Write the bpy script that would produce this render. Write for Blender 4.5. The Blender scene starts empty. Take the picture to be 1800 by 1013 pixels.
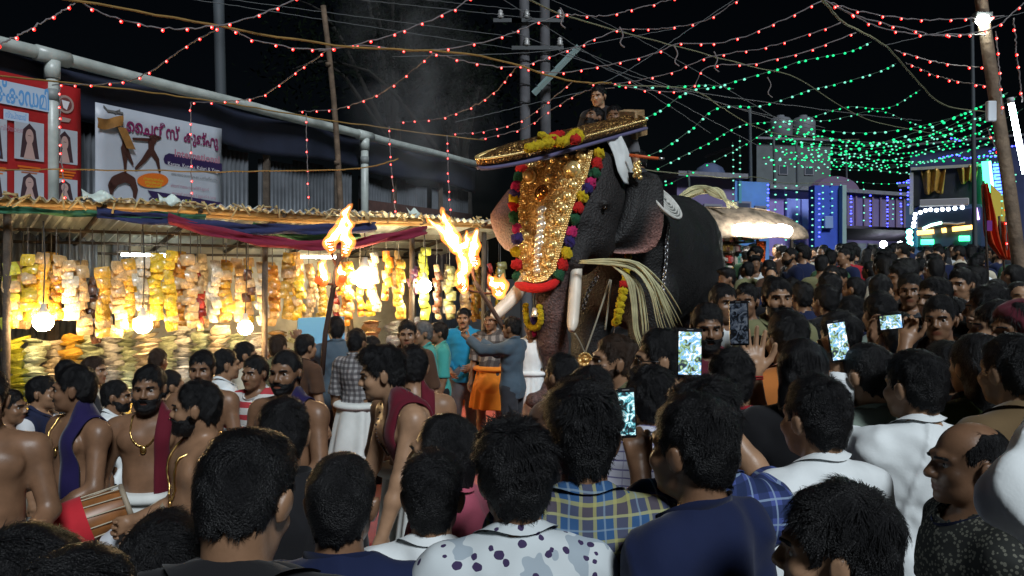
import bpy, math, random
import numpy as np
from mathutils import Vector, Matrix
R = math.radians
rng = np.random.default_rng(7)
random.seed(7)
SC = bpy.context.scene
COL = SC.collection

# ---------------------------------------------------------------- camera
FPX, HZ, CAMH = 1400.0, 480.0, 1.98          # focal length in photo pixels, horizon row, eye height
cam = bpy.data.cameras.new('camera')
cam.sensor_width = 36.0
cam.lens = 36.0 * FPX / 1800.0
cam.shift_y = -(506.5 - HZ) / 1800.0
cam.clip_start, cam.clip_end = 0.05, 2000.0
camo = bpy.data.objects.new('camera', cam)
camo.location = (0, 0, CAMH)
camo.rotation_euler = (R(90), 0, 0)
COL.objects.link(camo)
SC.camera = camo

# ---------------------------------------------------------------- night sky, one soft cool lamp from behind, exposure
w = bpy.data.worlds.new('World')
SC.world = w
w.use_nodes = True
nt = w.node_tree
nt.nodes.clear()
sky = nt.nodes.new('ShaderNodeTexSky')
sky.sky_type = 'NISHITA'
sky.sun_disc = False
SUN_EL, SUN_AZ = R(40), R(158)
sky.sun_elevation, sky.sun_rotation = SUN_EL, SUN_AZ
bg = nt.nodes.new('ShaderNodeBackground')
bg.inputs['Strength'].default_value = 0.0005
wo = nt.nodes.new('ShaderNodeOutputWorld')
nt.links.new(sky.outputs[0], bg.inputs[0])
nt.links.new(bg.outputs[0], wo.inputs[0])
sl = bpy.data.lights.new('sun', 'SUN')
sl.energy = 2.9
sl.angle = R(14)
sl.color = (0.88, 0.95, 1.0)
so = bpy.data.objects.new('sun', sl)
COL.objects.link(so)
sd = Vector((math.sin(SUN_AZ) * math.cos(SUN_EL), math.cos(SUN_AZ) * math.cos(SUN_EL), math.sin(SUN_EL)))
so.rotation_euler = sd.to_track_quat('Z', 'Y').to_euler()
so.location = sd * 60
vs = SC.view_settings
SC.display_settings.display_device = 'sRGB'
vs.view_transform, vs.look, vs.exposure, vs.gamma = 'Standard', 'None', 0.0, 1.0
vs.use_curve_mapping = False
cy = SC.cycles
cy.use_denoising = True
cy.max_bounces, cy.diffuse_bounces, cy.glossy_bounces, cy.transparent_max_bounces = 6, 2, 2, 12
cy.transmission_bounces, cy.volume_bounces = 2, 0
cy.sample_clamp_indirect = 4.0
cy.use_light_tree = True

# ---------------------------------------------------------------- placing
def P(px, py, d):
    """Point at depth d that stands where the photograph shows pixel (px, py)."""
    return np.array(((px - 900.0) / FPX * d, d, CAMH + (HZ - py) / FPX * d))

def sstep(a, b, x):
    t = min(1.0, max(0.0, (x - a) / (b - a)))
    return t * t * (3 - 2 * t)

def gz(x, y):
    """Ground height: the road climbs towards the far right."""
    rise = 1.3 * (1 - math.exp(-max(0.0, y - 4.0) / 12.0))
    return -0.12 * sstep(1.0, -1.0, x) * sstep(1.5, 3.5, y) + rise * sstep(0.5, 4.0, x) * sstep(3, 6, y)

def tag(o, label=None, cat=None, group=None, kind=None):
    if label: o['label'] = label
    if cat: o['category'] = cat
    if group: o['group'] = group
    if kind: o['kind'] = kind
    return o

def empty(name, loc=(0, 0, 0), rz=0.0, label=None, cat=None, group=None):
    o = bpy.data.objects.new(name, None)
    o.empty_display_size = 0.1
    o.location = tuple(float(v) for v in loc)
    o.rotation_euler = (0, 0, rz)
    COL.objects.link(o)
    return tag(o, label, cat, group)

def link(name, me, mat=None, parent=None, loc=None, rot=None, scale=None):
    """Link a mesh as one object; the material sits on the object so that alike pieces share mesh data."""
    o = bpy.data.objects.new(name, me)
    COL.objects.link(o)
    if mat is not None:
        if len(me.materials) == 0:
            me.materials.append(mat)
        elif me.materials[0] is not mat:
            o.material_slots[0].link = 'OBJECT'
            o.material_slots[0].material = mat
    if parent is not None: o.parent = parent
    if loc is not None: o.location = tuple(float(v) for v in loc)
    if rot is not None: o.rotation_euler = tuple(float(v) for v in rot)
    if scale is not None: o.scale = (scale,) * 3 if isinstance(scale, (int, float)) else tuple(float(v) for v in scale)
    return o

# ---------------------------------------------------------------- meshes
def mkmesh(name, V, F, smooth=True, mats=None, mi=None):
    """V (n,3); F a list of arrays (m,3) or (m,4)."""
    me = bpy.data.meshes.new(name)
    V = np.asarray(V, np.float32)
    if isinstance(F, np.ndarray): F = [F]
    F = [np.asarray(f, np.int32) for f in F if len(f)]
    me.vertices.add(len(V))
    me.vertices.foreach_set('co', V.ravel())
    nl = sum(f.size for f in F); npol = sum(len(f) for f in F)
    me.loops.add(nl); me.polygons.add(npol)
    me.loops.foreach_set('vertex_index', np.concatenate([f.ravel() for f in F]) if F else np.zeros(0, np.int32))
    tot = np.concatenate([np.full(len(f), f.shape[1], np.int32) for f in F]) if F else np.zeros(0, np.int32)
    st = np.concatenate(([0], np.cumsum(tot)[:-1])).astype(np.int32) if npol else np.zeros(0, np.int32)
    me.polygons.foreach_set('loop_start', st)
    me.polygons.foreach_set('use_smooth', np.full(npol, bool(smooth)))
    if mats:
        for m in mats: me.materials.append(m)
    if mi is not None: me.polygons.foreach_set('material_index', np.asarray(mi, np.int32))
    me.update(calc_edges=True)
    return me

class MB:
    """Collects simple shapes into one mesh."""
    def __init__(s): s.V, s.Q, s.T, s.n, s.qm, s.tm, s.m = [], [], [], 0, [], [], 0
    def add(s, V, Q=None, T=None):
        V = np.asarray(V, float).reshape(-1, 3)
        if Q is not None and len(Q):
            s.Q.append(np.asarray(Q, int) + s.n); s.qm += [s.m] * len(Q)
        if T is not None and len(T):
            s.T.append(np.asarray(T, int) + s.n); s.tm += [s.m] * len(T)
        s.V.append(V); s.n += len(V)
        return s
    def box(s, c, h, rot=None, bev=0.0):
        c = np.asarray(c, float); h = np.asarray(h, float)
        sg = np.array([(x, y, z) for x in (-1, 1) for y in (-1, 1) for z in (-1, 1)], float)
        if bev <= 0:
            V = sg * h
            if rot is not None: V = V @ np.asarray(rot).T
            return s.add(V + c, [(0, 1, 3, 2), (4, 6, 7, 5), (0, 4, 5, 1), (2, 3, 7, 6), (0, 2, 6, 4), (1, 5, 7, 3)])
        V = []
        for a in range(3):
            hh = h - bev; hh = hh.copy(); hh[a] = h[a]
            V.append(sg * hh)
        V = np.concatenate(V)
        if rot is not None: V = V @ np.asarray(rot).T
        I = lambda a, x, y, z: a * 8 + x * 4 + y * 2 + z
        Q, T = [], []
        Q += [(I(0, 0, 0, 0), I(0, 0, 0, 1), I(0, 0, 1, 1), I(0, 0, 1, 0)), (I(0, 1, 0, 0), I(0, 1, 1, 0), I(0, 1, 1, 1), I(0, 1, 0, 1)),
              (I(1, 0, 0, 0), I(1, 1, 0, 0), I(1, 1, 0, 1), I(1, 0, 0, 1)), (I(1, 0, 1, 0), I(1, 0, 1, 1), I(1, 1, 1, 1), I(1, 1, 1, 0)),
              (I(2, 0, 0, 0), I(2, 0, 1, 0), I(2, 1, 1, 0), I(2, 1, 0, 0)), (I(2, 0, 0, 1), I(2, 1, 0, 1), I(2, 1, 1, 1), I(2, 0, 1, 1))]
        for x in (0, 1):
            for y in (0, 1): Q.append((I(0, x, y, 0), I(0, x, y, 1), I(1, x, y, 1), I(1, x, y, 0)))
            for z in (0, 1): Q.append((I(0, x, 0, z), I(0, x, 1, z), I(2, x, 1, z), I(2, x, 0, z)))
        for y in (0, 1):
            for z in (0, 1): Q.append((I(1, 0, y, z), I(1, 1, y, z), I(2, 1, y, z), I(2, 0, y, z)))
        for x in (0, 1):
            for y in (0, 1):
                for z in (0, 1): T.append((I(0, x, y, z), I(1, x, y, z), I(2, x, y, z)))
        return s.add(V + c, Q, T)
    def tube(s, pts, r, n=8, cap=True):
        pts = np.asarray(pts, float); k = len(pts)
        rr = np.broadcast_to(np.asarray(r, float), (k,))
        t = np.gradient(pts, axis=0); t /= np.linalg.norm(t, axis=1)[:, None] + 1e-9
        up = np.array((0, 0, 1.0)) if abs(t[0][2]) < .9 else np.array((1.0, 0, 0))
        V = []
        for i in range(k):
            a = np.cross(t[i], up); a /= np.linalg.norm(a) + 1e-9
            up = np.cross(a, t[i])
            an = np.linspace(0, 2 * np.pi, n, endpoint=False)
            V.append(pts[i] + rr[i] * (np.cos(an)[:, None] * a + np.sin(an)[:, None] * up))
        Q = [(i * n + j, i * n + (j + 1) % n, (i + 1) * n + (j + 1) % n, (i + 1) * n + j) for i in range(k - 1) for j in range(n)]
        V = np.concatenate(V); T = []
        if cap:
            m = len(V); V = np.concatenate([V, pts[:1], pts[-1:]])
            T = [(m, (j + 1) % n, j) for j in range(n)] + [(m + 1, (k - 1) * n + j, (k - 1) * n + (j + 1) % n) for j in range(n)]
        return s.add(V, Q, T)
    def lathe(s, prof, c=(0, 0, 0), n=16, M=None):
        """prof: list of (radius, z)."""
        pr = np.asarray(prof, float); k = len(pr)
        an = np.linspace(0, 2 * np.pi, n, endpoint=False)
        V = np.concatenate([np.stack([r * np.cos(an), r * np.sin(an), np.full(n, z)], 1) for r, z in pr])
        if M is not None: V = V @ np.asarray(M).T
        Q = [(i * n + j, i * n + (j + 1) % n, (i + 1) * n + (j + 1) % n, (i + 1) * n + j) for i in range(k - 1) for j in range(n)]
        return s.add(V + np.asarray(c, float), Q)
    def ball(s, c, r, n=10, m=6, M=None, half=False):
        r = np.broadcast_to(np.asarray(r, float), (3,))
        th = np.linspace(0, np.pi / (2 if half else 1), m + 1)
        an = np.linspace(0, 2 * np.pi, n, endpoint=False)
        V = np.concatenate([np.stack([np.sin(t) * np.cos(an), np.sin(t) * np.sin(an), np.full(n, np.cos(t))], 1) for t in th]) * r
        if M is not None: V = V @ np.asarray(M).T
        Q = [((i + 1) * n + j, (i + 1) * n + (j + 1) % n, i * n + (j + 1) % n, i * n + j) for i in range(m) for j in range(n)]
        return s.add(V + np.asarray(c, float), Q)
    def sheet(s, G, closed_u=False):
        """G (nu,nv,3) grid."""
        G = np.asarray(G, float); nu, nv = G.shape[:2]
        Q = [(i * nv + j, ((i + 1) % nu) * nv + j, ((i + 1) % nu) * nv + j + 1, i * nv + j + 1) for i in range(nu if closed_u else nu - 1) for j in range(nv - 1)]
        return s.add(G.reshape(-1, 3), Q)
    def slab(s, G, off):
        """a sheet with thickness: G and G+off, closed round its rim."""
        G = np.asarray(G, float); nu, nv = G.shape[:2]
        H = G + np.asarray(off, float)
        n0 = nu * nv
        Q = []
        for i in range(nu - 1):
            for j in range(nv - 1):
                a, b, c, d = i * nv + j, (i + 1) * nv + j, (i + 1) * nv + j + 1, i * nv + j + 1
                Q.append((a, b, c, d)); Q.append((n0 + d, n0 + c, n0 + b, n0 + a))
        rim = [i * nv for i in range(nu)] + [(nu - 1) * nv + j for j in range(1, nv)] + [i * nv + nv - 1 for i in range(nu - 2, -1, -1)] + [j for j in range(nv - 2, 0, -1)]
        for a, b in zip(rim, rim[1:] + rim[:1]): Q.append((b, a, n0 + a, n0 + b))
        return s.add(np.concatenate([G.reshape(-1, 3), H.reshape(-1, 3)]), Q)
    def poly(s, pts, off):
        """a flat outline extruded by off (fan-filled, convex or star-shaped about its mean)."""
        pts = np.asarray(pts, float); n = len(pts); off = np.asarray(off, float)
        c = pts.mean(0)
        V = np.concatenate([pts, pts + off, [c], [c + off]])
        T = [(2 * n, (i + 1) % n, i) for i in range(n)] + [(2 * n + 1, n + i, n + (i + 1) % n) for i in range(n)]
        Q = [(i, (i + 1) % n, n + (i + 1) % n, n + i) for i in range(n)]
        return s.add(V, Q, T)
    def mesh(s, name, smooth=False, mats=None):
        F = []; mi = []
        if s.Q: F.append(np.concatenate(s.Q)); mi += s.qm
        if s.T: F.append(np.concatenate(s.T)); mi += s.tm
        return mkmesh(name, np.concatenate(s.V), F, smooth, mats, mi if mats and len(mats) > 1 else None)
    def build(s, name, mat, parent=None, smooth=False, **k):
        return link(name, s.mesh(name, smooth), mat, parent, **k)

def rotm(x=0, y=0, z=0):
    return np.array(Matrix.Rotation(z, 3, 'Z') @ Matrix.Rotation(y, 3, 'Y') @ Matrix.Rotation(x, 3, 'X'))

def unit(v):
    v = np.asarray(v, float)
    return v / (np.linalg.norm(v) + 1e-12)

def spline(ctrl, n):
    """Catmull-Rom through the control points."""
    c = np.asarray(ctrl, float)
    if len(c) == 2: return c[0] + (c[1] - c[0]) * np.linspace(0, 1, n)[:, None]
    c = np.concatenate([[2 * c[0] - c[1]], c, [2 * c[-1] - c[-2]]])
    m = len(c) - 3
    out = []
    for t in np.linspace(0, m - 1e-6, n):
        i = int(t); f = t - i
        a, b, d, e = c[i:i + 4]
        out.append(.5 * ((2 * b) + (-a + d) * f + (2 * a - 5 * b + 4 * d - e) * f * f + (-a + 3 * b - 3 * d + e) * f ** 3))
    return np.array(out)

# ---------------------------------------------------------------- materials
MATS = {}
def mat(name, col, rough=0.6, metal=0.0, spec=0.5, noise=0.0, nscale=8.0, bump=0.0, bscale=40.0, emit=None, estr=0.0, sheen=0.0, sample=True, alpha=1.0, trans=0.0):
    if name in MATS: return MATS[name]
    m = bpy.data.materials.new(name); m.use_nodes = True
    t = m.node_tree; b = t.nodes['Principled BSDF']
    b.inputs['Base Color'].default_value = (*col, 1)
    b.inputs['Roughness'].default_value = rough
    b.inputs['Metallic'].default_value = metal
    b.inputs['Specular IOR Level'].default_value = spec
    if sheen: b.inputs['Sheen Weight'].default_value = sheen
    if trans: b.inputs['Transmission Weight'].default_value = trans
    if alpha < 1: b.inputs['Alpha'].default_value = alpha
    if emit is not None:
        b.inputs['Emission Color'].default_value = (*emit, 1)
        b.inputs['Emission Strength'].default_value = estr
        if not sample: m.cycles.emission_sampling = 'NONE'
    if noise or bump:
        tc = t.nodes.new('ShaderNodeTexCoord')
        if noise:
            n = t.nodes.new('ShaderNodeTexNoise'); n.inputs['Scale'].default_value = nscale; n.inputs['Detail'].default_value = 5
            t.links.new(tc.outputs['Object'], n.inputs['Vector'])
            r = t.nodes.new('ShaderNodeValToRGB')
            r.color_ramp.elements[0].position = .3; r.color_ramp.elements[1].position = .7
            r.color_ramp.elements[0].color = (*[c * (1 - noise) for c in col], 1)
            r.color_ramp.elements[1].color = (*[min(1, c * (1 + noise)) for c in col], 1)
            t.links.new(n.outputs['Fac'], r.inputs[0]); t.links.new(r.outputs[0], b.inputs['Base Color'])
        if bump:
            n2 = t.nodes.new('ShaderNodeTexNoise'); n2.inputs['Scale'].default_value = bscale; n2.inputs['Detail'].default_value = 4
            t.links.new(tc.outputs['Object'], n2.inputs['Vector'])
            bp = t.nodes.new('ShaderNodeBump'); bp.inputs['Strength'].default_value = bump; bp.inputs['Distance'].default_value = 0.02
            t.links.new(n2.outputs['Fac'], bp.inputs['Height']); t.links.new(bp.outputs[0], b.inputs['Normal'])
    MATS[name] = m
    return m

def skin_mat(name, col):
    if name in MATS: return MATS[name]
    m = bpy.data.materials.new(name); m.use_nodes = True
    t = m.node_tree; b = t.nodes['Principled BSDF']
    b.inputs['Roughness'].default_value = .41
    b.inputs['Specular IOR Level'].default_value = .36
    tc = t.nodes.new('ShaderNodeTexCoord')
    n = t.nodes.new('ShaderNodeTexNoise'); n.inputs['Scale'].default_value = 14; n.inputs['Detail'].default_value = 6
    t.links.new(tc.outputs['Object'], n.inputs['Vector'])
    r = t.nodes.new('ShaderNodeValToRGB')
    r.color_ramp.elements[0].position = .3; r.color_ramp.elements[1].position = .72
    r.color_ramp.elements[0].color = (*[c * .78 for c in col], 1)
    r.color_ramp.elements[1].color = (*[c * 1.18 for c in col], 1)
    t.links.new(n.outputs['Fac'], r.inputs[0])
    a = t.nodes.new('ShaderNodeAttribute'); a.attribute_name = 'lip'
    mx = t.nodes.new('ShaderNodeMix'); mx.data_type = 'RGBA'
    t.links.new(a.outputs['Fac'], mx.inputs[0]); t.links.new(r.outputs[0], mx.inputs[6])
    mx.inputs[7].default_value = (col[0] * .8, col[1] * .5, col[2] * .5, 1)
    t.links.new(mx.outputs[2], b.inputs['Base Color'])
    n2 = t.nodes.new('ShaderNodeTexNoise'); n2.inputs['Scale'].default_value = 160; n2.inputs['Detail'].default_value = 3
    t.links.new(tc.outputs['Object'], n2.inputs['Vector'])
    bp = t.nodes.new('ShaderNodeBump'); bp.inputs['Strength'].default_value = .12; bp.inputs['Distance'].default_value = .004
    t.links.new(n2.outputs['Fac'], bp.inputs['Height']); t.links.new(bp.outputs[0], b.inputs['Normal'])
    b.inputs['Subsurface Weight'].default_value = 0.0
    MATS[name] = m
    return m

def cloth_mat(name, col, rough=.85):
    return mat(name, col, rough=rough, spec=.2, noise=.08, nscale=9, bump=.05, bscale=150, sheen=.1)

def nodes_mat(name, fn, rough=.8, spec=.3):
    """fn(tree, texcoord node) returns a colour socket."""
    if name in MATS: return MATS[name]
    m = bpy.data.materials.new(name); m.use_nodes = True
    t = m.node_tree; b = t.nodes['Principled BSDF']
    b.inputs['Roughness'].default_value = rough; b.inputs['Specular IOR Level'].default_value = spec
    tc = t.nodes.new('ShaderNodeTexCoord')
    t.links.new(fn(t, tc), b.inputs['Base Color'])
    MATS[name] = m
    return m

# ---------------------------------------------------------------- signed-distance modelling (one continuous skin per body)
def smin(a, b, k):
    h = np.clip(.5 + .5 * (b - a) / k, 0, 1)
    return b * (1 - h) + a * h - k * h * (1 - h)
def E_(c, r, k=.02, M=None): return ('e', np.asarray(c, np.float32), np.asarray(r, np.float32), k, M)
def C_(a, b, ra, rb=None, k=.02): return ('c', np.asarray(a, np.float32), np.asarray(b, np.float32), ra, ra if rb is None else rb, k)
def prim_eval(q, p):
    if q[0] == 'e':
        d = p - q[1]
        if q[4] is not None: d = d @ q[4]
        u = d / q[2]
        k0 = np.sqrt((u * u).sum(-1)); u = u / q[2]
        k1 = np.sqrt((u * u).sum(-1))
        return k0 * (k0 - 1) / np.maximum(k1, 1e-6)
    pa = p - q[1]; ba = q[2] - q[1]
    h = np.clip((pa @ ba) / max(float(ba @ ba), 1e-9), 0, 1)
    d = pa - h[..., None] * ba
    return np.sqrt((d * d).sum(-1)) - (q[3] + (q[4] - q[3]) * h)
def prim_box(q):
    if q[0] == 'e':
        e = q[2] if q[4] is None else np.full(3, q[2].max())
        return q[1] - e, q[1] + e
    r = max(q[3], q[4])
    return np.minimum(q[1], q[2]) - r, np.maximum(q[1], q[2]) + r
def sdf_at(prims, pts, off=0.0):
    d = np.full(len(pts), 9.0, np.float32); pts = np.asarray(pts, np.float32)
    for q in prims: d = smin(d, prim_eval(q, pts), q[-2] if q[0] == 'e' else q[5])
    return d - off
def field(prims, lo, hi, h, infl=0.0):
    lo = np.asarray(lo, float); hi = np.asarray(hi, float)
    n = np.maximum(3, np.ceil((hi - lo) / h).astype(int) + 1)
    ax = [np.float32(lo[i]) + np.arange(n[i], dtype=np.float32) * np.float32(h) for i in range(3)]
    F = np.full(tuple(n), .5, np.float32)
    for q in prims:
        k = q[3] if q[0] == 'e' else q[5]
        a, b = prim_box(q); m = k + infl + 2.5 * h
        i0 = np.clip(np.floor((a - m - lo) / h).astype(int), 0, n); i1 = np.clip(np.ceil((b + m - lo) / h).astype(int) + 1, 0, n)
        if (i1 <= i0).any(): continue
        sl_ = tuple(slice(i0[j], i1[j]) for j in range(3))
        g = np.stack(np.meshgrid(ax[0][sl_[0]], ax[1][sl_[1]], ax[2][sl_[2]], indexing='ij'), -1)
        F[sl_] = smin(F[sl_], prim_eval(q, g) - infl, k)
    return F, ax
def grid(ax): return np.meshgrid(*ax, indexing='ij')
def nets(F, ax):
    """Surface nets over the field; returns vertices and quads."""
    h = ax[0][1] - ax[0][0]; o = np.array([a[0] for a in ax])
    S = F < 0
    nx, ny, nz = F.shape
    cnt = np.zeros((nx - 1, ny - 1, nz - 1), np.int8)
    cs = [(i, j, k) for i in (0, 1) for j in (0, 1) for k in (0, 1)]
    for i, j, k in cs: cnt += S[i:nx - 1 + i, j:ny - 1 + j, k:nz - 1 + k]
    A = np.argwhere((cnt > 0) & (cnt < 8))
    if len(A) == 0: return np.zeros((0, 3)), np.zeros((0, 4), int)
    idx = np.full(cnt.shape, -1, np.int32); idx[A[:, 0], A[:, 1], A[:, 2]] = np.arange(len(A))
    fc = {c: F[A[:, 0] + c[0], A[:, 1] + c[1], A[:, 2] + c[2]] for c in cs}
    acc = np.zeros((len(A), 3)); num = np.zeros(len(A))
    for c in cs:
        for a in range(3):
            if c[a]: continue
            e = list(c); e[a] = 1; e = tuple(e)
            f0, f1 = fc[c], fc[e]
            x = (f0 < 0) != (f1 < 0)
            t = np.where(x, f0 / np.where(x, f0 - f1, 1), 0)
            pt = np.tile(np.array(c, float), (len(A), 1)); pt[:, a] += t
            acc += pt * x[:, None]; num += x
    V = o + h * (A + acc / num[:, None])
    Q = []
    for a in range(3):
        b, c = (a + 1) % 3, (a + 2) % 3
        s0 = [slice(None)] * 3; s1 = [slice(None)] * 3
        s0[a] = slice(0, -1); s1[a] = slice(1, None)
        X = S[tuple(s0)] != S[tuple(s1)]
        I = np.argwhere(X)
        ok = (I[:, b] > 0) & (I[:, c] > 0) & (I[:, b] < F.shape[b] - 1) & (I[:, c] < F.shape[c] - 1)
        I = I[ok]
        if not len(I): continue
        flip = S[tuple(I.T)]
        eb = np.zeros(3, int); eb[b] = 1; ec = np.zeros(3, int); ec[c] = 1
        g = lambda J: idx[J[:, 0], J[:, 1], J[:, 2]]
        q = np.stack([g(I - eb - ec), g(I - ec), g(I), g(I - eb)], 1)
        q[~flip] = q[~flip][:, ::-1]
        Q.append(q[(q >= 0).all(1)])
    return V, np.concatenate(Q) if Q else np.zeros((0, 4), int)
def wob(X, Y, Z, s, seed=0):
    """cheap smooth noise, about -1..1"""
    r = np.random.default_rng(seed)
    o = 0
    for i in range(4):
        a = r.normal(size=3); a /= np.linalg.norm(a); p = r.uniform(0, 6.28)
        f = s * r.uniform(.7, 1.6)
        o = o + np.sin(f * (a[0] * X + a[1] * Y + a[2] * Z) + p + .8 * np.sin(f * .6 * (a[1] * X - a[0] * Z + a[2] * Y) + p * 2))
    return o / 2.6
# ---------------------------------------------------------------- people: heads
def head_prims(v):
    """Head in its own frame: centre between the ears, face towards +Y. v: dict of proportions."""
    w_, j, ch, nz = v.get('w', 1.0), v.get('jaw', 1.0), v.get('chin', 1.0), v.get('nose', 1.0)
    p = [E_((0, -.014, .036), (.076 * w_, .097, .090), .01),
         E_((0, .032, -.018), (.062 * w_, .060, .085), .02),
         E_((0, .040, -.062), (.050 * w_ * j, .046, .042), .025),
         E_((0, .074, -.088), (.022 * j, .018, .017 * ch), .02),
         C_((-.022, .083, .030), (.022, .083, .030), .013, k=.014),
         C_((.022, .083, .030), (.048, .066, .026), .011, .009, k=.014),
         C_((-.022, .083, .030), (-.048, .066, .026), .011, .009, k=.014)]
    for s in (-1, 1):
        p += [E_((s * .043 * w_, .062, -.020), (.022, .022, .020), .022),
              E_((s * .013, .096 * (.9 + .1 * nz), -.026), (.0095 * nz, .011, .0085), .007),
              E_((s * .0785 * w_, -.012, -.002), (.0075, .0185, .031), .006, rotm(R(-10), R(s * 8), R(s * -22))),
              E_((s * .0815 * w_, -.020, .004), (.0065, .012, .026), .005, rotm(R(-10), R(s * 8), R(s * -30)))]
    for s in (-1, 1):
        p += [C_((s * .021, .0805, .0155), (s * .043, .0765, .0150), .0050, k=.006), C_((s * .022, .0800, .0020), (s * .042, .0765, .0025), .0042, k=.006)]
    p += [C_((0, .089, .018), (0, .1075 * (.85 + .15 * nz), -.020), .0085, .0125 * nz, k=.010),
          C_((-.016, .084, -.0515), (.016, .084, -.0515), .0072, k=.006),
          C_((-.012, .083, -.0625), (.012, .083, -.0625), .0085, k=.006),
          E_((0, .068, -.055), (.034, .022, .026), .015)]
    return p
def head_dents(F, X, Y, Z):
    for s in (-1, 1):
        F = F + .0075 * np.exp(-(((X - s * .032) / .019) ** 2 + ((Y - .088) / .022) ** 2 + ((Z - .009) / .013) ** 2))
    F = F + .004 * np.exp(-((X / .03) ** 2 + ((Y - .092) / .012) ** 2 + ((Z + .0572) / .0022) ** 2))
    F = F + .003 * np.exp(-((X / .03) ** 2 + ((Y - .09) / .02) ** 2 + ((Z + .076) / .006) ** 2))
    return F
ZM = {'short': ([-.13, -.10, -.06, -.03, -.012, .012, .022, .034, .046, .06, .078, .12], [-.056, -.058, -.054, -.030, .028, .026, -.015, -.01, .034, .055, .066, .070]),
      'reced': ([-.13, -.10, -.06, -.03, -.012, .012, .022, .034, .046, .06, .078, .12], [-.08, -.083, -.075, -.036, .028, .026, -.02, .0, .055, .09, .092, .11]),
      'bald':  ([-.13, -.10, -.06, -.03, -.012, .012, .022, .034, .046, .06, .078, .12], [-.062, -.062, -.056, -.032, .028, .026, -.015, .030, .2, .2, .2, .2]),
      'woman': ([-.13, -.10, -.06, -.03, -.012, .012, .022, .034, .046, .06, .078, .12], [-.2, -.2, -.2, -.15, -.12, -.03, -.01, .01, .038, .056, .068, .07])}
HAIR = {  # thickness: top, side, nape ; outline ; lumps ; strand length, lift
    'short': (.014, .006, .003, 'short', .003, .028, .0055),
    'fade':  (.019, .003, .0015, 'short', .003, .022, .0065),
    'crop':  (.007, .004, .003, 'short', .0015, .013, .003),
    'bushy': (.022, .012, .006, 'short', .006, .040, .0085),
    'quiff': (.028, .005, .002, 'short', .005, .036, .010),
    'reced': (.009, .006, .004, 'reced', .002, .022, .004),
    'bald':  (.005, .007, .006, 'bald', .002, .024, .0035),
    'woman': (.012, .012, .016, 'woman', .003, .070, .003),
}
_hc = {}
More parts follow.
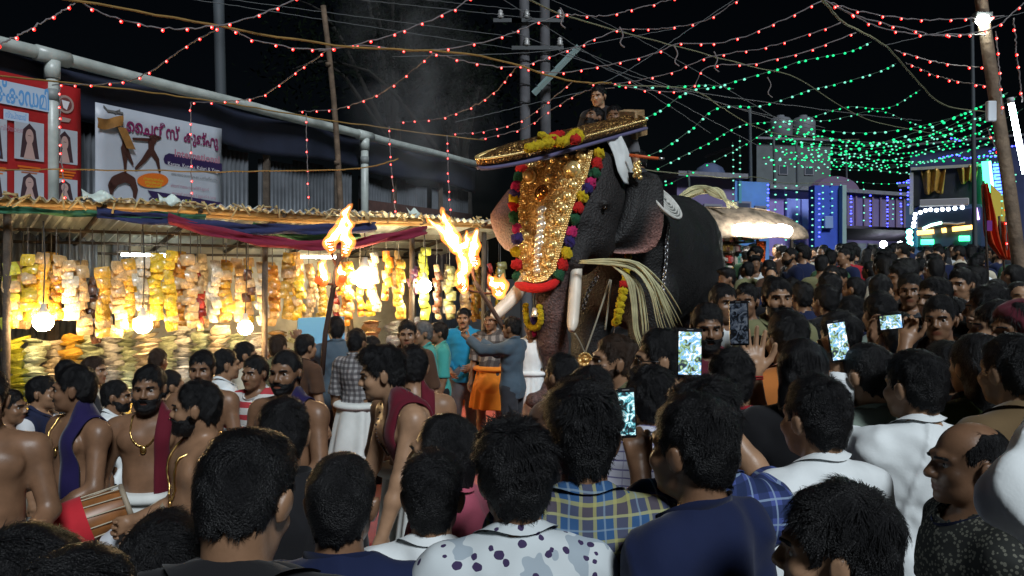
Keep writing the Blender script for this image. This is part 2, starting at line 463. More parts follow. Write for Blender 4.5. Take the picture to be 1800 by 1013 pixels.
def hair_geo(style, v, seed, h=.006, nstr=2600, beard=None, brows=True):
    """Hair of one head in the head's frame: a scalp mass plus thousands of strands lying over it."""
    key = (style, v.get('w', 1.0), seed, h, nstr, beard, brows)
    if key in _hc: return _hc[key]
    th_t, th_s, th_n, out, lump, ln, lift = HAIR[style]
    w_ = v.get('w', 1.0)
    r = np.random.default_rng(seed)
    lo, hi = (-.125, -.155, -.26 if out == 'woman' else -.12), (.125, .135, .185)
    n = [int((hi[i] - lo[i]) / h) + 1 for i in range(3)]
    ax = [np.float32(lo[i]) + np.arange(n[i], dtype=np.float32) * np.float32(h) for i in range(3)]
    X, Y, Z = grid(ax); pts = np.stack([X, Y, Z], -1)
    cr = prim_eval(E_((0, -.014, .036), (.076 * w_, .097, .090)), pts)
    cr = smin(cr, prim_eval(C_((0, -.045, -.02), (0, -.045, -.11), .058, .054), pts), .03)
    if out == 'woman':
        cr = smin(cr, prim_eval(E_((0, -.075, -.10), (.065, .035, .16)), pts), .04)
    up = np.clip((Z - .03) / .08, 0, 1); bk = np.clip((-Y - .02) / .08, 0, 1) * np.clip((.05 - Z) / .1, 0, 1)
    th = th_s + (th_t - th_s) * up ** 1.2
    th = th * (1 - bk) + th_n * bk
    if style == 'quiff': th = th + .014 * up * np.clip(Y / .07, 0, 1)
    th = th + lump * wob(X, Y, Z, 45, seed) * (.4 + up) + (lump * .5 + .0012) * wob(X, Y, Z, 130, seed + 1)
    zx, zy = ZM[out]
    zm = np.interp(Y, zx, zy).astype(np.float32) + .009 * wob(X, Y, Z, 190, seed + 2)
    zm = zm - .012 * np.clip((np.abs(X) - .03) / .04, 0, 1) * (Y > .05)
    if out == 'bald': pass
    th = th * np.clip((Z - zm) / .042, .08, 1.0) if out != 'woman' else th * np.clip((Z - zm) / .02, .2, 1.0)
    F = np.maximum(cr - th, (zm - Z) * .75)
    if out == 'bald': F = np.maximum(F, (Z - (.102 - 1.0 * np.clip(Y + .015, 0, .1)) - .006 * wob(X, Y, Z, 120, seed)) * .8)
    if out != 'woman':
        for s in (-1, 1): F = np.maximum(F, .004 - prim_eval(E_((s * .083, -.014, .0), (.016, .022, .034)), pts))
    V, Q = nets(F, ax)
    parts = [(V, Q)]
    if brows:
        f2 = prim_eval(C_((0, .084, .030), (0, .084, .0301), .03), pts)
        hp = head_dents(np.float32(0) + head_field(v, pts), X, Y, Z)
        ax_ = np.abs(X)
        br = np.maximum(hp - .0045, np.maximum(np.abs(ax_ - .032) - .019, np.abs(Z - (.0285 + .10 * (ax_ - .02) * (ax_ < .036) + (.0016 - .12 * (ax_ - .036)) * (ax_ >= .036))) - .0042))
        br = np.maximum(br, .05 - Y)
        V2, Q2 = nets(br, ax)
        parts.append((V2, Q2))
    Vs = np.concatenate([a for a, b in parts]); Qs = []
    o = 0
    for a, b in parts: Qs.append(b + o); o += len(a)
    Qs = np.concatenate(Qs)
    # strands
    if nstr and len(Q):
        fa = V[Q]
        nrm = np.cross(fa[:, 2] - fa[:, 0], fa[:, 3] - fa[:, 1]); ar = np.linalg.norm(nrm, axis=1); nrm /= ar[:, None] + 1e-12
        cen = fa.mean(1)
        okf = ((cen - np.array((0, -.014, .03))) * nrm).sum(1) > 0
        pr = ar * okf; pr /= pr.sum()
        pick = r.choice(len(Q), nstr, p=pr)
        b = r.random((nstr, 2))
        p0 = fa[pick, 0] * ((1 - b[:, :1]) * (1 - b[:, 1:])) + fa[pick, 1] * (b[:, :1] * (1 - b[:, 1:])) + fa[pick, 2] * (b[:, :1] * b[:, 1:]) + fa[pick, 3] * ((1 - b[:, :1]) * b[:, 1:])
        n0 = unit_rows(.6 * nrm[pick] + .4 * unit_rows(p0 - np.array((0, -.014, .02))))
        whorl = np.array((r.uniform(-.03, .03), -.06, .115))
        d = p0 - whorl
        d[:, 2] -= .03
        if style in ('quiff', 'bushy'): d[:, 0] += .03
        d = d - (d * n0).sum(1)[:, None] * n0
        cl = np.stack([wob(p0[:, 0], p0[:, 1], p0[:, 2], 110, seed + 10 + i) for i in range(3)], 1)
        d = d / (np.linalg.norm(d, axis=1)[:, None] + .03) + .6 * cl + .16 * r.normal(size=d.shape)
        if out == 'woman': d = np.array((0, -.1, -1.0)) + .12 * cl + .05 * r.normal(size=d.shape)
        d = unit_rows(d - (d * n0).sum(1)[:, None] * n0)
        L = ln * r.uniform(.5, 1.15, nstr); up_ = np.clip((p0[:, 2] - .0) / .1, .22, 1)
        L = L * (.6 + .4 * up_)
        lf = lift * (up_ * (.35 + .65 * np.clip(wob(p0[:, 0], p0[:, 1], p0[:, 2], 90, seed + 20), -.6, 1)) + .25 * r.random(nstr))
        wd = r.uniform(.0007, .0017, nstr) * (2.6 if nstr < 500 else 1.9 if nstr < 1500 else 1.2 if nstr < 2500 else 1.0)
        c0 = np.array((0, -.014, .02)); r0 = np.linalg.norm(p0 - c0, axis=1)
        side = np.cross(d, n0)
        S = 3; rows = []
        for t in np.linspace(0, 1, S + 1):
            q = p0 + d * (L * t)[:, None] + n0 * (lf * t * 1.2 + .0012 - (L * t) ** 2 * np.where(p0[:, 2] > .02, 4.5, 1.2))[:, None]
            ww = wd * (1 - .75 * t)
            rows.append(np.stack([q - side * ww[:, None], q + side * ww[:, None]], 1))
        G = np.stack(rows, 1)  # nstr,S+1,2,3
        SV = G.reshape(-1, 3); base = np.arange(nstr)[:, None] * (2 * (S + 1)) + np.arange(S)[None] * 2
        SQ = np.stack([base, base + 1, base + 3, base + 2], -1).reshape(-1, 4) + len(Vs)
        Vs = np.concatenate([Vs, SV]); Qs = np.concatenate([Qs, SQ])
    _hc[key] = (Vs, Qs)
    return _hc[key]
def unit_rows(a): return a / (np.linalg.norm(a, axis=1)[:, None] + 1e-12)
def head_field(v, pts):
    d = np.full(pts.shape[:-1], 9.0, np.float32)
    for q in head_prims(v): d = smin(d, prim_eval(q, pts), q[3] if q[0] == 'e' else q[5])
    return d
_bc = {}
def beard_geo(kind, v, seed, h=.005):
    key = (kind, v.get('w', 1.0), v.get('jaw', 1.0), seed, h)
    if key in _bc: return _bc[key]
    lo, hi = (-.09, -.03, -.135), (.09, .13, .0)
    n = [int((hi[i] - lo[i]) / h) + 1 for i in range(3)]
    ax = [np.float32(lo[i]) + np.arange(n[i], dtype=np.float32) * np.float32(h) for i in range(3)]
    X, Y, Z = grid(ax); pts = np.stack([X, Y, Z], -1)
    hp = head_dents(head_field(v, pts), X, Y, Z)
    full = kind in ('full', 'stubble')
    t = {'full': .009, 'stubble': .0035, 'moustache': .005}[kind] + .0015 * wob(X, Y, Z, 200, seed)
    if kind == 'full': t = t + .008 * np.exp(-((Y - .08) / .04) ** 2 - ((Z + .095) / .02) ** 2)
    aX = np.abs(X)
    mou = np.maximum(np.maximum(np.abs(Z + .0435 + .20 * np.maximum(aX - .012, 0)) - .006, aX - .032), .055 - Y)
    reg = mou
    if full:
        line = -.012 - .026 * np.clip((Y - .0) / .05, 0, 1) + .006 * wob(X, Y, Z, 160, seed)   # cheek line sinks towards the mouth
        jaw = np.maximum(Z - line, -.012 - Y)
        lips = np.maximum((np.sqrt((X / .021) ** 2 + ((Z + .0585) / .0072) ** 2) - 1) * .007, .05 - Y)
        jaw = np.maximum(jaw, -lips)
        reg = np.minimum(jaw, mou)
        nk = -(Z + .118)
        reg = np.maximum(reg, nk)
    V, Q = nets(np.maximum(hp - t, reg), ax)
    if kind == 'full' and h < .006 and len(Q):
        r = np.random.default_rng(seed + 3); ns = 900
        fa = V[Q]; nr = np.cross(fa[:, 2] - fa[:, 0], fa[:, 3] - fa[:, 1]); ar = np.linalg.norm(nr, axis=1); nr /= ar[:, None] + 1e-12
        pk = r.choice(len(Q), ns, p=ar / ar.sum()); p0 = fa[pk].mean(1) + r.normal(size=(ns, 3)) * .0015; n0 = nr[pk]
        d = unit_rows(n0 * .45 + np.array((0, .1, -1.0)) + .45 * r.normal(size=(ns, 3)))
        sd_ = unit_rows(np.cross(d, n0)) * .0008; L = r.uniform(.006, .015, ns)[:, None]
        G = np.stack([p0 - sd_, p0 + sd_, p0 + d * L + sd_ * .3, p0 + d * L - sd_ * .3], 1).reshape(-1, 3)
        Q = np.concatenate([Q, np.arange(ns * 4).reshape(-1, 4) + len(V)]); V = np.concatenate([V, G])
    _bc[key] = (V, Q)
    return _bc[key]

# ---------------------------------------------------------------- people: bodies
def hand_prims(wr, f, nrm, curl=.5, spread=.12, s=1.0, mirror=1):
    """Five fingers: wr wrist, f forearm direction, nrm the way the palm looks."""
    f = unit(f); nrm = unit(nrm - np.dot(nrm, f) * np.asarray(f)); sd = np.cross(f, nrm) * mirror
    p = [C_(wr, wr + f * .035 * s, .026 * s, .030 * s, k=.012)]
    for i, (o, ln) in enumerate(((-.030, .062), (-.010, .074), (.011, .079), (.031, .070))):
        k = wr + f * (.088 - .006 * abs(i - 2)) * s + sd * o * s
        p.append(C_(wr + f * .02 * s + sd * o * .5 * s, k, .017 * s, .0125 * s, k=.012))
        a = 0; q = k
        for j, fr in enumerate((.46, .30, .24)):
            a += curl * (.9 if j == 0 else 1.0)
            dr = unit(f * math.cos(a) + nrm * math.sin(a) + sd * (o / .03) * spread * (1 if j == 0 else .5))
            q2 = q + dr * ln * fr * s
            p.append(C_(q, q2, (.0100 - .0009 * j) * s, (.0092 - .0010 * j) * s, k=.004))
            q = q2
    t0 = wr + f * .022 * s + sd * .026 * s
    t1 = t0 + unit(sd * .75 + f * .65 + nrm * .25) * .042 * s
    t2 = t1 + unit(f * .8 + sd * .35 + nrm * .35) * .032 * s
    t3 = t2 + unit(f * .85 + sd * .05 + nrm * .45) * .026 * s
    p += [C_(t0, t1, .017 * s, .0125 * s, k=.012), C_(t1, t2, .0115 * s, .0105 * s, k=.004), C_(t2, t3, .0105 * s, .0085 * s, k=.004)]
    return p

ARM_DOWN = ((.22, .02, -1.0), (.08, .25, -1.0))
def pose_frame(sp):
    g = sp.get('girth', 1.0)
    lean, side = sp.get('lean', 0.0), sp.get('side', 0.0)
    u = unit((math.sin(side), math.sin(lean), math.cos(lean) * math.cos(side)))
    rt = unit(np.cross((0, 1, 0) if abs(u[1]) < .8 else (0, 0, -1), u)); rt = unit((u[2], 0, -u[0])) if abs(u[1]) < .95 else np.array((1., 0, 0))
    fw = np.cross(u, rt)
    tw = sp.get('twist', 0.0)
    rt2 = rt * math.cos(tw) - fw * math.sin(tw) * -1; fw2 = np.cross(u, rt2)
    B = lambda x, y, z: pel + rt * x + fw * y + u * z
    pel = np.array((0, 0, .93))
    B2 = lambda x, y, z: pel + rt2 * x + fw2 * y + u * z
    hy, hp, hr = sp.get('hy', 0.0), sp.get('hp', 0.0), sp.get('hr', 0.0)
    nb = B2(0, -.01, .50)
    nk = unit(u * .9 + np.array((0, 0, .35)) + np.array((0, math.cos(tw), 0)) * .12)
    hc = nb + nk * .134 + np.array((0, .012, 0))
    Rh = rotm(z=hy) @ rotm(x=hp) @ rotm(y=hr)
    return dict(B=B, B2=B2, nb=nb, hc=hc, Rh=Rh, u=u, g=g, pel=pel)
def body_prims(sp, fr, clothed):
    B, B2, g = fr['B'], fr['B2'], fr['g']
    M = None
    belly = sp.get('belly', 0.0)
    T = [C_(B2(0, -.050, .36), B2(0, -.040, .490), .055, .046, k=.04), E_(B(0, 0, .02), (.155 * g, .110 * g, .13), .05), E_(B(0, .012 + belly * .4, .17), (.138 * g, .100 * g + belly, .14), .06),
         E_(B2(0, .0, .345), (.160 * g, .108 * g, .165), .06),
         C_(B2(-.118, -.012, .430), B2(.118, -.012, .430), .058, k=.05),
         C_(B2(-.030, -.028, .485), B2(-.145, -.018, .438), .036, .046, k=.035), C_(B2(.030, -.028, .485), B2(.145, -.018, .438), .036, .046, k=.035)]
    if not clothed:
        for s in (-1, 1):
            T += [E_(B2(s * .072, .078, .375), (.078, .034, .058), .03), E_(B2(s * .09, -.07, .37), (.07, .035, .10), .03)]
        T += [E_(B(0, .092 + belly, .13), (.075, .02, .10), .03)]
    arms, hands, wr = [], [], {}
    joints = {}
    for s, key in ((-1, 'L'), (1, 'R')):
        a = sp.get('arm' + key, ARM_DOWN)
        sh = B2(s * .172 * (.5 + .5 * g), -.012, .428)
        d1 = np.array(a[0], float); d2 = np.array(a[1], float); d1[0] *= s; d2[0] *= s
        el = sh + unit(d1) * .285; w1 = el + unit(d2) * .245
        ag = .85 + .15 * g if g > 1 else g
        up = [C_(sh, el, .055 * ag, .042 * ag, k=.035)]
        if not clothed: up.append(E_(sh + np.array((s * .012, 0, -.02)), (.058, .060, .068), .03))
        fo = [C_(el, el + unit(d2) * .09, .042 * ag, .041 * ag, k=.02), C_(el + unit(d2) * .09, w1, .041 * ag, .028, k=.02)]
        nr = np.array(a[2], float) if len(a) > 2 and a[2] is not None else np.array((-s * 1.0, 0.2, 0.0))
        if len(a) > 2 and a[2] is not None: nr = nr * (s, 1, 1)
        cu = a[3] if len(a) > 3 else .35
        hd = hand_prims(w1, unit(d2), nr, cu, mirror=-s, spread=a[4] if len(a) > 4 else .08, s=sp.get('hs', 1.0))
        arms.append((up, fo)); hands.append(hd); joints[key] = (sh, el, w1, unit(d2), nr)
    legs = []
    st = sp.get('stride', .06)
    for s in (-1, 1):
        hip = fr['pel'] + np.array((s * .085, 0, -.03)); an = np.array((s * .10, s * st, .075)); kn = (hip + an) / 2 + np.array((s * .008, .02, .03))
        legs.append([C_(hip, kn, .088 * g, .058, k=.04), C_(kn, kn + (an - kn) * .35, .055, .056, k=.02), C_(kn + (an - kn) * .35, an, .056, .036, k=.02),
                     C_(an + np.array((0, -.03, -.035)), an + np.array((s * .02, .14, -.05)), .036, .027, k=.02)])
    neck = [C_(fr['nb'] + np.array((0, -.01, -.04)), fr['hc'] + fr['Rh'] @ np.array((0, -.03, -.04)), .058 * (.6 + .4 * g), .054 * (.7 + .3 * g), k=.025)]
    return T, arms, hands, legs, neck, joints
def head_world(v, fr):
    Rh, hc = fr['Rh'], fr['hc']
    out = []
    for q in head_prims(v):
        if q[0] == 'e':
            M = Rh if q[4] is None else Rh @ q[4]
            out.append(('e', (hc + Rh @ q[1]).astype(np.float32), q[2], q[3], M.astype(np.float32)))
        else: out.append(('c', (hc + Rh @ q[1]).astype(np.float32), (hc + Rh @ q[2]).astype(np.float32), *q[3:]))
    return out
_cache = {}
GEO_N = [0]
def person_geo(sp, lod):
    """All meshes of one person in the person's own frame (feet at the origin, facing +Y, 1.70 m)."""
    v = sp.get('head', {})
    fr = pose_frame(sp)
    top, bot = sp.get('top'), sp.get('bot', 'trousers')
    clothed = top is not None
    T, arms, hands, legs, neck, J = body_prims(sp, fr, clothed)
    hw = head_world(v, fr)
    hv, bv, cv = {0: (.0052, .013, .0095), 1: (.0075, .017, .017), 2: (.012, .026, .026), 3: (.019, .035, .035)}[lod]
    if not clothed and lod <= 1: bv = .011
    showhands = sp.get('hands', lod <= 1)
    # body: coarse skin with a finer head (and hands), all cut from one field
    allp = list(T) + neck + [q for up, fo in arms for q in up + fo] + hw
    if showhands: allp += [q for h in hands for q in h]
    else: allp += [C_(J[k][2], J[k][2] + J[k][3] * .13, .030, .026, k=.02) for k in 'LR']
    if sp.get('legs', True): allp += [q for l in legs for q in l]
    def bounds(pl, m):
        bb = [prim_box(q) for q in pl]
        return np.min([b[0] for b in bb], 0) - m, np.max([b[1] for b in bb], 0) + m
    VV, QQ, off = [], [], 0
    hc = fr['hc']
    hlo, hhi = bounds(hw, .012); hlo[2] = min(hlo[2], hc[2] - .135)
    lo, hi = bounds(allp, .03)
    if not sp.get('legs', True): lo[2] = .72
    F, ax = field(allp, lo, hi, bv)
    V, Q = nets(F, ax)
    boxes = [(hlo, hhi, hv, True)]
    if showhands:
        for h in hands:
            a, b = bounds(h, .012); boxes.append((a, b, min(.0055, hv) if lod == 0 else .0075, False))
    keep = np.ones(len(Q), bool); cq = V[Q]
    for a, b, _, _ in boxes: keep &= ~((cq > a + bv * 1.3) & (cq < b - bv * 1.3)).all(2).all(1)
    VV.append(V); QQ.append(Q[keep]); off = len(V)
    lip = [np.zeros(len(V), np.float32)]
    for a, b, hh, ishead in boxes:
        F, ax = field(allp, a, b, hh)
        if ishead:
            X, Y, Z = grid(ax)
            L = (np.stack([X, Y, Z], -1) - hc.astype(np.float32)) @ fr['Rh'].astype(np.float32)
            F = head_dents(F, L[..., 0], L[..., 1], L[..., 2])
        V, Q = nets(F, ax)
        VV.append(V); QQ.append(Q + off); off += len(V)
        if ishead:
            L = (V - hc) @ fr['Rh']
            lip.append(np.clip(1.3 * np.exp(-((L[:, 0] / .026) ** 4 + ((L[:, 2] + .0575) / .011) ** 4)) * (L[:, 1] > .07), 0, 1).astype(np.float32))
        else: lip.append(np.zeros(len(V), np.float32))
    me = mkmesh('person_body', np.concatenate(VV), np.concatenate(QQ))
    at = me.attributes.new('lip', 'FLOAT', 'POINT'); at.data.foreach_set('value', np.concatenate(lip))
    out = dict(body=me, fr=fr, J=J, prims=allp, torso=T + neck, head=v)
    seed = sp.get('seed', 1)
    def cloth(pl, infl, cutfn, h, amp, fs, name):
        lo, hi = bounds(pl, infl + .05)
        F, ax = field(pl, lo, hi, h, infl)
        X, Y, Z = grid(ax)
        F = F + amp * wob(X, Y, Z * .6, fs, seed) + amp * .6 * wob(X, Y, Z, fs * 2.3, seed + 5)
        if h < .02: F = F - amp * 1.5 * np.clip(1 - 4.5 * np.abs(wob(X, Y, Z * .75, 11, seed + 9)), 0, 1) - amp * .45 * np.clip(1 - 3 * np.abs(wob(X * .8, Y * .8, Z * 1.3, 17, seed + 11)), 0, 1)
        F = cutfn(F, X, Y, Z, ax)
        V, Q = nets(F, ax)
        return mkmesh(name, V, Q)
    if clothed:
        slv = {'shirt': 1.0, 'tshirt': .75, 'long': 2.0, 'coat': 2.0, 'vest': .15}[top]
        pl = list(T)
        fw = sp.get('loose', 1.0)
        for (up, fo), k in zip(arms, 'LR'):
            sh, el, w1, d2, _ = J[k]
            if slv <= 1.0: pl.append(C_(sh, sh + (el - sh) * slv * .93, .056, .050 + .008 * fw, k=.04))
            else: pl += [C_(sh, el, .058, .050, k=.04), C_(el, w1 - d2 * .01, .050, .040, k=.03)]
        hem = sp.get('hem', .80)
        pl += [C_((0, 0, .95), (0, 0, hem + .02), .12, .13, k=.06)] if False else []
        if hem < .9: pl += [E_((0, 0, .88), (.165 * fr['g'], .118 * fr['g'], .16), .06)]
        infl = .013 if top != 'coat' else .022
        nkp = [C_(fr['nb'] + fr['u'] * -.075 + np.array((0, .02, 0)), fr['nb'] + fr['u'] * .2 + np.array((0, .03, 0)), .066 if top != 'tshirt' else .072, .075, k=.01)]
        def cut(F, X, Y, Z, ax):
            pts = np.stack([X, Y, Z], -1)
            F = np.maximum(F, hem - Z)
            F = np.maximum(F, -prim_eval(nkp[0], pts))
            if top != 'coat':  # flat sleeve ends
                for k in 'LR':
                    sh, el, w1, d2, _ = J[k]
                    if slv <= 1.0: e, n_ = sh + (el - sh) * slv * .98, unit(el - sh)
                    else: e, n_ = w1 - d2 * .02, d2
                    dd = (pts - e.astype(np.float32)) @ n_.astype(np.float32)
                    near = np.linalg.norm(pts - e.astype(np.float32), axis=-1) < .13
                    F = np.where(near, np.maximum(F, dd), F)
            return F
        out['top'] = cloth(pl, infl, cut, cv, .0045 * sp.get('folds', 1.0), 26, 'shirt')
        out['topprims'] = pl
        if lod <= 1 and top != 'vest':
            mb = MB(); N = 30
            ang = np.linspace(R(28), R(332), N) if top != 'tshirt' else np.linspace(0, R(360), N)
            nb, u = fr['nb'], unit(fr['u'] * 1.0 + np.array((0, .30, 0)))
            rt = np.array((1.0, 0, 0)); f_ = np.cross(u, rt)
            prof = [(.066, -.045), (.066, .022), (.0675, .034), (.073, .034), (.084, .012), (.099, -.020)] if top != 'coat' else [(.068, -.04), (.074, .016), (.078, .030), (.086, .030), (.104, .004), (.135, -.030)]
            if top == 'tshirt': prof = [(.067, -.045), (.067, -.012), (.070, -.006), (.076, -.008), (.083, -.014), (.090, -.022)]
            G = np.zeros((N, len(prof), 3))
            for i, a in enumerate(ang):
                dz = .018 * math.cos(a + math.pi) * -1  # front lower
                for j, (rr, z) in enumerate(prof):
                    fo = 1.0 + (.25 if j >= 4 else 0) * max(0, math.cos(a)) ** 2
                    G[i, j] = nb + rt * (math.sin(a) * rr * 1.02) + f_ * (math.cos(a) * rr * fo + .012) + u * (z - .020 * math.cos(a))
            dz = np.arange(.15, -.14, -.004)
            for j in (len(prof) - 2, len(prof) - 1):
                dr_ = np.full(N, np.nan)
                for i in range(N):
                    dd = sdf_at(pl, G[i, j] + u * dz[:, None], infl)
                    w_ = np.nonzero(dd < (.012 if j == len(prof) - 2 else .005))[0]
                    if len(w_): dr_[i] = dz[w_[0]]
                ok_ = ~np.isnan(dr_)
                if not ok_.any(): continue
                dr_ = np.interp(np.arange(N), np.nonzero(ok_)[0], dr_[ok_])
                pd = np.pad(dr_, 4, mode='edge'); dr_ = np.max([pd[k:k + N] for k in range(1, 8)], 0)
                pd = np.pad(dr_, 2, mode='edge'); dr_ = np.mean([pd[k:k + N] for k in range(5)], 0)
                if j == len(prof) - 2: dr_ = np.minimum(dr_ + .004, prof[3][1] - prof[j][1] - .006)
                G[:, j] += u * dr_[:, None]
            mb.sheet(G)
            out['collar'] = mb.mesh('collar', True)
    g = fr['g']
    if bot and sp.get('legs', True):
        if bot == 'trousers':
            pl = [E_((0, 0, .93), (.155 * g, .115 * g, .11), .05)]
            for l in legs: pl += [C_(l[0][1], l[0][2], .09 * g, .068, k=.04), C_(l[0][2], l[2][2] + np.array((0, 0, .0), np.float32), .066, .056, k=.03)]
            out['bot'] = cloth(pl, .012, lambda F, X, Y, Z, ax: np.maximum(np.maximum(F, .07 - Z), Z - 1.0), cv * 1.15, .004, 24, 'trousers')
        else:
            hz = {'mundu': .16, 'half': .52}[bot]
            zt = 1.03
            pl = [C_((0, 0, .98), (0, 0, .80), .10, .10, k=.05)]
            lo, hi = np.array((-.36, -.32, hz - .05)), np.array((.36, .32, zt + .05))
            n = np.ceil((hi - lo) / cv).astype(int) + 1
            ax = [np.float32(lo[i]) + np.arange(n[i], dtype=np.float32) * np.float32(cv) for i in range(3)]
            X, Y, Z = grid(ax)
            t = np.clip((zt - Z) / (zt - hz), 0, 1)
            rx = .155 * g + .012 + .085 * t ** .7; ry = .112 * g + .012 + .085 * t ** .7
            an = np.arctan2(Y, X)
            fold = (.004 + .016 * t) * np.sin(an * 9 + 2.5 * np.sin(an * 2 + seed) + 2 * t) + .01 * t * wob(X, Y, Z, 12, seed)
            rr = np.sqrt((X / rx) ** 2 + (Y / ry) ** 2)
            F = (rr - 1) * np.minimum(rx, ry) + fold
            roll = np.sqrt((np.maximum(0, (rr - 1) * np.minimum(rx, ry) - .012)) ** 2 + (Z - (zt - .03)) ** 2) - .028
            F = np.maximum(np.minimum(F, 9), np.maximum(Z - zt, hz - Z))
            F = np.minimum(F, np.maximum(roll, rr * .1 - .14))
            if bot == 'half': F = np.minimum(F, prim_eval(E_((0, .10, .80), (.15, .10, .14)), np.stack([X, Y, Z], -1)) + .01 * wob(X, Y, Z, 40, seed))
            V, Q = nets(F, ax)
            out['bot'] = mkmesh('mundu', V, Q)
    # hair, beard, eyes
    st = sp.get('hair', 'short')
    if st:
        ns = {0: sp.get('strands', 3800), 1: 2000, 2: 800, 3: 320}[lod]
        hv2 = {0: .006, 1: .0075, 2: .010, 3: .014}[lod]
        face = sp.get('face', True) and lod <= 2
        V, Q = hair_geo(st, v, seed % 7, hv2 if not face else min(hv2, .0075 if lod > 1 else .005), ns, None, face)
        out['hair'] = mkmesh('hair', V @ fr['Rh'].T + hc, Q)
    if sp.get('beard'):
        V, Q = beard_geo(sp['beard'], v, seed % 5, .0045 if lod <= 1 else .007)
        out['beard'] = mkmesh('beard', V @ fr['Rh'].T + hc, Q)
    return out

def eye_mesh():
    if 'eye' in _cache: return _cache['eye']
    mb = MB(); mb.ball((0, 0, 0), .0120, 14, 9, M=rotm(x=R(-90)))   # pole towards +Y
    me = mb.mesh('eye', True, [mat('eye_white', (.34, .31, .28), .25), mat('iris', (.012, .008, .006), .15)])
    c = np.zeros(len(me.polygons) * 3); me.polygons.foreach_get('center', c); c = c.reshape(-1, 3)
    me.polygons.foreach_set('material_index', (c[:, 1] > .0098).astype(np.int32))
    _cache['eye'] = me
    return me
SK = {}
def SKIN(k): return skin_mat('skin_' + k, {'dark': (.190, .102, .058), 'mid': (.260, .145, .083), 'tan': (.35, .205, .122), 'light': (.36, .20, .12)}[k])
def HAIRM(k='black'):
    return mat('hair_' + k, {'black': (.0065, .0065, .0075), 'brown': (.028, .016, .010), 'grey': (.12, .12, .12)}[k], rough=.42, spec=.26, bump=.5, bscale=260)
PEOPLE = []
WORD = {'L': 'left', 'R': 'right'}
def place_person(geo, sp, loc, yaw, s, label, group=None, topm=None, botm=None, skin='mid', lod=0, hairc='black', colm=None):
    t = empty('person', loc, yaw, label, 'person', group)
    t.scale = (s, s, s)
    link('body', geo['body'], SKIN(skin), t)
    if 'top' in geo:
        nm = {'shirt': 'shirt', 'tshirt': 't_shirt', 'long': 'shirt', 'coat': 'jacket', 'vest': 'vest'}[sp['top']]
        sh = link(nm, geo['top'], topm, t)
        if 'collar' in geo: link('collar', geo['collar'], colm or topm, sh)
    if 'bot' in geo: link({'trousers': 'trousers'}.get(sp.get('bot', 'trousers'), 'mundu'), geo['bot'], botm, t)
    if 'hair' in geo: link('hair', geo['hair'], HAIRM(hairc), t)
    if 'beard' in geo: link('beard', geo['beard'], HAIRM(hairc), t)
    if sp.get('face', True) and lod <= 1:
        fr = geo['fr']
        for q in (-1, 1):
            e = link('eye', eye_mesh(), None, t, loc=fr['hc'] + fr['Rh'] @ np.array((q * .032, .0705, .0090)))
            e.rotation_euler = Matrix(fr['Rh'].tolist()).to_euler()
    PEOPLE.append(t)
    return t
def person(px, ptop, d, yaw, label, lod=0, skin='mid', topm=None, botm=None, group=None, hairc='black', colm=None, height=None, ground=None, **sp):
    """A person whose crown stands at photo pixel (px, top), at depth d; yaw 0 looks away from the camera, 90 to the left, 180 at it."""
    geo = person_geo(sp, lod)
    fr = geo['fr']
    crown = (fr['hc'] + fr['Rh'] @ np.array((0, -.01, .127))) + np.array((0, 0, HAIR[sp['hair']][0] * .8 if sp.get('hair', 'short') in HAIR and sp.get('hair', 'short') else 0.0)) if sp.get('hair', 'short') else fr['hc'] + np.array((0, 0, .128))
    p = P(px, ptop, d)
    a = R(yaw); ca, sa = math.cos(a), math.sin(a)
    hx, hy_ = fr['hc'][0], fr['hc'][1]
    g = ground
    s = 1.0
    for it in range(7):
        if it in (3, 5) and 'hair' in geo:
            hm = geo['hair']; hv_ = np.zeros(len(hm.vertices) * 3, np.float32); hm.vertices.foreach_get('co', hv_); hv_ = hv_.reshape(-1, 3)[::3] * s
            wy = p[1] - oy + sa * hv_[:, 0] + ca * hv_[:, 1]; row = HZ - (gg + hv_[:, 2] - CAMH) / wy * FPX
            p[2] -= (ptop - np.percentile(row, 1.0)) / FPX * d * -1 * -1
        ox, oy = (ca * hx - sa * hy_) * s, (sa * hx + ca * hy_) * s
        gg = gz(p[0] - ox, p[1] - oy) if g is None else g
        s = (p[2] - gg) / crown[2]
    if g is None and (s < .84 or s > 1.12):
        print('SCALE', label, round(s, 2))
    if g is None and s > 1.06:      # stands on something a little higher
        s = 1.06; gg = p[2] - s * crown[2]; ox, oy = (ca * hx - sa * hy_) * s, (sa * hx + ca * hy_) * s
    if g is None and s < .9:
        s = .9; gg = p[2] - s * crown[2]; ox, oy = (ca * hx - sa * hy_) * s, (sa * hx + ca * hy_) * s
    t = place_person(geo, sp, (p[0] - ox, p[1] - oy, gg), a, s, label, group, topm, botm, skin, lod, hairc, colm)
    return t, geo, s
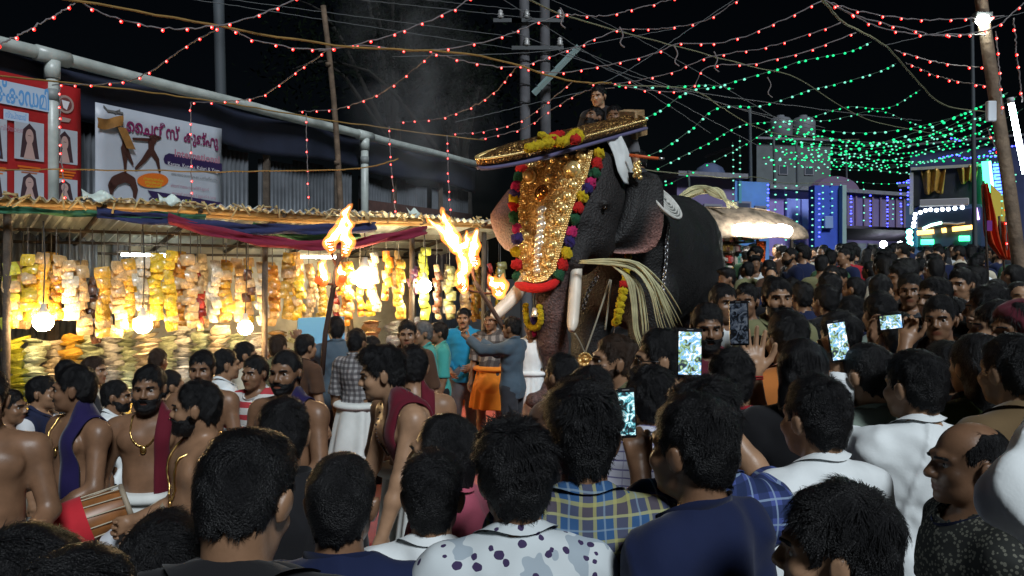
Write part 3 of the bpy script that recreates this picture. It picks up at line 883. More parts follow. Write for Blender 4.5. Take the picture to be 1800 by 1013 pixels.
# ---------------------------------------------------------------- ground and carpet
xs = np.concatenate([np.linspace(-160, -14, 8), np.linspace(-12, 20, 65), np.linspace(24, 160, 10)])
ys = np.concatenate([np.linspace(-40, -4, 5), np.linspace(-3, 30, 67), np.linspace(34, 260, 16)])
G = np.array([[(x, y, gz(x, y)) for y in ys] for x in xs])
mb = MB(); mb.sheet(G)
o = mb.build('road', mat('asphalt', (.045, .043, .042), .85, noise=.35, nscale=3, bump=.5, bscale=60), smooth=True)
tag(o, kind='structure')
cx = np.linspace(-3.1, .75, 24); cyy = np.linspace(6.0, 13.6, 40)
G = np.array([[(x + .25 * (y - 9), y, gz(x + .25 * (y - 9), y) + .006 + .004 * math.sin(5 * y + 2 * x)) for y in cyy] for x in cx])
mb = MB(); mb.slab(G, (0, 0, .006))
tag(mb.build('carpet', mat('red_carpet', (.30, .012, .015), .95, noise=.2, nscale=5, sheen=.3), smooth=True), 'worn red carpet rolled out on the road before the elephant', 'carpet')

# ---------------------------------------------------------------- shed behind the stall: pipe, tarpaulin, sheet fence
A0, A1 = np.array((-6.10, 9.5)), np.array((-.73, 20.4))
LA = np.linalg.norm(A1 - A0); UA = (A1 - A0) / LA; NA = np.array((-UA[1], UA[0]))   # NA points away from the road
def AF(s, b, z): return np.array((*(A0 + UA * s + NA * b), z))
PZ = 4.72
pvc = mat('pvc_pipe', (.40, .44, .42), .35, noise=.18, nscale=5, bump=.1)
t = empty('water_pipe', AF(0, 0, PZ), 0, 'long pale plastic pipe run above the banners over the shed eave', 'pipe')
def PT(mb, name, m, par, smooth=True):   # build in world, child of an un-rotated empty
    me = mb.mesh(name, smooth)
    o = link(name, me, m, par); o.location = -Vector(par.location); return o
mb = MB(); mb.tube([AF(s, 0, PZ + .006 * math.sin(s * 2.1)) for s in np.linspace(-2.5, LA, 30)], .082, 14); PT(mb, 'pipe_run', pvc, t)
def s_at(px, base=A0, u=UA):
    k = (px - 900) / FPX
    return (k * base[1] - base[0]) / (u[0] - k * u[1])
for px, zb in ((92, 2.6), (641, 2.2)):
    s = s_at(px)
    mb = MB(); mb.tube([AF(s, 0, PZ - .03), AF(s, 0, zb)], .075, 14); PT(mb, 'drop_pipe', pvc, t)
    mb = MB(); mb.tube([AF(s - .22, 0, PZ), AF(s + .22, 0, PZ)], .098, 14); mb.tube([AF(s, 0, PZ - .06), AF(s, 0, PZ - .28)], .095, 14); PT(mb, 'tee_joint', pvc, t)
    mb = MB(); mb.tube([AF(s, 0, PZ - .42), AF(s, 0, PZ - .56)], .085, 14); PT(mb, 'band', mat('grey_collar', (.20, .22, .22), .5), t)
t = empty('shed', AF(3, .6, 0), 0, 'dark roadside shed of tarpaulin and metal sheets behind the banners', 'shed')
tarp = mat('tarpaulin', (.010, .014, .032), .7, noise=.3, nscale=2, bump=.4, bscale=4)
ss = np.linspace(-3, LA, 60)
G = np.array([[AF(s, .18 + .05 * math.sin(s * 2.3 + z) + (PZ - z) * .06, z - .05 * math.sin(s * 1.7)) for z in np.linspace(PZ - .02, 4.08, 8)] for s in ss])
mb = MB(); mb.slab(G, (*(NA * .02), 0)); PT(mb, 'tarpaulin', tarp, t)
G = np.array([[AF(s, .15 + q, PZ + .02 + q * .28) for q in np.linspace(0, 6, 8)] for s in ss])
mb = MB(); mb.slab(G, (0, 0, .03)); PT(mb, 'roof', mat('shed_roof', (.006, .006, .007), .9), t)
sheetm = mat('zinc_sheet', (.10, .11, .125), .5, .5, noise=.25, nscale=3)
s = -3.0; k = 0
while s < LA - .9:
    wd = .86
    if k % 3 == 2: s += .22
    q = np.linspace(s, s + wd, 37)
    hgt = 4.02 + .05 * math.sin(k * 2.2)
    G = np.array([[AF(x, .42 + .022 * math.sin((x - s) / wd * 2 * math.pi * 9), z) for z in (.0, hgt)] for x in q])
    mb = MB(); mb.slab(G, (*(NA * .006), 0)); PT(mb, 'wall_sheet', sheetm, t)
    s += wd + .015; k += 1
wood = mat('old_wood', (.065, .048, .035), .85, noise=.4, nscale=6, bump=.6, bscale=30)
s = -3.0
while s < LA:
    mb = MB(); mb.box(AF(s, .36, 2.1), (.05, .05, 2.1)); PT(mb, 'post', wood, t, False); s += 1.95
bandm = mat('brown_band', (.045, .020, .016), .9, noise=.3)
s0 = s_at(655)
mb = MB(); mb.slab(np.array([[AF(s, .34, z) for z in (1.5, 3.5)] for s in (s0, LA)]), (*(NA * .03), 0)); PT(mb, 'painted_panel', bandm, t)
for a in np.linspace(s0 + 1.2, LA - .8, 3):
    mb = MB(); mb.slab(np.array([[AF(s, .30, z) for z in (2.75, 3.25)] for s in (a, a + .9)]), (*(NA * .02), 0)); PT(mb, 'window_pane', mat('dim_pane', (.06, .07, .09), .2), t)

# ---------------------------------------------------------------- banners
def lettering(body, size, mt, parent, M, name='lettering', ext=.004, bold=0.0, wide=None):
    """flat printed words as a mesh; M(u, v, w) maps banner coordinates to the parent's frame."""
    c = bpy.data.curves.new('text', 'FONT'); c.body = body; c.size = size; c.extrude = 0; c.offset = bold; c.resolution_u = 3
    o = bpy.data.objects.new('text', c); COL.objects.link(o)
    dg = bpy.context.evaluated_depsgraph_get(); me = bpy.data.meshes.new_from_object(o.evaluated_get(dg))
    bpy.data.objects.remove(o); bpy.data.curves.remove(c)
    if not len(me.vertices): return None
    v = np.zeros(len(me.vertices) * 3); me.vertices.foreach_get('co', v); v = v.reshape(-1, 3)
    v[:, 0] -= v[:, 0].min(); 
    if wide: v[:, 0] *= wide / max(1e-6, v[:, 0].max())
    out = np.array([M(a, b, ext) for a, b, _ in v])
    me.vertices.foreach_set('co', out.astype(np.float32).ravel()); me.update()
    me.materials.clear()
    return link(name, me, mt, parent)
def banner(name, px0, px1, ytop0, ybot0, b, label):
    """a printed sheet hung in the plane of the pipe; (u, v) run right and up from its lower left corner, 0..W, 0..H"""
    s0, s1 = s_at(px0), s_at(px1)
    p0 = A0 + UA * s0
    zt = CAMH + (HZ - ytop0) / FPX * p0[1]; zb = CAMH + (HZ - ybot0) / FPX * p0[1]
    t = empty(name, AF(s0, b, zb), math.atan2(UA[1], UA[0]), label, 'banner')
    W, H = s1 - s0, zt - zb
    return t, W, H
def flat(t, pts, m, d, name):   # outline in (u, v) lying d in front of the sheet
    mb = MB(); mb.poly([(u, -d, v) for u, v in pts], (0, .002, 0)); return mb.build(name, m, t)
def rectp(u0, v0, u1, v1): return [(u0, v0), (u1, v0), (u1, v1), (u0, v1)]
def disc(u, v, a, b=None, n=20): return [(u + a * math.cos(i * 2 * math.pi / n), v + (b or a) * math.sin(i * 2 * math.pi / n)) for i in range(n)]
def strokes(t, segs, r, m, d, name):
    """limbs of a printed figure: tapered strips"""
    mb = MB()
    for (a, b_, ra, rb) in segs:
        a, b_ = np.array(a), np.array(b_); q = b_ - a; n_ = np.array((-q[1], q[0])) / (np.linalg.norm(q) + 1e-9)
        P4 = [a + n_ * ra, a - n_ * ra, b_ - n_ * rb, b_ + n_ * rb]
        mb.poly([(p[0], -d, p[1]) for p in P4], (0, .002, 0)); mb.poly([(p[0], -d - .0004, p[1]) for p in disc(*a, ra, n=10)], (0, .002, 0)); mb.poly([(p[0], -d - .0007, p[1]) for p in disc(*b_, rb, n=10)], (0, .002, 0))
    return mb.build(name, m, t)
pw = mat('banner_white', (.37, .40, .46), .45, noise=.06, nscale=3, bump=.15, bscale=6)
pur = mat('ink_purple', (.16, .012, .075), .5); navy = mat('ink_navy', (.020, .010, .060), .5); brn = mat('ink_brown', (.045, .014, .010), .5)
redi = mat('ink_red', (.42, .020, .022), .5); yel = mat('ink_lime', (.45, .46, .03), .5); org = mat('ink_orange', (.55, .12, .01), .5); pk = mat('ink_pink', (.36, .16, .22), .5); whi = mat('ink_white', (.6, .6, .65), .5)
t, W, H = banner('banner', 166, 388, 180, 372, -.02, 'white printed banner with dark fighting figures and purple Malayalam heading')
mb = MB(); G = np.array([[(u, .012 * math.sin(u * 3.5) * math.sin(v * 2.4), v) for v in np.linspace(0, H, 9)] for u in np.linspace(0, W, 14)])
mb.slab(G, (0, .008, 0)); mb.build('sheet', pw, t, True)
X_, Y_ = W / 222.0, H / 178.0     # banner units per photo pixel
def Mb(u0, v0, sl=0.0, off=.016): return lambda a, b_, e: (u0 + a, -off - .0008, v0 + b_)
fu = lambda x: (x - 75) / 1075 * W
def fv(y, x):      # coordinates read off the photo's enlargement: the sheet's upper and lower edges slant there
    tp, bt = 40 + (x - 75) * .214, 890 + (x - 75) * .075
    return H * (1 - (y - tp) / (bt - tp))
fp_ = lambda x, y: (fu(x), fv(y, x))
def word(body, x0, x1, yb, size, m, off=.0168, bold=0.0):
    u0, v0 = fp_(x0, yb); sl_ = 0.0
    lettering(body, size, m, t, lambda a, b_, e: (u0 + a, -off, v0 + b_), wide=fu(x1) - fu(x0), bold=bold)
word('ൈചനീസ്', 300, 745, 262, .24, pur, bold=.007)
word('കുങ്ഫു', 780, 1110, 350, .22, pur, bold=.007)
word('International', 700, 1120, 465, .155, pk, bold=.003)
pill = [fp_(1145, 600 + 10), fp_(1145, 535)] + [fp_(x, y) for x, y in ((650, 440), (615, 455), (603, 485), (612, 515), (640, 530))]
flat(t, pill, navy, .0165, 'name_strip')
word('Karate, Kungfu, Kalari & Yoga', 640, 1120, 535, .09, whi, .0185)
word('ആയോധനകല പരിശീലനം', 670, 1100, 610, .055, mat('ink_grey', (.12, .12, .12), .6))
flat(t, [fp_(515 + 130 * math.cos(q), 650 + 58 * math.sin(q)) for q in np.linspace(0, 6.283, 24)[:-1]], org, .0165, 'oval_badge')
for i, q in enumerate(('പ്രവേശനം ആരംഭിച്ചു', 'ഇന്നുതന്നെ ചേരുക', 'അക്കാഡമി')): word(q, 435 + 12 * i, 600 - 8 * i, 640 + 28 * i, .05, yel, .0185)
word('ക്ലാസ് സമയം വൈകിട്ട് 5 മുതൽ', 665, 1015, 700, .062, pk)
word('ഞായർ രാവിലെ 7 മുതൽ 9 വരെ', 675, 1085, 762, .062, pk)
flat(t, [fp_(470, 725), fp_(830, 780), fp_(1150, 832), fp_(1115, 880), fp_(1160, 945), fp_(860, 905), fp_(560, 850)], navy, .0165, 'ribbon_strip')
word('അമ്പലപ്പറമ്പ്', 530, 845, 830, .13, yel, .0185, .004); word('പുലിയൂർ', 875, 1110, 880, .13, yel, .0185, .004)
flat(t, [fp_(135, 775), fp_(430, 815), fp_(430, 885), fp_(135, 848)], redi, .0165, 'red_strip')
word('സ്വയരക്ഷ', 165, 400, 815, .07, pk, .0185); word('പരിശീലനം', 150, 420, 850, .06, pk, .0185)
def seg(pts): return [(fp_(a, b), fp_(c, d), r0 * W / 1075, r1 * W / 1075) for a, b, c, d, r0, r1 in pts]
strokes(t, seg([(505, 320, 520, 345, 22, 22), (500, 350, 500, 420, 26, 24), (480, 335, 355, 325, 13, 9), (520, 340, 575, 320, 12, 9), (575, 320, 520, 300, 10, 8), (490, 425, 440, 490, 24, 18), (440, 490, 375, 555, 17, 10), (510, 430, 550, 490, 24, 18), (550, 490, 570, 580, 16, 9)]), 1, brn, .0168, 'figure_print')
strokes(t, seg([(295, 270, 295, 290, 18, 16), (295, 300, 290, 400, 20, 26), (285, 400, 290, 490, 28, 16), (290, 490, 292, 590, 14, 8), (300, 420, 350, 520, 22, 7)]), 1, brn, .0168, 'figure_print')
strokes(t, seg([(190, 690, 215, 650, 30, 34), (215, 650, 285, 622, 34, 36), (285, 622, 345, 650, 36, 30), (345, 650, 370, 720, 28, 22), (370, 720, 365, 780, 20, 13), (190, 690, 185, 745, 26, 12)]), 1, brn, .0168, 'figure_print')
strokes(t, seg([(500, 800, 540, 860, 20, 16), (500, 860, 480, 920, 18, 12), (540, 860, 560, 915, 16, 10)]), 1, navy, .0168, 'figure_print')
strokes(t, seg([(690, 860, 690, 925, 14, 20), (745, 890, 760, 925, 8, 8), (945, 930, 950, 950, 16, 14), (800, 915, 835, 945, 7, 5)]), 1, mat('ink_blue', (.05, .09, .17), .5), .0168, 'figure_print')
strokes(t, seg([(130, 70, 160, 105, 5, 5), (160, 105, 270, 125, 7, 7), (215, 120, 250, 100, 8, 4)]), 1, mat('ink_grey', (.12, .12, .12), .6), .0168, 'dragon_print')
mb = MB(); mb.sheet(np.array([[(fu(70 + 190 * a) + .0, -.05 - .02 * math.sin(7 * a + 3 * b_), fv(160 + 80 * b_ + 14 * math.sin(5 * a), 70 + 190 * a)) for b_ in (0, .5, 1)] for a in np.linspace(0, 1, 10)]))
mb.sheet(np.array([[(fu(215 + 75 * a + 70 * b_), -.052, fv(230 + 170 * a, 215 + 75 * a)) for b_ in (0, 1)] for a in np.linspace(0, 1, 8)]))
tag(mb.build('cloth_scrap', mat('orange_cloth', (.22, .10, .02), .8, noise=.3), None, True, loc=t.location, rot=t.rotation_euler), 'torn orange cloth scrap draped over the white banner', 'cloth')

t, W, H = banner('banner', -60, 140, 112, 352, -.02, 'red printed banner with portrait photographs and blue Malayalam lettering')
mb = MB(); G = np.array([[(u, .01 * math.sin(u * 3.1) * math.sin(v * 2.4), v) for v in np.linspace(0, H, 9)] for u in np.linspace(0, W, 14)])
mb.slab(G, (0, .008, 0)); mb.build('sheet', mat('banner_red', (.30, .012, .014), .45, noise=.08, nscale=2), t, True)
s0, s1 = s_at(-60), s_at(140)
def ru(px): return s_at(px) - s0
def rv(px, py): 
    y = (A0 + UA * s_at(px))[1]; return CAMH + (HZ - py) / FPX * y - t.location.z
blu = mat('ink_sky', (.10, .30, .62), .5); blw = mat('ink_pale_blue', (.42, .52, .66), .5)
flat(t, rectp(ru(-40), rv(40, 190), ru(86), rv(40, 150)), blw, .0165, 'heading_plate')
lettering('അക്കാഡമി', .30, blu, t, lambda a, b_, e: (ru(-50) + a, -.0185, rv(40, 186) + b_), wide=ru(83) - ru(-50), bold=.008)
flat(t, rectp(ru(3), rv(25, 214), ru(47), rv(25, 196)), blw, .0172, 'heading_plate')
lettering('സ്വപ്നമായ്', .10, blu, t, lambda a, b_, e: (ru(6) + a, -.0192, rv(25, 210) + b_), wide=ru(43) - ru(6))
lettering('നൃത്തവിദ്യാലയം', .08, pk, t, lambda a, b_, e: (ru(-30) + a, -.017, rv(20, 232) + b_), wide=ru(45) - ru(-30))
skp, hrp = mat('print_face', (.40, .27, .25), .6), mat('print_hair', (.035, .015, .022), .6)
for (a, b_, c, d) in ((22, 214, 74, 282), (87, 228, 133, 288), (-34, 208, 9, 282), (22, 302, 74, 353), (87, 315, 133, 353), (-34, 300, 9, 352)):
    u0, u1 = ru(a), ru(c); v0, v1 = rv((a + c) / 2, d), rv((a + c) / 2, b_)
    uc, hw_, hh = (u0 + u1) / 2, (u1 - u0) / 2, v1 - v0
    fp = flat(t, rectp(u0, v0, u1, v1), pw, .0165, 'portrait_print')
    clip = lambda v: max(v, v0 + .002)
    flat(t, [(uc - hw_ * .62, clip(v0 + .05 * hh)), (uc - hw_ * .52, v0 + hh * .45), (uc - hw_ * .42, v0 + hh * .78), (uc, v0 + hh * .95), (uc + hw_ * .42, v0 + hh * .78), (uc + hw_ * .52, v0 + hh * .45), (uc + hw_ * .66, clip(v0 + .05 * hh))], hrp, .0185, 'portrait_print')
    flat(t, disc(uc, v0 + hh * .60, hw_ * .27, hh * .20), skp, .0205, 'portrait_print')
    flat(t, [(uc - hw_ * .15, v0 + hh * .45), (uc - hw_ * .4, v0 + .01), (uc + hw_ * .4, v0 + .01), (uc + hw_ * .15, v0 + hh * .45)], skp, .0195, 'portrait_print')
    flat(t, [(uc - hw_ * .12, v0 + hh * .62), (uc + hw_ * .12, v0 + hh * .62), (uc + hw_ * .1, v0 + hh * .635), (uc - hw_ * .1, v0 + hh * .635)], hrp, .0215, 'portrait_print')
for px in (-12, 48, 110):
    for k in range(3): flat(t, rectp(ru(px - 20 + 3 * k), rv(px, 296 + 5 * k + 8 * (px > 90)), ru(px + 20 - 3 * k), rv(px, 293 + 5 * k + 8 * (px > 90))), org, .0165, 'caption_print')
flat(t, disc(ru(112), rv(112, 184), .115), mat('emblem_grey', (.32, .22, .20), .6), .0165, 'emblem_print')
flat(t, disc(ru(112), rv(112, 184), .085), mat('emblem_dark', (.14, .04, .04), .6), .0180, 'emblem_print')
flat(t, [(ru(105), rv(105, 176)), (ru(119), rv(119, 180)), (ru(114), rv(114, 194)), (ru(108), rv(108, 190))], whi, .0195, 'emblem_print')
flat(t, [(ru(106), rv(106, 206)), (ru(122), rv(122, 210)), (ru(118), rv(118, 216)), (ru(104), rv(104, 214))], mat('emblem_grey', (.32, .22, .20), .6), .0165, 'emblem_print')
flat(t, disc(ru(-22), rv(-22, 268), .13, .10), mat('ink_blue', (.05, .09, .17), .5), .0195, 'portrait_print')

# ---------------------------------------------------------------- poles
def pole(name, px0, py0, px1, py1, d0, d1, r0, r1, m, label, cat, wobble=.02, to_ground=True):
    a, b_ = P(px0, py0, d0), P(px1, py1, d1)
    if to_ground:
        k = (b_[2] - a[2]); g = gz(b_[0], b_[1]); b2 = b_ + (b_ - a) * ((b_[2] - g + .05) / -k)
    else: b2 = b_
    t = empty(name, b2, 0, label, cat)
    n = 14; q = np.linspace(0, 1, n)[:, None]
    pts = b2 + (a - b2) * q + wobble * np.stack([np.sin(q[:, 0] * 7 + px0), np.cos(q[:, 0] * 5 + px0), 0 * q[:, 0]], 1)
    mb = MB(); mb.tube(pts, np.linspace(r1, r0, n), 9); PT(mb, 'shaft', m, t)
    return t, a, b2
conc = mat('concrete', (.085, .085, .095), .85, noise=.25, nscale=4, bump=.3)
barkw = mat('pole_wood', (.12, .082, .055), .85, noise=.4, nscale=7, bump=.7, bscale=25)
t, a, b_ = pole('wooden_pole', 568, 10, 597, 335, 13.6, 13.6, .046, .055, barkw, 'thin leaning wooden pole rising above the stall roof', 'pole', .03)
for k in (.35, .6, .85):
    q = b_ + (a - b_) * k; mb = MB(); mb.tube([q + np.array((0, 0, -.03)), q + np.array((0, 0, .03))], .053, 8); PT(mb, 'knot', barkw, t)
pole('lamp_post', 384, -10, 388, 160, 15, 15, .10, .10, mat('dim_post', (.05, .06, .07), .7), 'dim grey post in the dark above the pale pipe', 'post', 0)
for i, (px, lab) in enumerate(((921, 'left concrete electric pole with brackets above the elephant'), (957, 'right concrete electric pole with insulators above the elephant'))):
    t, a, b_ = pole('electric_pole', px, -30, px + 2, 240, 17, 17, .11, .13, conc, lab, 'electric pole', 0)
    zz = [P(px, y, 17)[2] for y in (40, 88)]
    mb = MB()
    for z in zz[: 2 if i else 1]:
        mb.box((a[0] - (.15 if i else .35), a[1] - .14, z), (.55 if i else .3, .03, .04))
    PT(mb, 'cross_arm', mat('dark_steel', (.06, .065, .07), .5, .6), t, False)
    for z in zz[: 2 if i else 1]:
        for dx in ((-.38, .32) if i else (-.5,)):
            mb = MB(); mb.lathe([(0, -.06), (.05, -.06), (.075, -.02), (.045, .0), (.07, .04), (.04, .06), (.055, .10), (.0, .14)], (a[0] + dx, a[1] - .14, z + .1), 10); PT(mb, 'insulator', mat('porcelain', (.30, .30, .30), .3), t)
    for k, y in enumerate((96, 108, 150, 182)):
        mb = MB(); z = P(px, y, 17)[2]; mb.tube([(a[0] + math.cos(q) * .137, a[1] + math.sin(q) * .137, z + .02 * math.sin(q * 2)) for q in np.linspace(0, 6.28, 15)], .012, 5); PT(mb, 'tie_wire', mat('black_cable', (.012, .012, .012), .6), t)
    if i:
        p0, p1 = P(938, 165, 16.7), P(1018, 82, 16.4)
        mb = MB(); mb.tube([p0, p1], .07, 4); PT(mb, 'tube_lamp_case', mat('pale_teal', (.28, .40, .40), .5), t, False)
        mb = MB()
        for q in (.12, .5, .88): c = p0 + (p1 - p0) * q; mb.tube([c - np.array((.09, .02, -.09)) * .9, c + np.array((.09, -.02, -.09)) * .9], .012, 5)
        PT(mb, 'clip', mat('dark_steel', (.06, .065, .07), .5, .6), t)
t, a, b_ = pole('wooden_pole', 1720, -40, 1795, 500, 8.6, 8.2, .062, .072, barkw, 'thick leaning wooden pole carrying the white lamp beside the crowd', 'pole', .025)
lp = P(1725, 34, 8.45)
mb = MB(); mb.box(lp + np.array((.03, .03, .03)), (.09, .05, .05), bev=.01); PT(mb, 'lamp_housing', mat('dark_steel', (.06, .065, .07), .5, .6), t, False)
mb = MB(); mb.ball(lp + np.array((0, -.03, -.02)), (.075, .05, .06), 12, 8); PT(mb, 'lamp_lens', mat('lamp_white', (.9, .9, .9), emit=(.92, 1.0, .86), estr=170), t)
mb = MB(); mb.box(P(1742, 196, 8.3), (.045, .03, .105), bev=.008); PT(mb, 'meter_box', mat('meter_box', (.42, .45, .50), .5), t, False)
mb = MB(); mb.tube([P(1777, 180, 7.6), P(1802, 305, 7.6)], .026, 8)
tl = empty('tube_lamp', P(1790, 240, 7.6), 0, 'lit white tube lamp hanging beside the leaning right pole', 'tube lamp'); PT(mb, 'tube', mat('tube_white', (.9, .9, .9), emit=(.86, 1.0, 1.0), estr=34), tl)
mb = MB(); mb.tube([P(1776, 172, 7.6), P(1777.5, 182, 7.6)], .03, 8); PT(mb, 'end_cap', mat('meter_box', (.42, .45, .50), .5), tl)
for px, y0, y1, d in ((1318, 190, 420, 26), (1708, 30, 240, 22), (1360, 240, 420, 34), (1400, 250, 430, 38), (1487, 250, 430, 42), (1210, 300, 360, 18)):
    pole('street_post', px, y0, px + 3, y1, d, d, .05 if d > 20 else .03, .07 if d > 20 else .03, mat('dim_post', (.05, .06, .07), .7),
         {1318: 'dark post with light strings in front of the blue house', 1708: 'dim tall post behind the leaning right pole', 1360: 'thin post before the purple house', 1400: 'thin post before the violet sign panels', 1487: 'thin post beside the blue signboard', 1210: 'short thin pole behind the elephant'}[px], 'post', 0)

# ---------------------------------------------------------------- ropes, wires and light strings
ropem = mat('yellow_rope', (.24, .14, .035), .8, noise=.2); ropeg = mat('pale_rope', (.17, .17, .10), .8, noise=.2); wirem = mat('grey_wire', (.10, .105, .11), .6)
cordm = mat('light_cord', (.17, .15, .155), .75, noise=.2, nscale=20); gcord = mat('green_cord', (.05, .11, .07), .75)
def run3(pts, n):
    q = np.array([(px, py, d) for px, py, d in pts], float)
    w = spline(q, n)
    return np.array([P(*r) for r in w])
def span(pts, d0, d1):
    n = len(pts); return [(px, py, d0 + (d1 - d0) * i / (n - 1)) for i, (px, py) in enumerate(pts)]
def cable(name, pts, d0, d1, r, m, label, cat, group=None):
    w = run3(span(pts, d0, d1), 40); w += .004 * np.random.default_rng(len(label)).normal(size=w.shape)
    mb = MB(); mb.tube(w, r, 5); return tag(mb.build(name, m, None, True), label, cat, group)
for pts, d0, d1, r, m, lab in (
    ([(40, -14), (300, 31), (575, 78), (830, 97), (1000, 142), (1075, 146)], 5.8, 9.6, .011, ropem, 'yellow rope stretched from the top left corner to the riders'),
    ([(-30, 131), (200, 155), (400, 182), (600, 215), (850, 247)], 8.8, 14, .011, ropem, 'yellow rope running just below the pale pipe'),
    ([(880, -25), (985, 25), (1090, 55), (1190, 82), (1330, 120), (1395, 135), (1480, 188), (1540, 215), (1640, 235)], 8.5, 22, .011, ropeg, 'long rope from the concrete poles out over the street'),
    ([(1440, -8), (1480, 38), (1555, 80), (1610, 140), (1660, 185), (1740, 198)], 6, 16, .012, ropeg, 'rope falling from the top edge towards the meter box'),
    ([(-30, 298), (160, 299), (400, 302), (620, 297), (700, 280)], 8.4, 9.4, .008, ropem, 'thin rope crossing in front of the red and white banners'),
    ([(1080, 150), (1210, 157), (1270, 190), (1340, 228), (1440, 245), (1510, 245)], 9.5, 24, .010, ropeg, 'sagging rope from the riders to the far houses'),
    ([(1120, 298), (1270, 312), (1330, 312), (1380, 322), (1490, 320)], 11, 30, .010, ropeg, 'low rope passing above the right hand stall'),
    ([(1555, 80), (1800, 22)], 12, 12, .006, wirem, 'thin wire from the rope knot to the top right')):
    cable('rope', pts, d0, d1, r, m, lab, 'rope')
for i, pts in enumerate(([(330, -10), (900, 65)], [(330, -2), (900, 86)], [(560, -8), (960, 35)], [(700, -5), (960, 22)], [(870, -10), (1120, 150), (1250, 235)], [(960, -5), (1140, 78), (1420, 240)], [(900, 55), (1130, 150), (1330, 255)], [(985, 95), (1280, 185), (1450, 225)],
                         [(690, 100), (940, 92), (1090, 68), (1190, 50)], [(1010, 85), (1200, 160), (1410, 225)], [(1040, 155), (1110, 120), (1200, 60), (1290, 0)], [(800, 215), (1030, 160)], [(1200, 160), (1500, 200), (1620, 212)])):
    cable('electric_wire', pts, 14, 17, .007, wirem, ['thin overhead wire above the thin wooden pole, upper', 'thin overhead wire above the thin wooden pole, lower', 'wire reaching the cross arm from the left', 'short wire at the very top left of the poles', 'steep wire falling right of the concrete poles', 'steep wire towards the far dark building', 'wire passing behind the head of the top rider', 'flat wire running right from the tube lamp case',
                                                          'greenish wire crossing both concrete poles', 'lower wire behind the riders to the street', 'wire rising right from the top rider', 'wire behind the golden board', 'long wire across the dark sky at right'][i], 'wire', 'overhead wires')
bm = MB(); bm.ball((0, 0, 0), (.021, .021, .026), 7, 5); bulb_me = bm.mesh('bulb', True)
bm = MB(); bm.lathe([(.0, .05), (.011, .05), (.013, .02), (.010, .014)], (0, 0, 0), 6); hold_me = bm.mesh('holder', True)
redm = mat('bulb_red', (.6, .02, .02), emit=(1, .010, .008), estr=4.0, sample=False); redh = mat('bulb_red_hot', (.6, .02, .02), emit=(1, .20, .18), estr=5.0, sample=False)
grm = mat('bulb_green', (.02, .5, .2), emit=(.006, .85, .26), estr=1.5, sample=False); grh = mat('bulb_green_pale', (.1, .6, .4), emit=(.22, .85, .60), estr=1.15, sample=False); blm = mat('bulb_blue', (.02, .03, .6), emit=(.05, .06, 1), estr=8, sample=False)
mb = MB(); mb.ball((0, 0, 0), 1.0, 6, 4); bulb1 = mb.mesh('bulb', True)
def light_string(pts, d0, d1, nb, label, colour='red', group=None, r=.0062, w=None, jit=.25, tips=True):
    w = run3(span(pts, d0, d1), 44) if w is None else np.asarray(w)
    rr = np.random.default_rng(abs(hash_(label)) % 9999)
    c = w[0]
    t = empty('light_string', c, 0, label, 'light string', group)
    ww = w - c; ww[1:-1] += rr.normal(size=ww[1:-1].shape) * r * .7
    mb = MB(); mb.tube(ww, r * rr.uniform(.8, 1.3, len(ww)), 5); mb.build('cord', cordm if colour == 'red' else gcord, t, True)
    L = np.concatenate([[0], np.cumsum(np.linalg.norm(np.diff(ww, axis=0), axis=1))])
    for k in range(nb):
        q = (k + .5 + rr.uniform(-jit, jit)) / nb * L[-1]
        p = np.array([np.interp(q, L, ww[:, i]) for i in range(3)])
        dist = (p + c)[1]
        if colour == 'red':
            o = link('bulb', bulb1, redm, t, p - np.array((0, 0, .012)), None, (.0125, .0125, .015) if dist < 14 else .016)
            if tips:
                o2 = link('bulb_tip', bulb1, redh, t, p - np.array((.0, .012, .014)), None, .0085)
        else:
            link('bulb', bulb1, {'green': grm if rr.random() < .65 else grh, 'pale': grh, 'blue': blm}[colour], t, p - np.array((0, 0, .01)), None, (.024, .019, .018) if dist < 20 else (.036, .024, .024) if dist < 34 else (.050, .03, .03))
    return t
def hash_(s):
    h = 7
    for ch in s: h = (h * 131 + ord(ch)) % 1000003
    return h
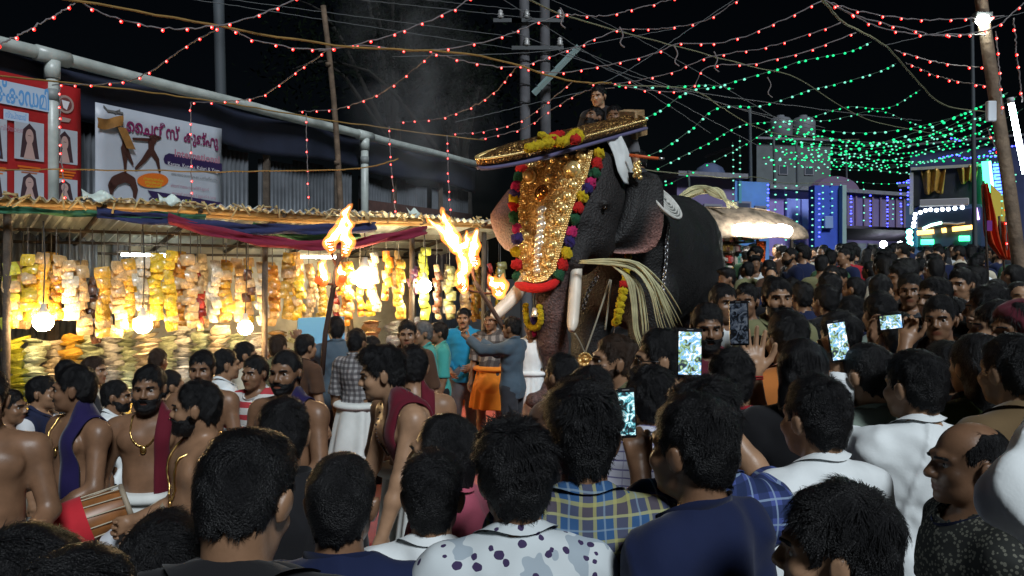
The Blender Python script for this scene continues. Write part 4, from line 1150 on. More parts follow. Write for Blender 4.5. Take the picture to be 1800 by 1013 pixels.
RS = [
 ([(-20, 88), (60, 48), (132, 6)], 6, 6.4, 4, 'red light string in the top left corner crossing the pale pipe'),
 ([(140, 4), (200, 31), (290, 50), (370, 47), (450, 28), (535, -8)], 6.2, 7, 8, 'red light string sagging under the yellow rope at top left'),
 ([(92, 150), (180, 148), (250, 134), (330, 80), (392, 46)], 9, 7, 9, 'red light string rising from the red banner past the pipe'),
 ([(398, 48), (445, 70), (525, 85), (600, 84), (700, 58), (790, 20), (835, -8)], 7, 8, 11, 'red light string passing the top of the thin wooden pole'),
 ([(335, 180), (400, 178), (462, 168), (520, 128), (576, 88)], 10, 8, 8, 'red light string climbing from the white banner to the wooden pole'),
 ([(560, 90), (640, 80), (720, 90), (800, 84), (880, 66), (950, 38), (988, 25)], 8, 9, 9, 'red light string between the wooden pole and the concrete poles'),
 ([(525, 196), (600, 190), (680, 158), (760, 95)], 11, 8.5, 7, 'red light string curving up right of the wooden pole'),
 ([(695, 215), (780, 207), (860, 170), (908, 118)], 12, 9, 8, 'red light string climbing through the smoke to the concrete poles'),
 ([(758, 93), (830, 110), (900, 118), (960, 103), (1020, 80), (1092, 50)], 8.5, 9.5, 9, 'red light string swinging across both concrete poles'),
 ([(985, 25), (1060, 28), (1140, 10), (1205, -8)], 9, 9, 5, 'short red light string at the top right of the concrete poles'),
 ([(908, 118), (980, 128), (1060, 116), (1140, 98), (1192, 78), (1270, 75), (1350, 48), (1445, 2)], 9, 8.5, 13, 'red light string passing above the top rider'),
 ([(1090, 52), (1170, 50), (1240, 36), (1305, -5)], 9.5, 9, 5, 'red light string at the top middle right of the hanging twine'),
 ([(1035, 148), (1100, 145), (1180, 128), (1250, 100), (1340, 85), (1410, 65), (1478, 40)], 10, 9, 10, 'red light string starting at the face of the top rider'),
 ([(1080, 150), (1170, 162), (1215, 155), (1245, 118), (1330, 112), (1420, 90), (1505, 58)], 10, 9.5, 11, 'lowest red light string right of the riders'),
 ([(795, 236), (860, 230), (930, 205), (1008, 142)], 13, 11, 7, 'red light string rising behind the golden board'),
 ([(840, 246), (920, 226), (975, 190), (1030, 160), (1080, 155)], 12.5, 11, 7, 'red light string just above the flower garland on the board'),
 ([(1448, 2), (1530, 24), (1640, 35), (1765, 28)], 8, 8.4, 6, 'red light string reaching the white pole lamp'),
 ([(1446, 0), (1520, 32), (1640, 60), (1740, 52), (1800, 5)], 7.5, 8, 8, 'red light string sagging under the white pole lamp'),
 ([(1470, 14), (1560, 52), (1650, 63), (1732, 61)], 8, 8.4, 5, 'short red light string doubled under the pole lamp string'),
 ([(1572, 88), (1640, 108), (1700, 117), (1738, 118)], 9, 8.5, 5, 'red light string tied midway to the leaning right pole'),
 ([(1592, 110), (1660, 138), (1745, 153)], 9.5, 8.4, 6, 'lower red light string tied to the leaning right pole'),
 ([(335, 180), (336, 275), (338, 372)], 10, 10, 6, 'hanging red light string in front of the white banner'),
 ([(538, 200), (540, 280), (543, 365)], 10.6, 10.6, 5, 'hanging red light string left of the wooden pole foot'),
 ([(684, 222), (688, 300), (696, 378)], 11, 11, 6, 'hanging red light string right of the pipe drop'),
 ([(786, 238), (788, 310), (792, 378)], 12.4, 12.4, 6, 'hanging red light string by the large elephant ear'),
 ([(105, 152), (106, 250), (114, 352)], 8.6, 8.6, 7, 'hanging red light string over the portrait banner'),
 ([(1750, 55), (1757, 130), (1762, 202)], 8, 8, 4, 'hanging red light string right beside the leaning pole'),
 ([(1782, 32), (1788, 100), (1797, 180)], 7.6, 7.6, 3, 'hanging red light string above the tube lamp'),
 ([(1735, 225), (1762, 300), (1770, 440)], 9, 9, 6, 'hanging red light string down beside the orange flags')]
for pts, d0, d1, nb, lab in RS: light_string(pts, d0, d1, int(nb * 1.25 + .5), lab, 'red', 'red light strings')
GS = [
 ([(1035, 272), (1125, 215), (1165, 192), (1212, 160), (1260, 152), (1340, 130), (1420, 105), (1490, 92), (1532, 74)], 11, 13, 30, 'first green light string rising from the board to the right'),
 ([(1100, 290), (1160, 265), (1215, 228), (1262, 190), (1340, 186), (1420, 160), (1470, 148), (1540, 128), (1575, 112)], 12, 14, 30, 'second green light string passing right of the wooden block'),
 ([(1150, 300), (1240, 255), (1300, 222), (1355, 215), (1420, 208), (1490, 188), (1560, 190), (1618, 158)], 14, 17, 32, 'third green light string above the far houses'),
 ([(915, 248), (960, 240), (1010, 232), (1040, 225)], 11.5, 11.5, 7, 'short green light string behind the tip of the golden board'),
 ([(1080, 150), (1160, 153), (1240, 150), (1290, 156)], 11, 13, 9, 'short green light string level with the top rider'),
 ([(1170, 315), (1180, 322), (1300, 260), (1380, 215), (1460, 212), (1540, 195), (1600, 215), (1700, 250)], 16, 20, 34, 'green light string dipping in front of the dark house')]
for pts, d0, d1, nb, lab in GS: light_string(pts, d0, d1, nb, lab, 'green', 'green light strings', r=.005)
ORDN = ['nearest', 'second nearest', 'third nearest', 'fourth nearest', 'fifth nearest', 'sixth nearest', 'seventh nearest', 'eighth nearest', 'ninth nearest', 'tenth nearest', 'middle', 'middle farther', 'tenth farthest', 'ninth farthest', 'eighth farthest', 'seventh farthest', 'sixth farthest', 'fifth farthest', 'fourth farthest', 'third farthest', 'second farthest', 'farthest']
rr = np.random.default_rng(3)
for k in range(22):          # strings slung across the street, farther and farther up the road
    Y = 11.5 + k * 1.25 + rr.uniform(-.3, .3)
    xl, xr = Y * rr.uniform(.30, .36) , Y * .615
    zl = CAMH + (HZ - rr.uniform(205, 300)) / FPX * Y; zr = CAMH + (HZ - (165 + 5.5 * k + rr.uniform(-10, 10))) / FPX * Y
    q = np.linspace(0, 1, 40); sag = rr.uniform(.35, .75) * Y / 20
    w_ = np.stack([xl + (xr - xl) * q, Y + (rr.uniform(-1, 1)) * q, zl + (zr - zl) * q - sag * 4 * q * (1 - q)], 1)
    light_string(None, 0, 0, int(17 + 7 * rr.random() + k * .4), ORDN[k] + ' green light string slung from side to side across the street', 'green', 'green strings across the street', r=.004, w=w_)
for k, (px, y0, y1, d) in enumerate(((1288, 250, 372, 19), (1362, 295, 400, 22), (1381, 322, 440, 23), (1400, 320, 420, 23), (1427, 330, 450, 25), (1446, 320, 405, 25), (1462, 318, 405, 26), (1478, 320, 400, 27), (1518, 325, 395, 28), (1569, 345, 390, 29), (1300, 240, 330, 18), (1760, 250, 470, 20), (1785, 300, 460, 18), (1748, 240, 330, 17))):
    light_string([(px, y0), (px + 1, (y0 + y1) / 2), (px, y1)], d, d, max(5, int((y1 - y0) / 12)), 'mint light string hanging straight down ' + ('left of the blue house', 'by the purple house wall', 'at the left edge of the violet panels', 'between the two violet panels', 'left of the blue signboard', 'down the left of the blue signboard', 'down the middle of the blue signboard', 'at the right edge of the blue signboard', 'before the arched gable', 'beside the blue lights of the truck', 'above the lit stall', 'behind the second orange flag', 'at the right edge past the flags', 'from the foot of the tube lamp')[k], 'pale', 'hanging green strings', r=.003, jit=.1)
for k, (pts, d, n, lab) in enumerate((([(1583, 330), (1584, 380), (1586, 396)], 28, 9, 'vertical blue light string left of the truck'), ([(1597, 318), (1596, 340), (1596, 362)], 28, 6, 'short vertical blue light string nearest the truck'), ([(1575, 322), (1590, 320), (1600, 315)], 28, 5, 'blue light string along the top left of the truck'),
                              ([(1650, 278), (1680, 272), (1700, 278), (1730, 274), (1760, 276)], 25, 16, 'blue light string looping above the truck roof'), ([(1735, 268), (1760, 258), (1800, 256)], 22, 8, 'blue light string by the leaning right pole'), ([(1670, 242), (1690, 248)], 25, 3, 'tiny blue light string over the street'))):
    light_string(pts, d, d, n, lab, 'blue', 'blue light strings', r=.003)
# twine ends hanging from the knots
for i, (px, py, d) in enumerate(((988, 28, 8.9), (1092, 62, 9.4), (1188, 95, 9.8), (1258, 105, 11), (1352, 150, 13))):
    w_ = run3([(px - 3, py - 14, d), (px + 3, py, d), (px - 2, py + 14, d), (px + 6, py + 22, d)], 14); mb = MB(); mb.tube(w_, .009, 5)
    tag(mb.build('twine', cordm, None, True), ['loose twine knot by the concrete poles', 'loose twine end right of the concrete poles', 'loose twine end above the third red string', 'loose twine end on the street rope', 'loose twine end before the far houses'][i], 'twine')
# ---------------------------------------------------------------- snack stall
S0 = np.array((-5.53, 8.6)); US = np.array((.793, .609)); US = US / np.linalg.norm(US); NS = np.array((-US[1], US[0]))
def SF(s, b, z): return np.array((*(S0 + US * s + NS * b), z))
def s_stall(px, b=0.0):
    base = S0 + NS * b; k = (px - 900) / FPX
    return (k * base[1] - base[0]) / (US[0] - k * US[1])
ang_s = math.atan2(US[1], US[0])
t = empty('snack_stall', SF(0, 0, 0), ang_s, 'roadside snack stall under a slanting sheet roof, hung with yellow packets', 'stall')
SL = 6.6       # stall frame is the empty's own frame: x along, y back, z up
roofm = mat('roof_sheet', (.52, .56, .53), .45, .0, noise=.22, nscale=3)
s = -2.6; k = 0
while s < SL:
    q = np.linspace(0, .92, 31)
    zf, zb = 2.80 + .025 * math.sin(k * 1.9), 2.34
    G = np.array([[(s + x, y, zf + (zb - zf) * (y + .25) / 2.9 + .026 * math.sin(x / .92 * 2 * math.pi * 8)) for y in np.linspace(-.25, 2.65, 4)] for x in q])
    mb = MB(); mb.slab(G, (0, 0, .008)); mb.build('roof_sheet', roofm, t, False); s += .90; k += 1
bamb = mat('bamboo', (.40, .27, .12), .6, noise=.3, nscale=5)
for y, z in ((-.12, 2.735), (-.02, 2.70)):
    mb = MB(); mb.tube([(x, y + .01 * math.sin(x * 3), z + .02 * math.sin(x * 1.3)) for x in np.linspace(-2.6, SL, 24)], .038, 8); mb.build('front_pole', bamb, t, True)
for x in np.linspace(-2.2, SL - .3, 9):
    mb = MB(); mb.tube([(x, -.2, 2.735), (x + .05, 2.6, 2.27)], .03, 6); mb.build('rafter', wood, t, True)
for y in (.75, 1.5, 2.25):
    mb = MB(); mb.tube([(-2.6, y, 2.75 - .46 * (y + .25) / 2.9 - .10), (SL, y, 2.75 - .46 * (y + .25) / 2.9 - .10)], .022, 6); mb.build('purlin', wood, t, True)
for x in (-2.3, .05, 2.9, 5.1, SL - .2):
    for y in (.0, 2.5):
        mb = MB(); mb.tube([(x, y, -.2), (x + .02, y, 2.62 if y < 1 else 2.2)], .04, 8); mb.build('post', wood, t, True)
for x in np.arange(-2.4, SL, .45):         # straw lashings and palm scraps over the eave
    mb = MB()
    for q in range(5): a = random.uniform(-.2, .2); mb.tube([(x + a, -.26, 2.80 + random.uniform(0, .05)), (x + a + random.uniform(-.15, .15), -.30, 2.75 + random.uniform(-.10, .08))], .012, 4)
    mb.build('lashing', mat('straw', (.42, .32, .15), .8, noise=.3), t, True)
for i, (x, w_) in enumerate(((.75, .32), (1.55, .25), (4.9, .2))):   # pale sheets of plastic caught on the eave
    mb = MB(); mb.slab(np.array([[(x + a * w_, -.32 + .05 * b_, 2.79 + .05 * b_ + .03 * math.sin(9 * a + b_)) for b_ in (0, 1, 2)] for a in np.linspace(0, 1, 9)]), (0, .01, .004)); mb.build('plastic_scrap', mat('pale_plastic', (.55, .66, .62), .3, noise=.2), t, True)
backm = mat('stall_back', (.44, .41, .33), .8, noise=.35, nscale=3)
mb = MB(); mb.slab(np.array([[(x, 2.35 + .03 * math.sin(4 * x), z) for z in np.linspace(-.1, 2.37, 6)] for x in np.linspace(-2.6, SL, 30)]), (0, .02, 0)); mb.build('back_cloth', backm, t, True)
mb = MB(); mb.box((SL / 2 - 1.3, .75, .47), (SL / 2 + 1.2, .55, .03)); mb.build('counter_top', wood, t)
mb = MB(); mb.slab(np.array([[(x, .18 + .02 * math.sin(6 * x), z) for z in (-.1, .2, .47)] for x in np.linspace(-2.5, SL - .2, 40)]), (0, .015, 0)); mb.build('counter_cloth', mat('counter_cloth', (.30, .22, .05), .8, noise=.3), t, True)
mb = MB(); mb.box((3.75, .12, 1.12), (.34, .02, .25)); mb.build('blue_board', mat('blue_board', (.10, .32, .58), .5), t)
# cloth swags under the eave
def swag(pts, h, m, label, y0=-.22):
    w_ = spline(pts, 26)
    G = np.array([[(p[0], y0 - .03 * math.sin(j * 1.7 + p[0] * 5), p[1] - h * j / 5 + .012 * math.sin(p[0] * 9 + j)) for j in range(6)] for p in w_])
    mb = MB(); mb.slab(G, (0, .008, 0)); o = mb.build('cloth_swag', m, None, True, loc=t.location, rot=t.rotation_euler); tag(o, label, 'cloth swag', 'cloth swags under the stall eave')
swag([(-2.6, 2.70), (-.5, 2.69), (.6, 2.68), (2.1, 2.70)], .07, cloth_mat('swag_green', (.03, .12, .07)), 'long flat green cloth strip under the left of the eave')
swag([(.9, 2.72), (1.7, 2.66), (2.6, 2.60), (3.6, 2.63), (4.4, 2.68)], .13, cloth_mat('swag_blue', (.022, .03, .09)), 'blue cloth strip hanging above the maroon swag', -.25)
swag([(1.65, 2.68), (2.3, 2.53), (3.1, 2.42), (3.9, 2.43), (4.6, 2.55), (5.2, 2.66)], .13, cloth_mat('swag_maroon', (.17, .016, .04)), 'maroon cloth swag dipping below the middle of the eave', -.28)
swag([(2.7, 2.63), (3.4, 2.50), (4.2, 2.56)], .10, cloth_mat('swag_green', (.03, .12, .07)), 'short green cloth piece behind the maroon swag', -.16)

# packets
def packet_mesh(seed, w_=.080, h=.070, th=.026):
    r = np.random.default_rng(seed)
    nu, nv = 5, 5
    U, Vv = np.meshgrid(np.linspace(-1, 1, nu), np.linspace(-1, 1, nv), indexing='ij')
    pf = (1 - U ** 2) ** .6 * (1 - Vv ** 2) ** .6
    G1 = np.stack([U * w_ * (1 - .1 * Vv ** 2), -th * pf + r.normal(size=U.shape) * .004, Vv * h * (1 - .06 * U ** 2)], -1)
    G2 = G1.copy(); G2[..., 1] = th * pf + .002
    mb = MB(); mb.sheet(G1[::-1]); mb.sheet(G2); return mb.mesh('packet', True)
pk_me = [packet_mesh(i) for i in range(6)]
def film(name, col, rough=.22):
    if name in MATS: return MATS[name]
    m = mat(name, col, rough, spec=.6, noise=.45, nscale=16, bump=.9, bscale=38)
    m.node_tree.nodes['Principled BSDF'].inputs['Coat Weight'].default_value = .5
    m.node_tree.nodes['Principled BSDF'].inputs['Coat Roughness'].default_value = .12
    return m
FC = {'gold': (.52, .30, .04), 'yellow': (.62, .42, .03), 'amber': (.55, .22, .02), 'tan': (.50, .33, .15), 'pale': (.58, .50, .36), 'red': (.34, .03, .02), 'brown': (.10, .04, .02), 'lime': (.42, .42, .05), 'plum': (.10, .03, .06), 'white': (.60, .60, .58), 'olive': (.28, .26, .09), 'orange': (.62, .20, .02), 'mint': (.46, .52, .36)}
FN = {'gold': 'golden', 'amber': 'amber', 'plum': 'dark plum', 'pale': 'pale clear', 'mint': 'pale green'}
STR = [(22, 'lime', 455, 575), (48, 'yellow', 440, 560), (74, 'gold', 438, 560), (101, 'amber', 442, 560), (122, 'pale', 452, 560), (143, 'tan', 462, 585), (163, 'brown', 480, 600), (184, 'gold', 465, 590), (209, 'tan', 455, 590), (229, 'gold', 450, 580), (251, 'pale', 445, 575),
       (276, 'yellow', 440, 560), (296, 'yellow', 436, 580), (318, 'amber', 440, 560), (335, 'tan', 442, 575), (350, 'red', 465, 580), (376, 'pale', 452, 565), (399, 'gold', 455, 560), (418, 'tan', 448, 565), (437, 'brown', 470, 530), (461, 'pale', 456, 570), (480, 'amber', 462, 545), (503, 'gold', 440, 560), (524, 'yellow', 452, 560), (545, 'tan', 460, 560),
       (566, 'gold', 455, 565), (588, 'red', 490, 570), (612, 'amber', 455, 560), (634, 'orange', 500, 555), (657, 'pale', 440, 545), (680, 'orange', 438, 525), (702, 'gold', 452, 560), (723, 'plum', 465, 515), (746, 'lime', 430, 560), (769, 'brown', 460, 560), (792, 'olive', 462, 560), (815, 'tan', 455, 565), (838, 'gold', 450, 560), (860, 'red', 460, 540), (882, 'olive', 455, 560)]
rr = np.random.default_rng(11)
ORD = ['left post', 'first bulb', 'second bulb', 'third bulb', 'raised torch', 'bright middle bulb', 'twin torch']
seen_ = set()
for row in (0, 1):
    for i, (px, c, y0, y1) in enumerate(STR if row == 0 else STR[::2]):
        b = (rr.uniform(.0, .30) if row == 0 else rr.uniform(.75, 1.1))
        if row: px = px + 18; c = ('tan', 'gold', 'pale', 'amber', 'yellow')[i % 5]
        s = s_stall(px, b); p = SF(s, b, 0)
        zt, zb = CAMH + (HZ - y0) / FPX * p[1], CAMH + (HZ - y1) / FPX * p[1]
        zt = min(zt, 2.42)
        n = max(3, int((zt - zb) / .098))
        near = min((abs(px - q), k) for k, q in enumerate((10, 75, 250, 430, 595, 645, 800)))
        side = 'left of' if px < (10, 75, 250, 430, 595, 645, 800)[near[1]] else 'right of'
        lab = f"strip of {FN.get(c, c)} packets {'hanging' if row == 0 else 'in the back row'}, {'just ' if near[0] < 25 else ''}{side} the {ORD[near[1]]}"
        if lab in seen_: lab = lab.replace('strip of', 'farther strip of')
        seen_.add(lab)
        e = empty('packet_strip', (p[0], p[1], zb), ang_s + rr.uniform(-.3, .3), lab, 'packet strip', 'hanging packet strips')
        m = film('film_' + c, FC[c])
        narrow = .72 if c in ('red', 'brown', 'plum', 'orange') else 1.0
        mb = MB(); mb.tube([(0, .03, 0), (0, .03, zt - zb), (0, .03, 2.5 - zb)], .006, 4); mb.build('string', wirem, e)
        for k in range(n):
            o = link('packet', pk_me[(i + k) % 6], m if rr.random() < .8 else film('film_tan', FC['tan']), e, (rr.uniform(-.035, .035), rr.uniform(-.04, .02), .05 + k * (zt - zb - .06) / n), (rr.uniform(-.5, -.1), rr.uniform(-.16, .16), rr.uniform(-.35, .35)))
            o.scale = (narrow * rr.uniform(.88, 1.12), rr.uniform(.9, 1.3), rr.uniform(.9, 1.2))
# piles of packets on the counter
nth = {}
for i, (px, c) in enumerate(((30, 'lime'), (62, 'mint'), (95, 'pale'), (128, 'gold'), (160, 'mint'), (192, 'white'), (222, 'mint'), (258, 'pale'), (290, 'mint'), (322, 'white'), (352, 'mint'), (384, 'pale'), (420, 'mint'), (455, 'white'), (490, 'tan'), (525, 'mint'), (560, 'white'), (600, 'white'), (650, 'tan'), (690, 'white'), (725, 'white'), (760, 'tan'))):
    b = .35 + .35 * rr.random(); s = s_stall(px, b); p = SF(s, b, 0)
    zn = "left of the first bulb" if px < 70 else "under the first bulb" if px < 170 else "under the second bulb" if px < 340 else "under the third bulb" if px < 500 else "beside the raised torch" if px < 640 else "behind the man in blue"
    nth[(c, zn)] = nth.get((c, zn), 0) + 1
    pile = f"{['', 'second ', 'third ', 'fourth '][nth[(c, zn)] - 1]}{FN.get(c, c)} pile {zn}"
    m_ = int(rr.integers(11, 15))
    for k in range(m_):
        o = link('snack_packet', pk_me[(k + i) % 6], film('film_' + c, FC[c]), None, (p[0] + rr.uniform(-.04, .04), p[1] + rr.uniform(-.04, .04), .525 + k * .056), (R(66) + rr.uniform(-.35, .3), rr.uniform(-.2, .2), ang_s + rr.uniform(-.5, .5)), (rr.uniform(1.4, 1.85), rr.uniform(1.0, 1.5), rr.uniform(1.0, 1.35)))
        tag(o, f"{'topmost' if k == m_ - 1 else 'lowest' if k == 0 else 'plump'} packet {'of' if k in (0, m_ - 1) else 'within'} the {pile}", 'packet', 'packets of the ' + pile)
# bulbs
bulbm = mat('lamp_warm', (.9, .8, .6), emit=(1.0, .66, .30), estr=210)
def hanging_bulb(px, py, b, r, label, m=bulbm):
    s = s_stall(px, b); p = SF(s, b, 0); z = CAMH + (HZ - py) / FPX * p[1]
    e = empty('hanging_bulb', (p[0], p[1], z), 0, label, 'bulb', 'lit bulbs hanging in the stall')
    mb = MB(); mb.lathe([(0, -r), (r * .55, -r * .85), (r * .93, -r * .4), (r, 0), (r * .85, r * .5), (r * .5, r * .85)], (0, 0, 0), 16); mb.build('globe', m, e, True)
    mb = MB(); mb.lathe([(r * .52, r * .84), (r * .5, r * 1.2), (r * .3, r * 1.5), (r * .28, r * 1.9), (0, r * 1.9)], (0, 0, 0), 12); mb.build('socket', mat('socket_white', (.5, .48, .42), .5), e, True)
    mb = MB(); mb.tube([(0, 0, r * 1.9), (.02, 0, (2.5 - z) * .6), (0, 0, 2.55 - z)], .008, 5); mb.build('cord', mat('black_cable', (.012, .012, .012), .6), e, True)
for px, lab in ((262, 'lit tube lamp under the roof sheets behind the pale packet strips'), (560, 'lit tube lamp under the roof sheets left of the raised torch')):
    s = s_stall(px, 1.3); p = SF(s, 1.3, 2.22); e = empty('tube_lamp', p, ang_s, lab, 'tube lamp', 'tube lamps under the stall roof')
    mb = MB(); mb.tube([(-.34, 0, 0), (.34, 0, 0)], .018, 8); mb.build('tube', mat('tube_cool', (.9, .9, .9), emit=(.90, 1.0, .95), estr=60), e, True)
    mb = MB(); mb.box((0, 0, .04), (.40, .03, .014)); mb.build('fitting', mat('meter_box', (.42, .45, .50), .5), e)
hanging_bulb(76, 566, -.12, .105, 'leftmost lit bulb among the yellow packets')
hanging_bulb(251, 571, -.12, .105, 'lit bulb under the pale packet strip, second from left')
hanging_bulb(431, 576, -.12, .095, 'lit bulb above the man in the red striped shirt')
hanging_bulb(641, 488, -.05, .15, 'largest lit bulb right behind the raised torch')
hanging_bulb(746, 503, -.05, .105, 'lit bulb under the lime packet strip between the torches', mat('lamp_day', (.9, .9, .8), emit=(1.0, .86, .55), estr=210))
# ---------------------------------------------------------------- elephant
EO = np.array((1.93, 11.4, .10)); ER = math.atan2(.57, -.82)
EM = rotm(z=ER)
def e2w(p): return EO + EM @ np.asarray(p, float)
def w2e(p): return (np.asarray(p, float) - EO) @ EM
def elephant_prims():
    p = [E_((0, -.05, 2.02), (.80, 1.40, .98), .2), E_((0, .72, 2.18), (.70, .62, .88), .25), E_((0, -.95, 2.15), (.74, .68, .92), .25),
         C_((0, .9, 2.45), (0, 1.7, 2.72), .62, .50, k=.3),
         E_((0, 1.93, 2.72), (.50, .50, .62), .15), E_((.19, 1.80, 3.12), (.27, .32, .26), .15), E_((-.19, 1.80, 3.12), (.27, .32, .26), .15),
         E_((0, 2.22, 2.50), (.36, .30, .42), .15), E_((.27, 2.0, 2.28), (.22, .32, .28), .15), E_((-.27, 2.0, 2.28), (.22, .32, .28), .15),
         E_((0, 1.95, 2.02), (.2, .3, .18), .15)]
    tr = [(0, 2.36, 2.45, .29), (0, 2.52, 2.1, .245), (0, 2.60, 1.75, .215), (-.02, 2.62, 1.4, .19), (-.04, 2.60, 1.05, .165), (-.07, 2.56, .75, .145), (-.05, 2.62, .52, .125), (0, 2.78, .40, .105), (.02, 2.92, .44, .09)]
    for a, b in zip(tr, tr[1:]): p.append(C_(a[:3], b[:3], a[3], b[3], k=.06))
    for s in (-1, 1):
        p += [C_((s * .22, 2.25, 2.25), (s * .27, 2.50, 2.0), .16, .12, k=.08),
              C_((s * .46, .80, 1.6), (s * .43, .88, .75), .34, .235, k=.15), C_((s * .43, .88, .75), (s * .43, .90, .06), .235, .24, k=.08),
              C_((s * .44, -.92, 1.7), (s * .43, -.88, .85), .42, .25, k=.2), C_((s * .43, -.88, .85), (s * .43, -1.02, .06), .25, .245, k=.08),
              E_((s * .46, 2.14, 2.70), (.06, .08, .04), .06)]
    p += [C_((0, -1.6, 2.55), (0, -1.72, 1.6), .06, .04, k=.08), C_((0, -1.72, 1.6), (.05, -1.7, .95), .04, .02, k=.03)]
    return p
EP = elephant_prims()
def e_hit(px, py, off=0.0, d0=7.5, d1=13):
    """where the sight line through a photo pixel meets the elephant's skin (world point)"""
    ds = np.arange(d0, d1, .02)
    pts = np.array([P(px, py, d) for d in ds])
    f = sdf_at(EP, w2e(pts), off)
    k = np.nonzero(f < 0)[0]
    if len(k) == 0:
        k = [int(np.argmin(f))]
    return pts[k[0]]
F, ax = field(EP, (-1.05, -1.95, -.0), (1.05, 3.15, 3.55), .034)
X, Y, Z = grid(ax)
F = F + .008 * wob(X, Y, Z, 9, 1) + .006 * wob(X, Y, Z, 22, 2) - .012 * np.clip(1 - 4 * np.abs(wob(X, Y, Z, 6, 3)), 0, 1) + np.where((Y > 2.3) & (Z < 2.2), .007 * np.sin(Z * 70 + 2 * np.sin(X * 9)) * np.clip((2.3 - Z) / .5, 0, 1), 0)
V, Q = nets(F, ax)
pinkv = [.22 * np.clip((V[:, 1] - 2.35) / .2, 0, 1) * np.clip((2.1 - V[:, 2]) / .5, 0, 1) + .015 * ((V[:, 1] > 1.4))]
VV, QQ, off = [V], [Q], len(V)
def ear(s, flap):
    at = spline([(.46, 1.62, 3.10), (.52, 1.72, 2.80), (.48, 1.85, 2.45), (.40, 1.95, 2.25)], 16)
    o = np.array(((.62, 1.45, 3.22), (.98, 1.18, 3.10), (1.06, 1.08, 2.72), (.92, 1.20, 2.35), (.68, 1.50, 2.02), (.46, 1.85, 2.12)))
    if flap > 0: o = np.array(((.70, 1.62, 3.12), (1.32, 1.62, 3.02), (1.52, 1.66, 2.66), (1.36, 1.74, 2.34), (.98, 1.80, 2.10), (.50, 1.88, 2.16)))
    else: o = (o - np.array((.48, 1.75, 2.7))) * np.array((.72, .60, .86)) + np.array((.48, 1.75, 2.66))
    ou = spline(o, 16)
    G = np.zeros((14, 16, 3))
    for i, u in enumerate(np.linspace(0, 1, 14)):
        w_ = at + (ou - at) * u
        w_ = w_ + np.array((.05, .0, 0)) * math.sin(u * 6.5) * np.linspace(.3, 1.2, 16)[:, None] * .9 + np.array((0, .10, 0)) * math.sin(u * 3.1)
        w_[:, 2] += .045 * np.sin(np.linspace(0, 17, 16)) * u; w_[:, 1] += .06 * np.sin(np.linspace(0, 12, 16) + 3 * u) * u
        w_[:, 0] += .03 * np.sin(np.linspace(0, 11, 16) + 1) * u
        G[i] = w_
    G[..., 0] *= s
    mb = MB(); mb.slab(G if s < 0 else G[::-1], (0, -.022, 0))
    v = np.concatenate(mb.V); q = np.concatenate(mb.Q)
    u = np.repeat(np.linspace(0, 1, 14), 16); u = u if s < 0 else 1 - u
    tt = np.tile(np.linspace(0, 1, 16), 14)
    pk = np.clip((u - (.45 if s > 0 else .72)) * (1.9 if s > 0 else 3.4), 0, 1) * np.clip(tt * 1.4 + .25, 0, 1) * (1 if s > 0 else np.clip((tt - .35) * 3, 0, 1))
    return v, q, np.concatenate([pk, pk])
for s, fl in ((1, 1), (-1, 0)):
    v, q, pk = ear(s, fl); VV.append(v); QQ.append(q + off); off += len(v); pinkv.append(pk * (.62 if s > 0 else .9))
me = mkmesh('elephant_body', np.concatenate(VV), np.concatenate(QQ))
me.attributes.new('pink', 'FLOAT', 'POINT').data.foreach_set('value', np.concatenate(pinkv).astype(np.float32))
